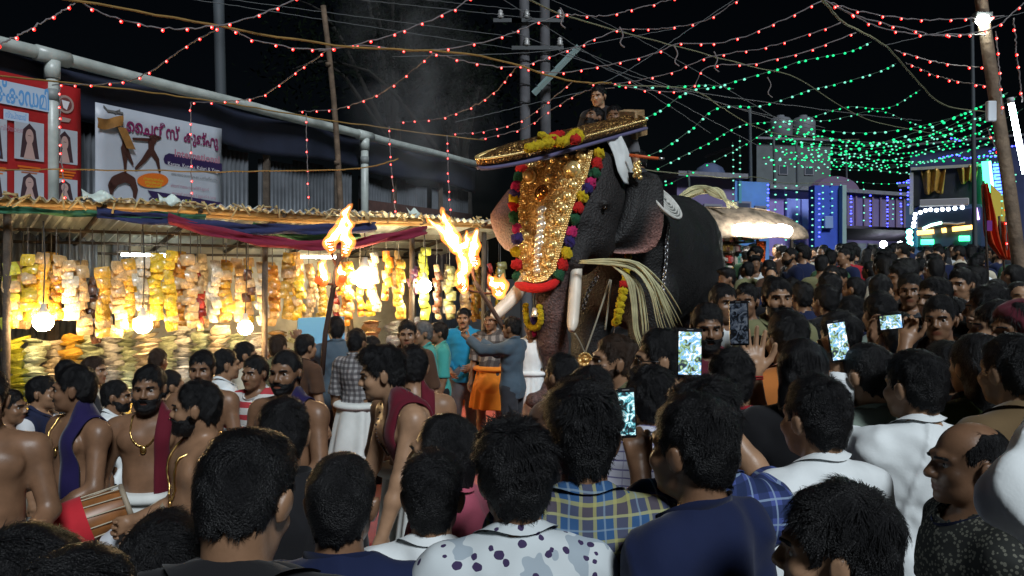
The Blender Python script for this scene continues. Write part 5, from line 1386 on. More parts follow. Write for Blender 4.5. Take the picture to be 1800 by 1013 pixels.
def ele_mat():
    m = bpy.data.materials.new('elephant_hide'); m.use_nodes = True
    t = m.node_tree; b = t.nodes['Principled BSDF']; b.inputs['Roughness'].default_value = .62; b.inputs['Specular IOR Level'].default_value = .35
    tc = t.nodes.new('ShaderNodeTexCoord')
    n = t.nodes.new('ShaderNodeTexNoise'); n.inputs['Scale'].default_value = 5; n.inputs['Detail'].default_value = 8
    n2 = t.nodes.new('ShaderNodeTexNoise'); n2.inputs['Scale'].default_value = 34; n2.inputs['Detail'].default_value = 6
    vo = t.nodes.new('ShaderNodeTexVoronoi'); vo.feature = 'DISTANCE_TO_EDGE'; vo.inputs['Scale'].default_value = 26
    for q in (n, n2, vo): t.links.new(tc.outputs['Object'], q.inputs['Vector'])
    r = t.nodes.new('ShaderNodeValToRGB'); r.color_ramp.elements[0].color = (.005, .0052, .006, 1); r.color_ramp.elements[1].color = (.015, .0145, .015, 1)
    t.links.new(n.outputs['Fac'], r.inputs[0])
    a = t.nodes.new('ShaderNodeAttribute'); a.attribute_name = 'pink'
    mp = t.nodes.new('ShaderNodeMath'); mp.operation = 'MULTIPLY_ADD'; mp.inputs[1].default_value = 2.4; mp.inputs[2].default_value = -.72; t.links.new(n2.outputs['Fac'], mp.inputs[0])
    ad = t.nodes.new('ShaderNodeMath'); ad.operation = 'ADD'; t.links.new(mp.outputs[0], ad.inputs[0]); t.links.new(a.outputs['Fac'], ad.inputs[1])
    ml = t.nodes.new('ShaderNodeMath'); ml.operation = 'MULTIPLY'; ml.use_clamp = True; t.links.new(ad.outputs[0], ml.inputs[0]); t.links.new(a.outputs['Fac'], ml.inputs[1])
    mx = t.nodes.new('ShaderNodeMix'); mx.data_type = 'RGBA'; t.links.new(ml.outputs[0], mx.inputs[0]); t.links.new(r.outputs[0], mx.inputs[6]); mx.inputs[7].default_value = (.40, .20, .17, 1)
    t.links.new(mx.outputs[2], b.inputs['Base Color'])
    bp = t.nodes.new('ShaderNodeBump'); bp.inputs['Strength'].default_value = .5; bp.inputs['Distance'].default_value = .03
    sm = t.nodes.new('ShaderNodeMath'); sm.operation = 'ADD'; t.links.new(n2.outputs['Fac'], sm.inputs[0]); t.links.new(vo.outputs['Distance'], sm.inputs[1])
    t.links.new(sm.outputs[0], bp.inputs['Height']); t.links.new(bp.outputs[0], b.inputs['Normal'])
    return m
te = empty('elephant', EO, ER, 'huge dark tusked elephant decked with a golden forehead covering', 'elephant')
link('body', me, ele_mat(), te)
ivory = mat('ivory', (.62, .56, .47), .4, noise=.12, nscale=5)
for s, pts, r in ((-1, [(-.25, 2.40, 2.12), (-.30, 2.52, 1.9), (-.36, 2.66, 1.62), (-.44, 2.84, 1.33), (-.46, 2.90, 1.24)], (.066, .070, .072, .066, .03)), (1, [(.25, 2.42, 2.12), (.29, 2.58, 1.88), (.36, 2.80, 1.62), (.44, 3.04, 1.42), (.46, 3.12, 1.37)], (.075, .08, .082, .072, .03))):
    w_ = spline(pts, 16); mb = MB(); mb.tube(w_, np.interp(np.linspace(0, 1, 16), np.linspace(0, 1, 5), r), 12); tk = mb.build('tusk', ivory, te, True)
    for k in ((5, 6) if s > 0 else ()):
        mb = MB(); mb.tube([w_[k] - (w_[k + 1] - w_[k]) * .15, w_[k] + (w_[k + 1] - w_[k]) * .15], .09, 12); mb.build('tusk_ring', mat('tusk_band', (.46, .33, .22), .5), tk, True)
for s in (-1, 1):
    mb = MB(); mb.ball((s * .495, 2.19, 2.64), .028, 10, 6); mb.build('eye', mat('iris', (.012, .008, .006), .15), te, True)

# ---------------------------------------------------------------- golden forehead covering
gold = mat('gold', (.95, .70, .30), .22, .72, noise=.12, nscale=30); goldd = mat('gold_dark', (.45, .20, .05), .14, .9); silv = mat('pale_gold', (.95, .86, .70), .16, .7); goldr = None
def carved(name, sc, lo, hi, metal, rough):
    m = bpy.data.materials.new(name); m.use_nodes = True; t = m.node_tree; b = t.nodes['Principled BSDF']
    b.inputs['Metallic'].default_value = metal; b.inputs['Roughness'].default_value = rough
    tc = t.nodes.new('ShaderNodeTexCoord'); vo = t.nodes.new('ShaderNodeTexVoronoi'); vo.inputs['Scale'].default_value = sc; vo.feature = 'DISTANCE_TO_EDGE'
    n = t.nodes.new('ShaderNodeTexNoise'); n.inputs['Scale'].default_value = 18
    t.links.new(tc.outputs['Object'], n.inputs['Vector']); ad = t.nodes.new('ShaderNodeMixRGB'); ad.inputs[0].default_value = .06; t.links.new(tc.outputs['Object'], ad.inputs[1]); t.links.new(n.outputs['Color'], ad.inputs[2]); t.links.new(ad.outputs[0], vo.inputs['Vector'])
    r = t.nodes.new('ShaderNodeValToRGB'); r.color_ramp.elements[0].position = .05; r.color_ramp.elements[1].position = .34; r.color_ramp.elements[0].color = (*lo, 1); r.color_ramp.elements[1].color = (*hi, 1)
    t.links.new(vo.outputs['Distance'], r.inputs[0]); t.links.new(r.outputs[0], b.inputs['Base Color'])
    bp = t.nodes.new('ShaderNodeBump'); bp.inputs['Strength'].default_value = 1; bp.inputs['Distance'].default_value = .03; t.links.new(vo.outputs['Distance'], bp.inputs['Height']); t.links.new(bp.outputs[0], b.inputs['Normal'])
    MATS[name] = m; return m
goldr = carved('beaten_gold', 22, (.40, .20, .045), (.95, .70, .30), .62, .34)
def ZX(x, y): return 900 + x * .2764, 240 + y * .2764
tn = empty('forehead_covering', e_hit(965, 380), 0, 'golden studded covering hanging down the forehead and trunk of the elephant', 'elephant ornament')
nb0 = np.array(tn.location)
Lp = np.array([(921, 288), (914, 323), (908, 350), (914, 406), (912, 475), (921, 491)], float); Rp = np.array([(1043, 266), (1030, 320), (1010, 356), (998, 395), (977, 475), (962, 491)], float)
nr_, nc_ = 40, 19
def along(pl, v):
    L = np.concatenate([[0], np.cumsum(np.linalg.norm(np.diff(pl, axis=0), axis=1))]); L /= L[-1]
    return np.array([np.interp(v, L, pl[:, 0]), np.interp(v, L, pl[:, 1])])
G = np.zeros((nc_, nr_, 3)); D = np.zeros((nc_, nr_))
for j, v in enumerate(np.linspace(0, 1, nr_)):
    a, b_ = along(Lp, v), along(Rp, v)
    for i, u in enumerate(np.linspace(0, 1, nc_)):
        q = a + (b_ - a) * u; D[i, j] = e_hit(q[0], q[1] + (6 * math.sin(u * math.pi) if v > .97 else 0), .045)[1]; G[i, j, :2] = q
for _ in range(4):    # a stiff cloth: no deeper than its neighbours
    Dp = np.pad(D, 1, mode='edge'); sm_ = (Dp[:-2, 1:-1] + Dp[2:, 1:-1] + Dp[1:-1, :-2] + Dp[1:-1, 2:]) / 4; D = np.minimum(D, sm_ + .004)
Dn = D.copy()
W_ = np.array([[P(G[i, j, 0], G[i, j, 1], D[i, j]) for j in range(nr_)] for i in range(nc_)])
mb = MB(); mb.slab((W_ - nb0)[:, ::-1], (0, .03, 0)); mb.build('panel', goldr, tn, True)
def on_panel(px, py):
    """depth of the panel at a pixel"""
    best = ((G[..., 0] - px) ** 2 + (G[..., 1] - py) ** 2 * 1.0); k = np.unravel_index(np.argmin(best), best.shape)
    return P(px, py, D[k]) - nb0
FWD = unit((-.30, -.93, .12))     # where the bosses bulge to
bq = Matrix.Rotation(0, 3, 'Z'); zq = Vector(FWD.tolist()).to_track_quat('Z', 'Y').to_matrix(); ZQ = np.array(zq)
mb = MB(); mb.lathe([(1.28, -.05), (1.32, .06), (1.18, .14), (1.02, .08), (.98, .30), (.86, .58), (.62, .80), (.32, .93), (0, .97)], (0, 0, 0), 16); boss_me = mb.mesh('boss', True)
def boss(x, y, r, m):
    px, py = ZX(x, y); p = on_panel(px, py); s = r * .2764 / FPX * 9.1 * 1.18; p = p + FWD * s * .12
    o = link('boss', boss_me, m, tn, p); o.scale = (s * .84, s * .84, s * 1.05); o.rotation_mode = 'QUATERNION'; o.rotation_quaternion = zq.to_quaternion()
for x, y, r in ((385, 215, 47), (105, 255, 44)): boss(x, y, r, gold)
boss(200, 365, 46, goldd)
for x, y, r in ((385, 312, 24), (347, 382, 24), (325, 460, 26), (300, 542, 25), (277, 620, 23), (260, 690, 22), (242, 762, 20), (225, 818, 17), (207, 866, 14), (75, 350, 19), (76, 410, 19), (84, 482, 21), (90, 560, 19), (86, 630, 19), (90, 702, 19), (95, 766, 18), (98, 822, 15), (108, 870, 14), (150, 888, 13),
                (437, 130, 28), (110, 187, 21), (246, 202, 22), (237, 268, 25), (262, 150, 19), (312, 170, 13), (236, 320, 18), (200, 190, 11), (312, 290, 15), (175, 158, 17), (480, 140, 14), (350, 130, 15), (300, 235, 12), (165, 230, 12), (155, 300, 13), (290, 400, 12), (130, 420, 12), (440, 270, 12)): boss(x, y, r, gold)
for x, y, r in ((192, 475, 27), (190, 522, 22), (186, 566, 26), (176, 608, 19), (175, 650, 25), (172, 686, 25), (166, 720, 22), (168, 760, 21), (160, 798, 20), (158, 855, 19), (163, 828, 12)): boss(x, y, r, silv)
rr = np.random.default_rng(5); mb = MB()
for k in range(430):
    v = rr.uniform(.03, .97); u = rr.uniform(.06, .94); a, b_ = along(Lp, v), along(Rp, v); q = a + (b_ - a) * u; r = rr.uniform(.008, .015)
    mb.ball(on_panel(*q) + FWD * .004, (r, r, r * .8), 6, 3, ZQ, half=True)
o = mb.build('small_stud', goldr, tn, True); o['kind'] = 'stuff'
for side, pl in (('l', Lp), ('r', Rp)):
    mb = MB()
    for q in range(3):
        for v in np.linspace(0, 1, 58):
            a = along(pl, v); a[0] += (3.0 * q + 1.2) * (1 if side == 'l' else -1); mb.ball(on_panel(*a), (.0155, .0155, .014), 6, 4)
    o = mb.build('edge_beads', gold, tn, True); o.name = 'edge_bead'; o['kind'] = 'stuff'
mb = MB()
for q in range(3):
    for u in np.linspace(0, 1, 26): a = along(Lp, 1) * (1 - u) + along(Rp, 1) * u; mb.ball(on_panel(a[0], a[1] - 3 * q + 5 * math.sin(u * math.pi)) , (.0155, .0155, .014), 6, 4)
o = mb.build('edge_bead', gold, tn, True); o['kind'] = 'stuff'
r2 = np.random.default_rng(8); mb = MB(); mb.ball((0, 0, 0), 1, 18, 12); pv = np.concatenate(mb.V); pv = np.sign(pv) * np.abs(pv) ** .8; pv *= (1 + .13 * r2.normal(size=len(pv)))[:, None]; mb.V = [pv]; pom_me = mb.mesh('pompom', True)
PC = {'y': ('pom_yellow', (.66, .48, .006)), 'r': ('pom_red', (.58, .008, .008)), 'g': ('pom_green', (.01, .09, .035)), 'p': ('pom_pink', (.58, .015, .14)), 'b': ('pom_blue', (.03, .015, .14))}
PO = [(552, 112, 'y'), (540, 175, 'r'), (524, 240, 'g'), (500, 300, 'p'), (480, 338, 'b'), (447, 385, 'y'), (420, 457, 'r'), (396, 532, 'g'), (378, 610, 'p'), (364, 672, 'b'), (346, 745, 'y'), (322, 815, 'r'), (298, 885, 'g'), (62, 205, 'r'), (42, 262, 'g'), (25, 320, 'p'), (20, 356, 'b'), (12, 388, 'y'), (12, 442, 'r'), (14, 512, 'g'), (34, 588, 'p'), (32, 650, 'b'), (30, 735, 'y'), (32, 815, 'r'), (36, 890, 'g')]
for x, y, c in PO:
    px, py = ZX(x, y); p = P(px, py, e_hit(min(max(px, 918), 1035), py, .06)[1] + .01) - nb0
    o = link('pompom', pom_me, mat(PC[c][0], PC[c][1], .95, bump=.8, bscale=120), tn, p, rr.uniform(0, 3, 3)); o.scale = (.070, .062, .058)
mb = MB(); w_ = run3([(908, 500, D[0, -1] - .04), (925, 505, D[4, -1] - .10), (945, 507, D[9, -1] - .12), (965, 503, D[14, -1] - .09), (981, 493, D[18, -1] - .02)], 20) - nb0
mb.tube(w_, np.interp(np.linspace(0, 1, 20), [0, .15, .85, 1], [.03, .055, .055, .03]), 10); mb.build('red_fringe', mat('pom_red', (.55, .015, .02), .95), tn, True)
# trunk ornament below
t = empty('trunk_garland', e_hit(935, 560), 0, 'small yellow and blue garland with a metal bell hanging on the trunk', 'garland'); c = np.array(t.location)
q = [e_hit(x, y, .05) for x, y in ((924, 538), (925, 558), (930, 572), (938, 577), (946, 574), (951, 560), (948, 540))]
for i, p in enumerate(spline(q, 18)):
    link('flower', pom_me, mat('pom_yellow', (.62, .50, .02), .95), t, p - c, (i, i * 2, 0), (.034, .034, .03))
mb = MB(); mb.lathe([(0, .05), (.03, .04), (.035, -.02), (.05, -.05), (0, -.05)], e_hit(940, 549, .08) - c, 10); mb.build('bell', silv, t, True)
mb = MB(); mb.ball(e_hit(938, 562, .05) - c, (.04, .03, .06), 8, 6); mb.build('tassel', mat('pom_blue', (.03, .015, .14), .95), t, True)
mb = MB(); mb.ball(e_hit(938, 584, .04) - c, (.05, .03, .06), 8, 6); mb.build('tassel', mat('pom_pink', (.58, .015, .14), .95), t, True)
mb = MB(); mb.tube([e_hit(939, 512, .03) - c, e_hit(939, 530, .05) - c, e_hit(940, 545, .07) - c], .012, 6); mb.build('cord', mat('dark_steel', (.06, .065, .07), .5, .6), t, True)

# ---------------------------------------------------------------- long golden board over the head
a, b_ = P(841, 284, 8.55), P(1114, 214, 10.35)
AX = unit(b_ - a); LB = np.linalg.norm(b_ - a)
NB = unit(np.array((0, -.23, .97)) - AX * np.dot((0, -.23, .97), AX)); WB = np.cross(NB, AX)     # WB towards the back
if WB[1] < 0: WB = -WB
tb = empty('golden_board', a, 0, 'long pointed golden board with yellow garlands carried above the elephant head', 'ornamental board')
hwid = lambda s:   .02 + .245 * (1 - (1 - min(1, s / .85)) ** 2.2) ** .6 if s < .85 else .265 - .06 * (s - .85) / (LB - .85)
cl = lambda s, w_, n_: AX * s + WB * (w_ + .30 * min(1, s / LB) * 0) + NB * n_
ss = np.concatenate([np.linspace(0, .4, 12), np.linspace(.45, LB, 26)])
Gt = np.array([[cl(s, hwid(s) * q, .015 + .09 * (1 - q * q) * min(1, s / .5)) for q in np.linspace(-1, 1, 13)] for s in ss])
mb = MB(); mb.slab(Gt, -NB * .05); mb.build('board', carved('carved_gold', 34, (.06, .02, .012), (.72, .44, .13), .85, .34), tb, True)
Gc = np.array([[cl(s, hwid(s) * q * 1.07, -.042 - .02 * abs(q)) for q in np.linspace(-1, 1, 9)] for s in ss]); mb = MB(); mb.slab(Gc, -NB * .035); mb.build('cloth_lining', cloth_mat('lilac_cloth', (.09, .085, .17)), tb, True)
rim = [cl(s, hwid(s), .03) for s in ss[::-1]] + [cl(s, -hwid(s), .03) for s in ss]
rw = spline(rim, 190); mb = MB()
for p in rw: mb.ball(p, .017, 6, 4)
o = mb.build('rim_bead', gold, tb, True); o['kind'] = 'stuff'
rim2 = spline([cl(s, hwid(s) * .86, .025) for s in ss[::-1]] + [cl(s, -hwid(s) * .86, .025) for s in ss], 150); mb = MB()
for p in rim2: mb.ball(p, .012, 6, 4)
o = mb.build('rim_bead', gold, tb, True); o['kind'] = 'stuff'
def bpt(px, py):     # point on the board's upper face seen at a pixel
    o_ = np.array((0, 0, CAMH)); dr = P(px, py, 1.0) - o_; k = np.dot(a + NB * .10 - o_, NB) / np.dot(dr, NB); return o_ + dr * k
def garland(t, pts, cols, r, c):
    w_ = spline(pts, max(4, int(np.linalg.norm(np.diff(np.array(pts), axis=0), axis=1).sum() / (r * 1.25))))
    for i, p in enumerate(w_):
        q = cols[int(i / len(w_) * len(cols))]
        link('flower', pom_me, mat(PC[q][0], PC[q][1], .95), t, p - c, (i * 1.3, i, 0), (r, r, r * .9))
t = empty('garland', bpt(980, 258), 0, 'yellow and red flower garland coiled on the golden board', 'garland'); c = np.array(t.location)
lift = np.array((0, -.02, .03))
garland(t, [bpt(930, 266) + lift, bpt(945, 262) + lift, bpt(962, 258) + lift, bpt(975, 255) + lift], 'yyyyyrr', .050, c)
garland(t, [bpt(952, 244) + lift, bpt(962, 250) + lift, bpt(972, 246) + lift, bpt(985, 242) + lift], 'yyrrr', .046, c)
garland(t, [bpt(972, 250) + lift, bpt(985, 256) + lift, bpt(998, 251) + lift, bpt(1006, 243) + lift, bpt(1014, 240) + lift, bpt(1018, 247) + lift, bpt(1010, 252) + lift], 'yyyyyyyyr', .050, c)
# wooden end block
tw = empty('wooden_block', P(1098, 219, 10.35), 0, 'small crate of pale wooden boards at the right end of the golden board', 'wooden crate')
rb_ = np.array(Matrix((WB.tolist(), AX.tolist(), NB.tolist())).transposed())
plw = mat('plank_wood', (.30, .19, .09), .7, noise=.35, nscale=9, bump=.4)
for k in range(4):
    mb = MB(); mb.box(AX * .13 + NB * (-.13 + k * .083) + WB * (-.02 + .012 * k), (.16, .115, .038), rb_, bev=.004); mb.build('plank', plw, tw)
mb = MB(); mb.box(AX * -.02 + NB * .0 + WB * -.02, (.19, .026, .18), rb_, bev=.006); mb.build('end_board', mat('plank_pale', (.42, .30, .16), .7, noise=.3, nscale=9), tw)

# ---------------------------------------------------------------- things hung and laid on the elephant
def drape(pts_l, pts_r, n, m, name, label, cat, th=.015, fold=.02):
    l, r = spline(pts_l, n), spline(pts_r, n)
    Gq = np.array([[l[i] + (r[i] - l[i]) * u + np.array((0, -fold * math.sin(u * 9 + i * .3), 0)) for u in np.linspace(0, 1, 10)] for i in range(n)])
    mb = MB(); mb.slab(Gq, (0, th, 0)); return tag(mb.build(name, m, None, True), label, cat)
drape([P(1066, 246, 9.75), e_hit(1078, 272, .07), e_hit(1086, 300, .07), e_hit(1098, 322, .07)], [P(1092, 238, 9.85), e_hit(1104, 262, .08), e_hit(1112, 290, .08), e_hit(1122, 330, .08)], 18, cloth_mat('white_dhoti', (.52, .55, .55)), 'white_cloth', 'pale white cloth hanging from the board beside the elephant ear', 'cloth')
t = empty('gold_ornament', P(1119, 294, 9.6), 0, 'small shining gold ornament held beside the white cloth', 'ornament')
for i in range(9):
    mb = MB(); mb.ball((.035 * math.cos(i * 2.4) * (.5 + i / 12), -.03 + .02 * math.sin(i), .05 - i * .022), .034, 8, 6); mb.build('gold_bead', gold, t, True)
t = empty('orange_staff', P(1108, 274, 9.55), 0, 'short orange staff with a pale metal tip pointing right', 'staff')
p0, p1, p2 = P(1106, 273, 9.55), P(1157, 279, 9.55), P(1168, 279, 9.55); c = np.array(t.location)
mb = MB(); mb.tube([p0 - c, (p0 + p1) / 2 - c, p1 - c], .020, 8); mb.build('shaft', mat('orange_paint', (.50, .09, .02), .5), t, True)
mb = MB(); mb.tube([p1 - c, p2 - c], .016, 8); mb.build('metal_tip', mat('silver', (.6, .6, .6), .3, 1.0), t, True)
t = empty('ringed_disc', P(1170, 358, 9.95), 0, 'pale round disc with concentric rings resting on the elephant back', 'disc')
dn = unit((.60, -.50, .60)); dm = np.array(Vector(dn.tolist()).to_track_quat('Z', 'Y').to_matrix())
pale = mat('pale_weave', (.50, .50, .47), .6, noise=.2, nscale=20)
mb = MB(); mb.lathe([(0, .02), (.25, 0), (.27, -.01), (.25, -.02), (0, -.02)], (0, 0, 0), 30, dm); mb.build('plate', mat('dim_weave', (.15, .16, .155), .7, noise=.3), t, True)
for i, r in enumerate((.07, .115, .16, .205, .25)):
    mb = MB(); mb.tube([dm @ np.array((r * math.cos(q), r * math.sin(q), .03 - .02 * r / .27)) for q in np.linspace(0, 2 * math.pi, 31)], .013 if i < 4 else .020, 6, False); mb.build('ring', pale, t, True)
mb = MB(); mb.ball((dm @ np.array((0, 0, .03))), .03, 8, 6); mb.build('hub', pale, t, True)
t = empty('chain', e_hit(1176, 398, .04), 0, 'grey link chain hanging down the flank of the elephant', 'chain'); c = np.array(t.location)
q = spline([e_hit(1176, 398, .04), e_hit(1172, 425, .04), e_hit(1171, 455, .05), e_hit(1168, 485, .06), e_hit(1165, 512, .06)], 21)
lk = MB(); lk.tube([(.024 * math.cos(a_), 0, .038 * math.sin(a_)) for a_ in np.linspace(0, 2 * math.pi, 13)], .008, 5, False); lme = lk.mesh('chain_link', True)
for i, p in enumerate(q): link('chain_link', lme, mat('chain_steel', (.40, .40, .42), .35, .9), t, p - c, (0, .15 * math.sin(i), (0 if i % 2 else R(90)) + .6))
t = empty('garland', e_hit(1104, 430, .05), 0, 'long yellow flower garland hanging beside the elephant front leg', 'garland'); c = np.array(t.location)
garland(t, [e_hit(1105, 425, .06), e_hit(1104, 450, .06), P(1101, 478, 9.75), P(1098, 498, 9.7)], 'yyyyyyyyr', .040, c)
garland(t, [P(1097, 500, 9.7), P(1093, 525, 9.65), P(1088, 548, 9.6), P(1083, 566, 9.6)], 'ryyyyyyyyyr', .052, c)
mb = MB(); mb.tube([P(1083, 566, 9.6) - c, P(1078, 590, 9.6) - c], .006, 4); mb.build('string', cordm, t)
t = empty('palm_frond', P(1020, 461, 8.95), 0, 'bundle of pale palm leaves hanging from the elephant mouth', 'palm leaves'); c = np.array(t.location)
fr_m = mat('dry_palm', (.42, .40, .23), .6, noise=.3, nscale=6); rr = np.random.default_rng(4)
for k in range(34):
    z = rr.uniform(-1, 1); e = rr.uniform(-1, 1)
    if k < 24: pts = [(1020 + rr.uniform(-3, 6), 461 + z * 3, 8.9), (1070, 461 + z * 6, 8.85), (1118 + 4 * e, 470 + z * 9, 8.8 + .1 * e), (1150 + 12 * e, 505 + 12 * z, 8.8 + .15 * e), (1168 + 22 * e, 550 + 22 * z, 8.85 + .2 * e), (1178 + 24 * e, 575 + 26 * z, 8.9 + .2 * e)]
    elif k < 28: pts = [(1075, 466, 8.85), (1105 + 5 * e, 490, 8.8), (1114 + 4 * e, 530, 8.8), (1118 + 4 * e, 580, 8.8), (1130 + 5 * e, 615, 8.8)]
    else: pts = [(1090, 470, 8.85), (1120 + 6 * e, 500, 8.8), (1130 + 8 * e, 550, 8.8), (1135 + 8 * e, 600 + 10 * z, 8.8)]
    w_ = run3(pts, 16) - c; wd = .017 * np.sin(np.linspace(.35, math.pi - .05, 16)) * rr.uniform(.35, .85)
    sd_ = unit_rows(np.cross(np.gradient(w_, axis=0), np.array((rr.normal() * .3, -1, rr.normal() * .3))))
    mb = MB(); mb.slab(np.stack([w_ - sd_ * wd[:, None], w_ + np.array((0, -.006, 0)), w_ + sd_ * wd[:, None]], 1), (0, .003, 0)); mb.build('leaf', fr_m, t, True)
t = empty('medallion', P(1028, 632, 8.9), 0, 'round gold medallion hanging on cords below the tusk', 'medallion'); c = np.array(t.location)
mb = MB(); mb.lathe([(0, .02), (.03, .018), (.035, .008), (.06, .006), (.066, .018), (.078, .018), (.082, 0), (.07, -.01), (0, -.01)], (0, 0, 0), 22, rotm(x=R(90))); mb.build('disc', goldr, t, True)
for k in range(14):
    mb = MB(); mb.ball((.074 * math.cos(k * .449), -.02, .074 * math.sin(k * .449)), .011, 6, 4); mb.build('rim_bead', gold, t, True)
mb = MB(); mb.ball((0, -.02, 0), .02, 8, 6); mb.build('rim_bead', gold, t, True)
for pts in ([(1028, 622, 8.9), (1050, 560, 9.0), (1072, 492, 9.2)], [(1028, 622, 8.9), (1018, 600, 8.8), (1010, 586, 8.75)], [(1064, 580, 9.1), (1070, 530, 9.2), (1074, 492, 9.2)]):
    mb = MB(); mb.tube(run3(pts, 10) - c, .012, 5); mb.build('cord', mat('twisted_cord', (.22, .20, .15), .7), t, True)
t = empty('chain', P(1030, 520, 9.15), 0, 'dark chain looping below the mouth of the elephant', 'chain'); c = np.array(t.location)
for i, p in enumerate(run3([(1050, 488, 9.2), (1036, 510, 9.15), (1026, 540, 9.1)], 12)): link('chain_link', lme, mat('chain_dark', (.10, .09, .09), .4, .9), t, p - c, (0, .3, (0 if i % 2 else R(90)) + .6), .8)

# ---------------------------------------------------------------- fire torches
def flame_mat():
    m = bpy.data.materials.new('flame'); m.use_nodes = True; t = m.node_tree; b = t.nodes['Principled BSDF']
    b.inputs['Base Color'].default_value = (.1, .03, .01, 1)
    at = t.nodes.new('ShaderNodeAttribute'); at.attribute_name = 'warmth'
    r = t.nodes.new('ShaderNodeValToRGB'); e = r.color_ramp.elements
    e[0].position, e[0].color = 0, (.60, .09, .015, 1); e[1].position, e[1].color = .80, (1, .80, .50, 1)
    e.new(.28).color = (1, .27, .04, 1); e.new(.50).color = (1, .52, .15, 1)
    s = t.nodes.new('ShaderNodeMath'); s.operation = 'MULTIPLY_ADD'; s.inputs[1].default_value = 34; s.inputs[2].default_value = .9
    t.links.new(at.outputs['Fac'], r.inputs[0]); t.links.new(at.outputs['Fac'], s.inputs[0]); t.links.new(r.outputs[0], b.inputs['Emission Color']); t.links.new(s.outputs[0], b.inputs['Emission Strength'])
    return m
FLM = flame_mat()
def flame(par, c, pts, d, r0, seed):
    q = np.array([P(x, y, d + dz) for x, y, dz in pts]) - c
    w_ = spline(q, 9); rr = np.random.default_rng(seed)
    w_[1:-1] += rr.normal(size=w_[1:-1].shape) * .012
    rad = r0 * np.array((.70, .95, .95, .85, .75, .62, .46, .30, .10)) * (1 + .15 * rr.normal(size=9))
    pr = [C_(w_[i], w_[i + 1], max(.006, rad[i]), max(.004, rad[i + 1]), k=.025) for i in range(8)]
    for i in (2, 4, 5):   # licks leaving the side
        dr = unit((rr.normal(), rr.normal() * .5, 1.6)); pr.append(C_(w_[i] + dr * .02, w_[i] + dr * rad[i] * 2.6, rad[i] * .5, .005, k=.03))
    bb = [prim_box(x) for x in pr]; lo = np.min([b[0] for b in bb], 0) - .03; hi = np.max([b[1] for b in bb], 0) + .03
    F, ax = field(pr, lo, hi, .013); X, Y, Z = grid(ax); F = F + .010 * wob(X, Y, Z * .5, 50, seed) + .006 * wob(X, Y, Z * .6, 110, seed + 1)
    V, Q = nets(F, ax)
    n = len(w_); dd = ((V[:, None] - w_[None]) ** 2).sum(-1); t_ = dd.argmin(1) / (n - 1)
    heat = np.clip(1.0 - .95 * t_ ** 1.3 + .42 * wob(V[:, 0], V[:, 1], V[:, 2], 34, seed + 2) - 1.5 * np.clip(np.sqrt(dd.min(1)) - .9 * r0, 0, 1), .0, 1)
    fl_ = link('flame', mkmesh('flame', V, Q), FLV, par)
    pr = [C_(w_[i], w_[i + 1], max(.006, rad[i] * .45), max(.004, rad[i + 1] * .38), k=.02) for i in range(7)]
    F, ax = field(pr, lo, hi, .011); X, Y, Z = grid(ax); F = F + .006 * wob(X, Y, Z * .6, 70, seed + 4)
    V, Q = nets(F, ax)
    dd = ((V[:, None] - w_[None]) ** 2).sum(-1); t_ = dd.argmin(1) / (n - 1)
    heat = np.clip(1.0 - .75 * t_ ** 1.5 + .25 * wob(V[:, 0], V[:, 1], V[:, 2], 34, seed + 2), 0, 1)
    me = mkmesh('flame_core', V, Q); me.attributes.new('warmth', 'FLOAT', 'POINT').data.foreach_set('value', heat.astype(np.float32))
    link('flame_core', me, FLM, fl_)
def flame_volume():
    m = bpy.data.materials.new('flame_glow'); m.use_nodes = True; t = m.node_tree; t.nodes.clear()
    o = t.nodes.new('ShaderNodeOutputMaterial'); v = t.nodes.new('ShaderNodeVolumePrincipled'); v.inputs['Density'].default_value = 0.0
    v.inputs['Emission Color'].default_value = (1, .30, .045, 1); v.inputs['Emission Strength'].default_value = 26
    t.links.new(v.outputs[0], o.inputs['Volume']); return m
FLV = flame_volume()
wick = mat('wick', (.09, .02, .01), .8, emit=(1, .14, .02), estr=1.2, sample=False)
def torch(shaft, arms_, flames, d, label, seed):
    c = P(*shaft[0], d); t = empty('torch', c, 0, label, 'torch')
    mb = MB(); mb.tube([P(x, y, d) - c for x, y in shaft], .024, 8); mb.build('shaft', mat('burnt_wood', (.045, .024, .016), .8), t, True)
    for a_ in arms_:
        p = spline([P(x, y, d + dz) - c for x, y, dz in a_], 8); mb = MB(); mb.tube(p, .012, 6); mb.build('branch', mat('rusty_iron', (.10, .035, .02), .6, .5), t, True)
        mb = MB(); e = p[-1]; dr = unit(p[-1] - p[-2])
        for k in range(4): mb.tube([e + dr * (.028 * k - .03), e + dr * (.028 * k - .012)], .036 + .004 * (k % 2), 9)
        mb.build('wick_head', wick, t, True)
    for i, (pts, r0) in enumerate(flames): flame(t, c, pts, d, r0, seed + i)
torch([(566, 660), (572, 585), (584, 520), (592, 470), (596, 445)],
      [[(592, 470, 0), (584, 450, -.05), (582, 436, -.08)], [(594, 460, 0), (604, 452, .05), (607, 442, .05)], [(588, 500, 0), (578, 500, -.05), (568, 496, -.1)], [(588, 505, 0), (594, 502, -.08), (598, 496, -.12)]],
      [([(582, 437, -.08), (584, 418, -.08), (597, 402, -.08), (606, 385, -.08), (610, 372, -.08), (622, 356, -.08)], .062), ([(607, 444, .05), (613, 428, .05), (606, 410, .05), (612, 395, .05), (606, 376, .05)], .058), ([(567, 497, -.1), (570, 482, -.1), (565, 468, -.1), (574, 450, -.1)], .048), ([(598, 498, -.12), (603, 487, -.12), (598, 474, -.12), (603, 462, -.12)], .045), ([(600, 420, 0), (604, 400, 0), (600, 382, 0)], .05)],
      7.5, 'blazing torch with several wick heads raised before the stall', 40)
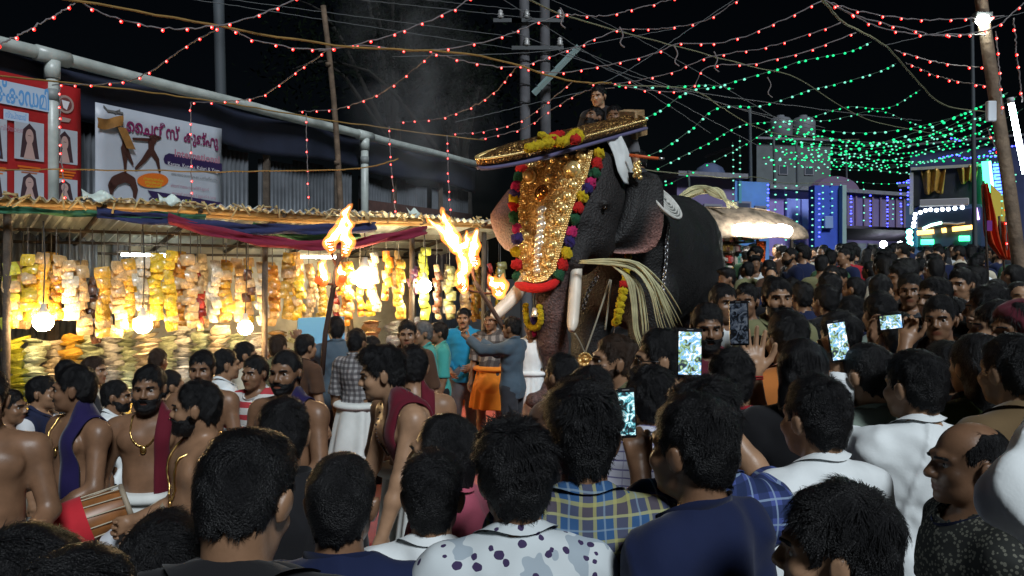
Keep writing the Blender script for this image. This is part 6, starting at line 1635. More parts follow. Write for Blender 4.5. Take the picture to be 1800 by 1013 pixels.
torch([(902, 610), (880, 568), (858, 533), (842, 508), (835, 495)],
      [[(846, 514, 0), (828, 512, -.05), (817, 506, -.08)], [(838, 500, 0), (832, 480, .02), (834, 462, .04)], [(848, 516, 0), (862, 516, -.02), (872, 512, -.05)], [(838, 500, 0), (826, 470, .06), (812, 446, .08)]],
      [([(816, 508, -.08), (812, 485, -.08), (815, 468, -.08), (808, 452, -.08), (806, 436, -.08)], .075), ([(812, 448, .08), (798, 432, .06), (782, 415, .05), (770, 403, .05), (758, 392, .04), (748, 378, .03)], .062), ([(804, 436, .0), (800, 418, 0), (790, 402, 0), (780, 388, 0), (775, 364, 0)], .070), ([(834, 464, .04), (828, 445, .04), (833, 425, .04), (840, 402, .04)], .072), ([(874, 514, -.05), (880, 504, -.05), (866, 495, -.05), (858, 480, -.05)], .070), ([(800, 440, .02), (822, 425, .03), (818, 405, .03)], .05)],
      8.3, 'twin armed blazing torch held up beside the elephant tusk', 60)
# ---------------------------------------------------------------- far houses, right hand stall, truck, flags, trees
def hbox(px0, px1, yt, d, depth, rz):
    """frame of a house whose front spans px0..px1 with its top at row yt: returns empty location, width, height"""
    a, b_ = P(px0, yt, d), P(px1, yt, d + (px1 - px0) / FPX * d * math.tan(rz))
    g = gz(a[0], a[1]) - .3
    return a, b_, g
def house(name, px0, px1, yt, d, depth, rz, col, label, wins=(), panels=(), roof=True, cat='house', open_front=None):
    a, b_, g = hbox(px0, px1, yt, d, depth, rz)
    W = math.hypot(b_[0] - a[0], b_[1] - a[1]); H = a[2] - g; ang = math.atan2(b_[1] - a[1], b_[0] - a[0])
    t = empty(name, (a[0], a[1], g), ang, label, cat)
    m = mat('plaster_%s' % '_'.join(str(int(c * 999)) for c in col), col, .85, noise=.15, nscale=1.5, bump=.1, bscale=5)
    mb = MB(); mb.box((W / 2, depth / 2, H / 2), (W / 2, depth / 2, H / 2)); mb.build('wall', m, t)
    if roof:
        mb = MB(); mb.box((W / 2, depth / 2 - .15, H + .07), (W / 2 + .18, depth / 2 + .25, .07)); mb.build('roof', mat('plaster_dim', (.16, .16, .19), .85, noise=.2), t)
    for (u, v, w_, h_) in wins:
        mb = MB(); mb.box((u * W, -.03, v * H), (w_ * W / 2 + .06, .04, h_ * H / 2 + .06)); f = mb.build('window', mat('window_frame', (.20, .20, .24), .6), t)
        mb = MB(); mb.box((u * W, -.075, v * H), (w_ * W / 2, .006, h_ * H / 2)); mb.build('pane', mat('dim_pane', (.06, .07, .09), .2), f)
    for (u, v, w_, h_, c) in panels:
        mb = MB(); mb.box((u * W, -.10, v * H), (w_ * W / 2, .06, h_ * H / 2), bev=.02); mb.build('sign_panel', mat('panel_%s' % '_'.join(str(int(q * 999)) for q in c), c, .5, noise=.08, nscale=1), t)
    return t, W, H, depth
house('house', 1190, 1292, 312, 23, 5, R(20), (.15, .12, .25), 'low dark purple house behind the thatched stall', wins=((.6, .7, .25, .2),))
tq, W, H, D_ = house('house', 1285, 1352, 318, 25, 5, R(22), (.10, .24, .55), 'blue house with a rounded roof behind the dark post', wins=((.3, .75, .3, .16), (.75, .72, .22, .16)), roof=False)
mb = MB(); mb.lathe([(W * .42, -.2), (W * .42, 0), (W * .40, .45), (W * .3, .75), (W * .12, .9), (0, .92)], (W * .62, D_ / 2, H), 20); mb.build('roof', mat('blue_roof', (.06, .08, .16), .8), tq, True)
mb = MB(); mb.box((W * .2, -.02, H * .5), (.05, .06, H * .5)); mb.build('pillar', mat('teal_trim', (.08, .28, .34), .7), tq)
house('house', 1348, 1440, 334, 27, 6, R(24), (.27, .20, .52), 'purple house carrying pale violet sign panels', wins=((.75, .36, .2, .2),), panels=((.45, .80, .26, .26, (.24, .30, .80)), (.78, .80, .36, .26, (.26, .32, .85))))
tq, W, H, D_ = house('signboard', 1432, 1474, 326, 26, .4, R(8), (.04, .09, .50), 'bright blue square signboard high over the street', panels=((.5, .70, .36, .10, (.20, .30, .55)),), roof=False, cat='signboard')
mb = MB(); mb.box((W + .08, .0, H * .72), (.07, .22, H * .28)); mb.build('pale_edge', mat('pale_teal', (.28, .40, .40), .5), tq)
tq, W, H, D_ = house('house', 1425, 1592, 334, 34, 7, R(34), (.15, .12, .27), 'long mauve shop row with an arched gable and dark ground floor', roof=False, wins=((.20, .78, .07, .12),))
for u in np.linspace(.36, .97, 8):
    mb = MB(); mb.box((W * u, -.03, H * .79), (.05, .05, H * .20)); mb.build('pilaster', mat('pilaster', (.16, .11, .19), .85), tq)
mb = MB(); mb.box((W / 2, -.08, H + .05), (W / 2 + .1, .15, .08)); mb.build('parapet', mat('plaster_dim', (.16, .16, .19), .85), tq)
mb = MB(); arc = [(W * .27 + W * .22 * math.cos(q), -.05, H + W * .11 * math.sin(q)) for q in np.linspace(0, math.pi, 16)]; mb.poly(arc, (0, .4, 0)); mb.build('gable', mat('plaster_mauve', (.15, .10, .17), .85), tq)
mb = MB(); mb.box((W / 2, -.9, H * .60), (W / 2, .9, .06), rotm(x=R(-12))); mb.build('awning', mat('dark_awning', (.05, .04, .06), .8), tq)
for k in range(7):
    mb = MB()
    for z in np.linspace(.25, H * .5, 12): mb.box((W * (.09 + .135 * k), -.05, z), (W * .055, .03, H * .018))
    mb.build('shutter', mat('shutter_%d' % (k % 3), ((.10, .12, .14), (.16, .16, .15), (.07, .09, .12))[k % 3], .5, .3), tq)
for k, u in enumerate((.50, .68)):
    mb = MB(); mb.ball((W * u, -1.2, H * .50), .16, 10, 6); mb.build('lamp', mat('lamp_cool', (.9, .9, .9), emit=(.85, .95, 1.0), estr=22), tq, True)
house('house', 1330, 1460, 246, 52, 8, R(10), (.10, .115, .125), 'tall pale building looming dimly above the far houses', wins=((.7, .80, .10, .05), (.35, .80, .10, .05), (.35, .62, .1, .05)))
for i, px in enumerate((1372, 1412)):
    p = P(px, 246, 54); t = empty('water_tank', p, 0, ('left' if i == 0 else 'right') + ' of two water tanks on the tall pale building', 'water tank')
    mb = MB(); mb.lathe([(.75, .15), (.78, .2), (.78, 1.2), (.6, 1.45), (.25, 1.55), (.25, 1.65), (0, 1.65)], (0, 0, 0), 16); mb.build('tank', mat('tank_grey', (.12, .13, .15), .6), t, True)
house('house', 1600, 1800, 258, 62, 9, R(-28), (.05, .065, .17), 'dim blue building behind the truck and its lights', wins=((.3, .8, .08, .05), (.6, .8, .08, .05)))
house('house', 1588, 1612, 330, 38, 3, R(-26), (.08, .15, .30), 'narrow blue front squeezed beside the truck')

for k, (px, y0, y1, d_, lab) in enumerate(((1290, 322, 372, 24.0, 'blue light string down the left corner of the blue house'), (1350, 322, 385, 24.8, 'blue light string down the right corner of the blue house'), (1440, 336, 420, 25.4, 'blue light string along the left edge of the signboard'), (1496, 340, 400, 34, 'blue light string on the mauve row right of the signboard'), (1530, 342, 400, 34, 'blue light string on the mauve row midway to the truck'), (1560, 344, 402, 34, 'blue light string on the mauve row nearest the truck'))):  # extra strings, added to lend the far house fronts a blue glow
    light_string([(px, y0), (px, (y0 + y1) / 2), (px, y1)], d_, d_, 9, lab, 'blue', 'blue light strings', r=.003)
# right hand stall
d = 16.0
c = P(1320, 480, d); t = empty('lit_stall', (c[0], c[1], gz(c[0], c[1])), R(18), 'brightly lit stall with a thatched pale canopy beyond the elephant', 'stall'); z0 = gz(c[0], c[1])
zc = lambda y: CAMH + (HZ - y) / FPX * d - z0
wx = lambda px: (px - 1320) / FPX * d
canv = mat('canopy_canvas', (.23, .18, .13), .9, noise=.6, nscale=7, bump=.8, bscale=9)
def arch(x): q = (x - wx(1232)) / (wx(1402) - wx(1232)); return 1 - .55 * max(0, q - .55) ** 1.5 * 2.2
mb = MB(); mb.slab(np.array([[(x, -.55 + .45 * v ** 2 + .03 * math.sin(x * 5), (zc(421) + (zc(368) - zc(421)) * v * arch(x)) + .02 * math.sin(x * 7 + v * 4)) for v in np.linspace(0, 1, 7)] for x in np.linspace(wx(1222), wx(1402), 26)]), (0, .02, 0)); mb.build('canopy_front', canv, t, True)
mb = MB(); mb.slab(np.array([[(x, -.1 + 1.4 * v, zc(421) + (zc(368) - zc(421)) * arch(x) - .12 * v) for v in np.linspace(0, 1, 4)] for x in np.linspace(wx(1222), wx(1402), 26)]), (0, 0, .02)); mb.build('canopy_top', canv, t, True)
mb = MB(); mb.tube([(x, 1.1, zc(366) + .03 * math.sin(x * 5)) for x in np.linspace(wx(1200), wx(1395), 12)], .05, 7); mb.build('ridge_pole', bamb, t, True)
for x in (wx(1235), wx(1290), wx(1340), wx(1412)):
    mb = MB(); mb.tube([(x, .1, -.3), (x, .1, zc(400))], .035, 7); mb.build('post', wood, t, True)
for x in (wx(1268), wx(1304), wx(1338)):
    mb = MB(); mb.tube([(x - .19, -.66, zc(409)), (x, -.68, zc(406)), (x + .19, -.66, zc(410))], .11, 10); mb.build('tube_lamp', mat('lamp_cool_hot', (.9, .9, .9), emit=(1.0, .95, .86), estr=34), t, True)
for z in np.linspace(zc(500), zc(425), 5):
    mb = MB(); mb.box((wx(1292), .55, z), (wx(1340) - wx(1292), .45, .012)); mb.build('shelf', wood, t)
mb = MB(); mb.box((wx(1292), .80, zc(455)), (wx(1342) - wx(1292), .02, 1.0)); mb.build('back_board', mat('stall_back', (.30, .24, .15), .8), t)
mb = MB(); mb.slab(np.array([[(wx(1326) + .02 * math.sin(4 * z_) + u * .22, -.1 + .05 * math.sin(u * 9), z_) for z_ in np.linspace(zc(424), zc(470), 8)] for u in np.linspace(0, 1, 7)]), (0, .01, 0)); mb.build('orange_curtain', cloth_mat('orange_curtain', (.50, .08, .01)), t, True)
rr = np.random.default_rng(21); cols = [(.55, .05, .04), (.6, .6, .6), (.55, .4, .1), (.1, .35, .3), (.5, .2, .25), (.25, .12, .08)]
gm = []
bx = MB(); bx.box((0, 0, 0), (.06, .05, .05), bev=.012); bxm = bx.mesh('toy')
for k in range(70):
    z = np.linspace(zc(500), zc(425), 5)[k % 5]; x = wx(1252) + (k // 5) / 14 * (wx(1338) - wx(1252)) + rr.uniform(-.02, .02)
    q = cols[rr.integers(6)]
    o = link('goods', bxm, mat('goods_%d' % (int(q[0] * 1000) + int(q[1] * 777)), q, .4, noise=.3, nscale=30), t, (x, .12, z + .06 * rr.uniform(.9, 1.5)), (0, 0, rr.uniform(-.5, .5)), (1, 1, rr.uniform(.7, 1.6)))
t = empty('palm_thatch', P(1245, 350, 15.6), 0, 'heap of dry palm leaves over the lit stall canopy', 'palm leaves'); c = np.array(t.location)
for k in range(26):
    e, z = rr.uniform(-1, 1, 2)
    w_ = run3([(1195 + 8 * e, 352 + 6 * z, 15.6 + .3 * e), (1225 + 10 * e, 334 + 8 * z, 15.5), (1258 + 10 * z, 338 + 8 * e, 15.4), (1288 + 12 * e, 362 + 6 * z, 15.3)], 12) - c
    mb = MB(); mb.tube(w_, .022 * np.sin(np.linspace(.3, 2.9, 12)), 4); mb.build('leaf', mat('dry_palm', (.42, .38, .16)), t, True)

# truck
d = 27.5; c = P(1668, 440, d); g = gz(c[0], c[1])
t = empty('decorated_truck', (c[0], c[1], g), R(-28.5), 'tall dark truck hung with gold drapes and coloured light bars', 'truck')
tx = lambda px: (px - 1668) / FPX * d
tz = lambda y: CAMH + (HZ - y) / FPX * d - g
dk = mat('truck_dark', (.016, .017, .022), .45); tb_ = mat('truck_blue', (.03, .05, .10), .35); trm = mat('trim_pale', (.35, .34, .30), .5)
mb = MB(); mb.box((0, 3.2, (tz(292) + tz(362)) / 2), (tx(1728), 3.0, (tz(292) - tz(362)) / 2), bev=.04); mb.build('cargo_box', dk, t)
mb = MB(); mb.box((tx(1609), .12, (tz(300) + tz(375)) / 2), (.06, .06, (tz(300) - tz(375)) / 2)); mb.build('corner_post', trm, t)
mb = MB(); mb.box((0, .12, tz(293)), (tx(1728), .06, .05)); mb.build('top_rail', trm, t)
for (p0, p1, y0, y1) in ((1624, 1663, 296, 338), (1680, 1712, 294, 322)):
    mb = MB(); mb.slab(np.array([[(tx(p0 + (p1 - p0) * u * (1 - .25 * v) + 6 * v), .10 + .09 * math.sin(u * 17 + 2 * v), tz(y0 + (y1 - y0) * v + 3 * math.sin(u * 9))) for v in np.linspace(0, 1, 8)] for u in np.linspace(0, 1, 24)]), (0, .015, 0)); mb.build('gold_drape', mat('gold_satin', (.42, .24, .05), .35, .3, noise=.2), t, True)
mb = MB(); mb.box((0, .4, (tz(362) + tz(440)) / 2), (tx(1722), .9, (tz(362) - tz(440)) / 2), bev=.12); cab = mb.build('cab', tb_, t)
mb = MB(); mb.box((tx(1662), -.54, tz(386)), (tx(1712), .03, tz(372) - tz(388)), bev=.02); mb.build('windshield', mat('dark_glass', (.02, .03, .05), .08, spec=.7), t)
mb = MB(); mb.box((tx(1660), -.60, tz(358)), (tx(1706), .12, .12), bev=.03); mb.build('sun_visor', mat('visor_pale', (.30, .28, .30), .5), t)
mb = MB(); mb.tube([(tx(1628), -.62, tz(403)), (tx(1640), -.64, tz(397)), (tx(1657), -.62, tz(393))], .05, 6); mb.build('wiper_lamp', mat('led_mint', (.5, .9, .7), emit=(.55, 1, .8), estr=5, sample=False), t)
mb = MB(); mb.tube([(tx(1657), -.62, tz(394)), (tx(1680), -.63, tz(396)), (tx(1692), -.62, tz(394))], .035, 6); mb.build('wiper', trm, t)
wl = mat('led_white', (.9, .9, .95), emit=(.85, .92, 1), estr=10, sample=False); gl = mat('led_green', (.1, .9, .4), emit=(.04, 1, .32), estr=7); bl = mat('led_blue', (.1, .2, .9), emit=(.05, .12, 1), estr=8, sample=False); ol = mat('led_orange', (.9, .5, .1), emit=(1, .48, .10), estr=6, sample=False); vl = mat('led_violet', (.7, .4, .9), emit=(.75, .45, 1), estr=6, sample=False); cl_ = mat('led_cyan', (.3, .9, .8), emit=(.2, 1, .85), estr=8, sample=False)
for px, y in ((1616, 377), (1624, 374), (1632, 371), (1640, 370), (1649, 371), (1658, 370), (1667, 370), (1677, 369), (1688, 368), (1615, 384), (1614, 392), (1613, 398)):
    mb = MB(); mb.ball((tx(px), -.60, tz(y)), .065, 8, 5); mb.build('marker_lamp', wl, t, True)
for (p0, p1, y0, y1) in ((1619, 1645, 410, 408), (1657, 1664, 407, 406), (1673, 1703, 405, 402)):
    mb = MB(); mb.tube([(tx(p0), -.62, tz(y0)), (tx(p1), -.62, tz(y1))], .075, 8); mb.build('amber_strip', ol, t, True)
for (p0, p1, y) in ((1625, 1645, 426), (1683, 1699, 421)):
    mb = MB(); mb.tube([(tx(p0), -.62, tz(y)), (tx(p1), -.62, tz(y))], .085, 8); mb.build('headlight', gl, t, True)
for px, y in ((1607, 408), (1607, 418), (1608, 428), (1606, 433)):
    mb = MB(); mb.ball((tx(px), -.6, tz(y)), .11, 8, 6); mb.build('side_lamp', cl_, t, True)
mb = MB(); mb.box((tx(1708), -.60, (tz(368) + tz(390)) / 2), (.07, .03, (tz(368) - tz(390)) / 2), rotm(y=R(-10))); mb.build('violet_bar', vl, t)
for (y0, y1) in ((288, 342), (345, 368), (370, 402)):
    mb = MB(); mb.box((tx(1723) + (tx(1729) - tx(1723)) * ((y0 + y1) / 2 - 288) / 114, -.05, (tz(y0) + tz(y1)) / 2), (.10, .05, (tz(y0) - tz(y1)) / 2), rotm(y=R(-4))); mb.build('green_bar', gl, t)
mb = MB(); mb.box((tx(1732), .3, tz(312)), (.05, .04, (tz(288) - tz(340)) / 2), rotm(y=R(-6))); mb.build('mint_bar', cl_, t)
for k in range(13):
    mb = MB(); mb.tube([(tx(1736 + k * .4), .5, tz(292 + k * 6)), (tx(1748 + k * .4), .6, tz(291 + k * 6))], .045, 6); mb.build('blue_lamp', bl, t, True)
mb = MB(); mb.box((tx(1634), -.60, tz(415)), (.17, .02, .08)); mb.build('number_plate', trm, t)
for s in (-1, 1):
    mb = MB(); mb.lathe([(.15, -.14), (.5, -.14), (.52, -.08), (.52, .08), (.5, .14), (.15, .14)], (s * 1.0, .4, .5), 18, rotm(y=R(90))); mb.build('wheel', mat('tyre', (.02, .02, .02), .8), t, True)
yl = P(1762, 376, 24); tq = empty('yellow_banner', yl, 0, 'small yellow pennant by the blue lights of the truck', 'pennant')
mb = MB(); mb.poly([(-.35, 0, .9), (.1, 0, .5), (.6, .05, -.55), (.15, 0, -.2), (-.3, .04, -.5)], (0, .02, 0)); mb.build('cloth', mat('yellow_cloth', (.60, .45, .05), .7), tq)

# orange flags on a pole
tq = empty('flag', P(1742, 420, 9.5), 0, 'limp orange flag with a purple patch beside the leaning pole', 'flag'); c = np.array(tq.location)
fm = cloth_mat('orange_flag', (.50, .055, .012))
def flag(t, c, pl, pr, d, fo):
    l, r = spline([P(x, y, d) for x, y in pl], 14) - c, spline([P(x, y, d) for x, y in pr], 14) - c
    mb = MB(); mb.slab(np.array([[l[i] + (r[i] - l[i]) * u + np.array((0, .05 * math.sin(u * 11 + i * .25), 0)) for u in np.linspace(0, 1, 12)] for i in range(14)]), (0, .006, 0)); return mb.build('cloth', fm, t, True)
flag(tq, c, [(1728, 325), (1732, 380), (1736, 420), (1756, 452)], [(1732, 322), (1746, 375), (1757, 420), (1768, 458)], 9.5, 0)
mb = MB(); mb.slab(np.array([[P(1735 + 9 * u, 388 + 18 * v, 9.42) - c for v in (0, 1)] for u in (0, 1)]), (0, .004, 0)); mb.build('patch', mat('purple_patch', (.14, .02, .20), .8), tq)
mb = MB(); mb.tube([P(1729, 318, 9.52) - c, P(1737, 500, 9.52) - c], .014, 6); mb.build('staff', wood, tq, True)
tq = empty('flag', P(1768, 420, 9.7), 0, 'second orange flag hanging behind the leaning pole', 'flag'); c = np.array(tq.location)
flag(tq, c, [(1757, 388), (1758, 410), (1762, 435), (1765, 455)], [(1772, 392), (1776, 415), (1778, 440), (1776, 458)], 9.8, 0)
mb = MB(); mb.tube([P(1756, 380, 9.82) - c, P(1768, 500, 9.82) - c], .014, 6); mb.build('staff', wood, tq, True)

# trees in the dark
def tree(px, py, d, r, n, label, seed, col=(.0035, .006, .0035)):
    rr = np.random.default_rng(seed); c = P(px, py, d); g = gz(c[0], c[1]); t = empty('tree', (c[0], c[1], g), 0, label, 'tree')
    mb = MB(); mb.tube(spline([(0, 0, -.2), (.2, .1, (c[2] - g) * .5), (-.1, 0, c[2] - g)], 10), np.linspace(.22, .07, 10), 8)
    cl_ = rr.normal(size=(16, 3)) * np.array((r * .55, r * .5, r * .5)) + np.array((0, 0, c[2] - g))
    for q in cl_[:10]: mb.tube(spline([(0, 0, (c[2] - g) * .6), q * .6 + np.array((0, 0, (c[2] - g) * .35)), q], 6), np.linspace(.09, .02, 6), 5)
    mb.build('trunk', mat('bark', (.012, .010, .008), .9), t, True)
    k = rr.integers(0, 16, n); p = cl_[k] + rr.normal(size=(n, 3)) * r * .24
    a_ = unit_rows(rr.normal(size=(n, 3))); b_ = unit_rows(np.cross(a_, rr.normal(size=(n, 3)))); L = rr.uniform(.06, .14, (n, 1)); w_ = L * .35
    V = np.stack([p - a_ * L, p + b_ * w_, p + a_ * L, p - b_ * w_], 1).reshape(-1, 3)
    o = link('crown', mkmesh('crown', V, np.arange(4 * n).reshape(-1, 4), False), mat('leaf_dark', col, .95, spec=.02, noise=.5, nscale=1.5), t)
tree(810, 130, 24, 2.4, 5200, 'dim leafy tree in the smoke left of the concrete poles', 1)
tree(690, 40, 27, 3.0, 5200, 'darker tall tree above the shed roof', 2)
# ---------------------------------------------------------------- cloth patterns
def _m(t, op, a, b=None, clamp=False):
    n = t.nodes.new('ShaderNodeMath'); n.operation = op; n.use_clamp = clamp
    for i, q in enumerate((a, b)):
        if q is None: continue
        if isinstance(q, (int, float)): n.inputs[i].default_value = q
        else: t.links.new(q, n.inputs[i])
    return n.outputs[0]
def _mix(t, f, a, b):
    n = t.nodes.new('ShaderNodeMix'); n.data_type = 'RGBA'
    t.links.new(f, n.inputs[0])
    for i, q in ((6, a), (7, b)):
        if isinstance(q, tuple): n.inputs[i].default_value = (*q, 1)
        else: t.links.new(q, n.inputs[i])
    return n.outputs[2]
def _bands(t, c, per, lo, hi, ph=0.0):
    f = _m(t, 'FRACT', _m(t, 'ADD', _m(t, 'DIVIDE', c, per), ph + 40))
    return _m(t, 'MULTIPLY', _m(t, 'GREATER_THAN', f, lo), _m(t, 'LESS_THAN', f, hi))
def _xyz(t, tc, warp=.012):
    n = t.nodes.new('ShaderNodeTexNoise'); n.inputs['Scale'].default_value = 5; t.links.new(tc.outputs['Object'], n.inputs['Vector'])
    s = t.nodes.new('ShaderNodeVectorMath'); s.operation = 'SCALE'; s.inputs[3].default_value = warp; t.links.new(n.outputs['Color'], s.inputs[0])
    a = t.nodes.new('ShaderNodeVectorMath'); a.operation = 'ADD'; t.links.new(tc.outputs['Object'], a.inputs[0]); t.links.new(s.outputs[0], a.inputs[1])
    x = t.nodes.new('ShaderNodeSeparateXYZ'); t.links.new(a.outputs[0], x.inputs[0]); return x.outputs[0], x.outputs[1], x.outputs[2]
def plaid(name, base, bands, warp=.03):
    def fn(t, tc):
        x, y, z = _xyz(t, tc, warp); col = base
        for ax_, per, lo, hi, c, a in bands:
            f = _m(t, 'MULTIPLY', _bands(t, x if ax_ == 'x' else z, per, lo, hi), a)
            col = _mix(t, f, col, c)
        return col
    return nodes_mat(name, fn, .85, .2)
M_ = lambda n, c: cloth_mat('cloth_' + n, c)
white, cream = M_('white', (.72, .76, .77)), M_('cream', (.50, .46, .36))
navy_c, black_c, char = M_('navy', (.008, .014, .050)), M_('black', (.010, .010, .012)), M_('charcoal', (.030, .032, .038))
maroon, olive, khaki, orange_c, pink_c, teal, red_c = M_('maroon', (.090, .012, .022)), M_('olive', (.16, .16, .08)), M_('khaki', (.13, .085, .04)), M_('orange', (.42, .14, .03)), M_('pink', (.42, .09, .14)), M_('teal', (.04, .26, .24)), M_('red', (.35, .02, .03))
blue_s, sky_s, grey_c, denim, brown_c, green_c = M_('blue', (.01, .19, .36)), M_('sky', (.13, .24, .42)), M_('grey', (.10, .10, .11)), M_('denim', (.06, .09, .12)), M_('brown', (.07, .035, .02)), M_('green', (.05, .12, .06))
plaid_y = plaid('plaid_yellow', (.030, .085, .20), (('x', .080, .0, .30, (.085, .055, .045), .55), ('z', .080, .0, .26, (.085, .055, .045), .5), ('x', .080, .30, .40, (.36, .34, .10), .62), ('x', .080, .90, 1., (.34, .32, .12), .62), ('z', .080, .26, .36, (.36, .34, .10), .62), ('z', .080, .93, 1., (.34, .34, .16), .8), ('x', .080, .60, .66, (.20, .28, .36), .6), ('z', .080, .60, .65, (.20, .28, .36), .6)))
plaid_b = plaid('plaid_blue', (.055, .080, .26), (('x', .06, .0, .5, (.012, .022, .06), .7), ('z', .06, .0, .5, (.012, .022, .06), .7), ('x', .06, .70, .78, (.25, .34, .48), .7), ('z', .06, .70, .78, (.25, .34, .48), .7)))
check_g = plaid('check_grey', (.30, .29, .29), (('x', .05, .0, .5, (.05, .045, .05), .65), ('z', .05, .0, .5, (.05, .045, .05), .65)))
check_s = plaid('check_dark', (.22, .21, .20), (('x', .09, .0, .55, (.03, .03, .035), .7), ('z', .12, .0, .5, (.035, .03, .03), .75)), .09)
strp_r = plaid('stripe_red', (.55, .54, .52), (('z', .09, .0, .45, (.40, .02, .03), .95),))
strp_b = plaid('stripe_violet', (.48, .48, .56), (('z', .03, .0, .18, (.10, .09, .22), .9), ('x', .06, .0, .08, (.20, .18, .32), .5)))
def fl(t, tc):
    v = t.nodes.new('ShaderNodeTexVoronoi'); v.inputs['Scale'].default_value = 26; n = t.nodes.new('ShaderNodeTexNoise'); n.inputs['Scale'].default_value = 26; n.inputs['Detail'].default_value = 3
    t.links.new(tc.outputs['Object'], v.inputs['Vector']); t.links.new(tc.outputs['Object'], n.inputs['Vector'])
    f = _m(t, 'LESS_THAN', _m(t, 'ADD', v.outputs['Distance'], _m(t, 'MULTIPLY', n.outputs['Fac'], .55)), .52)
    n2 = t.nodes.new('ShaderNodeTexNoise'); n2.inputs['Scale'].default_value = 9; t.links.new(tc.outputs['Object'], n2.inputs['Vector'])
    g = _m(t, 'GREATER_THAN', n2.outputs['Fac'], .54)
    return _mix(t, f, _mix(t, g, (.55, .60, .62), (.33, .39, .44)), (.045, .030, .085))
flower = nodes_mat('flower_print', fl, .8, .2)
def lf(t, tc):
    v = t.nodes.new('ShaderNodeTexVoronoi'); v.inputs['Scale'].default_value = 85; t.links.new(tc.outputs['Object'], v.inputs['Vector'])
    f = _m(t, 'GREATER_THAN', v.outputs['Distance'], .38)
    return _mix(t, f, (.16, .16, .13), (.03, .032, .03))
leafy = nodes_mat('leaf_print', lf, .8, .2)

DOWN = ARM_DOWN
FOLD = ((.30, .12, -1.0), (-.55, .75, -.25))
UPF = ((.10, .60, -.75), (-.05, .35, .93), (0, 1, .0), .35)
def plain(**k): k.setdefault('legs', True); return k
# ---------------------------------------------------------------- the front rows, backs to the camera
person(430, 752, 1.44, -4, 'man in black jacket seen from behind, left of the nearest backs', 0, 'mid', black_c, black_c, top='coat', hair='short', seed=1, face=False, strands=6500, girth=1.12, hp=-.42)
person(602, 795, 1.78, 0, 'boy with close cropped round head in dark tee, right of the black jacket', 0, 'dark', navy_c, black_c, top='tshirt', hair='crop', seed=2, face=False, strands=5200)
person(762, 787, 2.0, -4, 'boy in crisp white collared shirt with faded hair, back turned', 0, 'mid', white, black_c, top='shirt', hair='fade', seed=3, face=False, strands=5200)
person(905, 730, 1.80, 12, 'young man in pale shirt with dark purple flower print, back turned', 0, 'mid', flower, black_c, top='shirt', hair='bushy', seed=4, face=False, strands=6000)
F5, g5, s5 = person(1024, 662, 1.92, 2, 'man in blue and yellow plaid shirt filming over the crowd', 0, 'dark', plaid_y, black_c, top='shirt', hair='quiff', seed=5, face=False, strands=5600, armR=((.10, .75, -.52), (-.02, .38, .92), (0, .6, .5), .7))
person(1216, 690, 1.85, 40, 'man in plain navy tee with one ear showing, back turned', 0, 'dark', navy_c, black_c, top='tshirt', hair='short', seed=6, strands=6000, girth=.86)
person(1468, 842, 1.45, 64, 'nearest man with thick black hair at the bottom right', 0, 'tan', black_c, black_c, top='tshirt', hair='bushy', seed=0, strands=7500)
person(1700, 752, 2.15, 86, 'balding dark man in profile wearing a grey leaf patterned shirt', 0, 'dark', leafy, black_c, top='tshirt', hair='bald', seed=8, strands=2200, head=dict(w=1.03, jaw=1.08, nose=1.1), girth=1.12, colm=navy_c)
person(2090, 690, 1.70, 10, 'person at the right edge with one white sleeved arm raised', 0, 'tan', white, black_c, top='long', hair='short', seed=9, face=False, armL=((.80, .15, .48), (-.80, .2, .62), (0, 1, 0), .4), loose=.8, folds=1.6)
F10, g10, s10 = person(1607, 614, 2.75, 8, 'man in white shirt stretching one arm to film, back turned', 0, 'tan', white, black_c, top='long', hair='short', seed=10, strands=5200, armL=((-.10, .98, .02), (-.20, .22, .96), (0, 1, .0), .55), hy=.22, loose=1.6, folds=1.5)
person(1432, 657, 2.32, 24, 'man with dense black hair in white collar, hand phones rising behind', 0, 'tan', white, black_c, top='shirt', hair='short', seed=11, strands=6000)
FB, gb, sb = person(1452, 674, 3.0, 4, 'person in maroon tee holding a phone high with a red wrist thread', 0, 'tan', maroon, black_c, top='tshirt', hair='short', seed=12, face=False, armL=((.05, .85, .36), (.02, .18, .98), (0, -1, .1), .12, .30), hs=1.25)
FC_, gc, sc_ = person(1238, 660, 2.1, 4, 'person in blue checked shirt behind the navy tee, holding up a bright phone', 0, 'tan', plaid_b, black_c, top='shirt', hair='bushy', seed=13, face=False, armR=((.36, .93, -.08), (-.50, .30, .80), (-.2, 1, 0), .5))
person(1141, 640, 2.95, 8, 'man in white shirt with thin violet stripes, back turned', 0, 'mid', strp_b, black_c, top='shirt', hair='bushy', seed=15, face=False, strands=2600)
person(1078, 587, 3.7, 96, 'old grey haired man lit red in profile before the elephant leg', 0, 'mid', olive, black_c, top='shirt', hair='short', hairc='brown', seed=16, beard='stubble', hp=.12, strands=2600)
FG, gg_, sg_ = person(1162, 577, 3.25, 78, 'bearded man with dark glasses in profile left of the bright phone', 0, 'tan', black_c, black_c, top='tshirt', hair='short', seed=17, beard='full', strands=3000)
person(1243, 532, 4.5, 178, 'bearded man in maroon shirt facing the camera beside the elephant', 0, 'dark', maroon, black_c, top='shirt', hair='short', seed=18, beard='full', strands=2600, hp=-.1)
person(1283, 610, 3.15, 14, 'dark haired man with a thin red collar, back turned', 0, 'mid', black_c, black_c, top='tshirt', hair='short', seed=19, face=False, colm=red_c, strands=2600)
person(500, 697, 2.62, 12, 'man in black with one ear lit, before the bare shouldered drummer', 0, 'mid', black_c, black_c, top='tshirt', hair='short', seed=20, face=False, strands=3600)
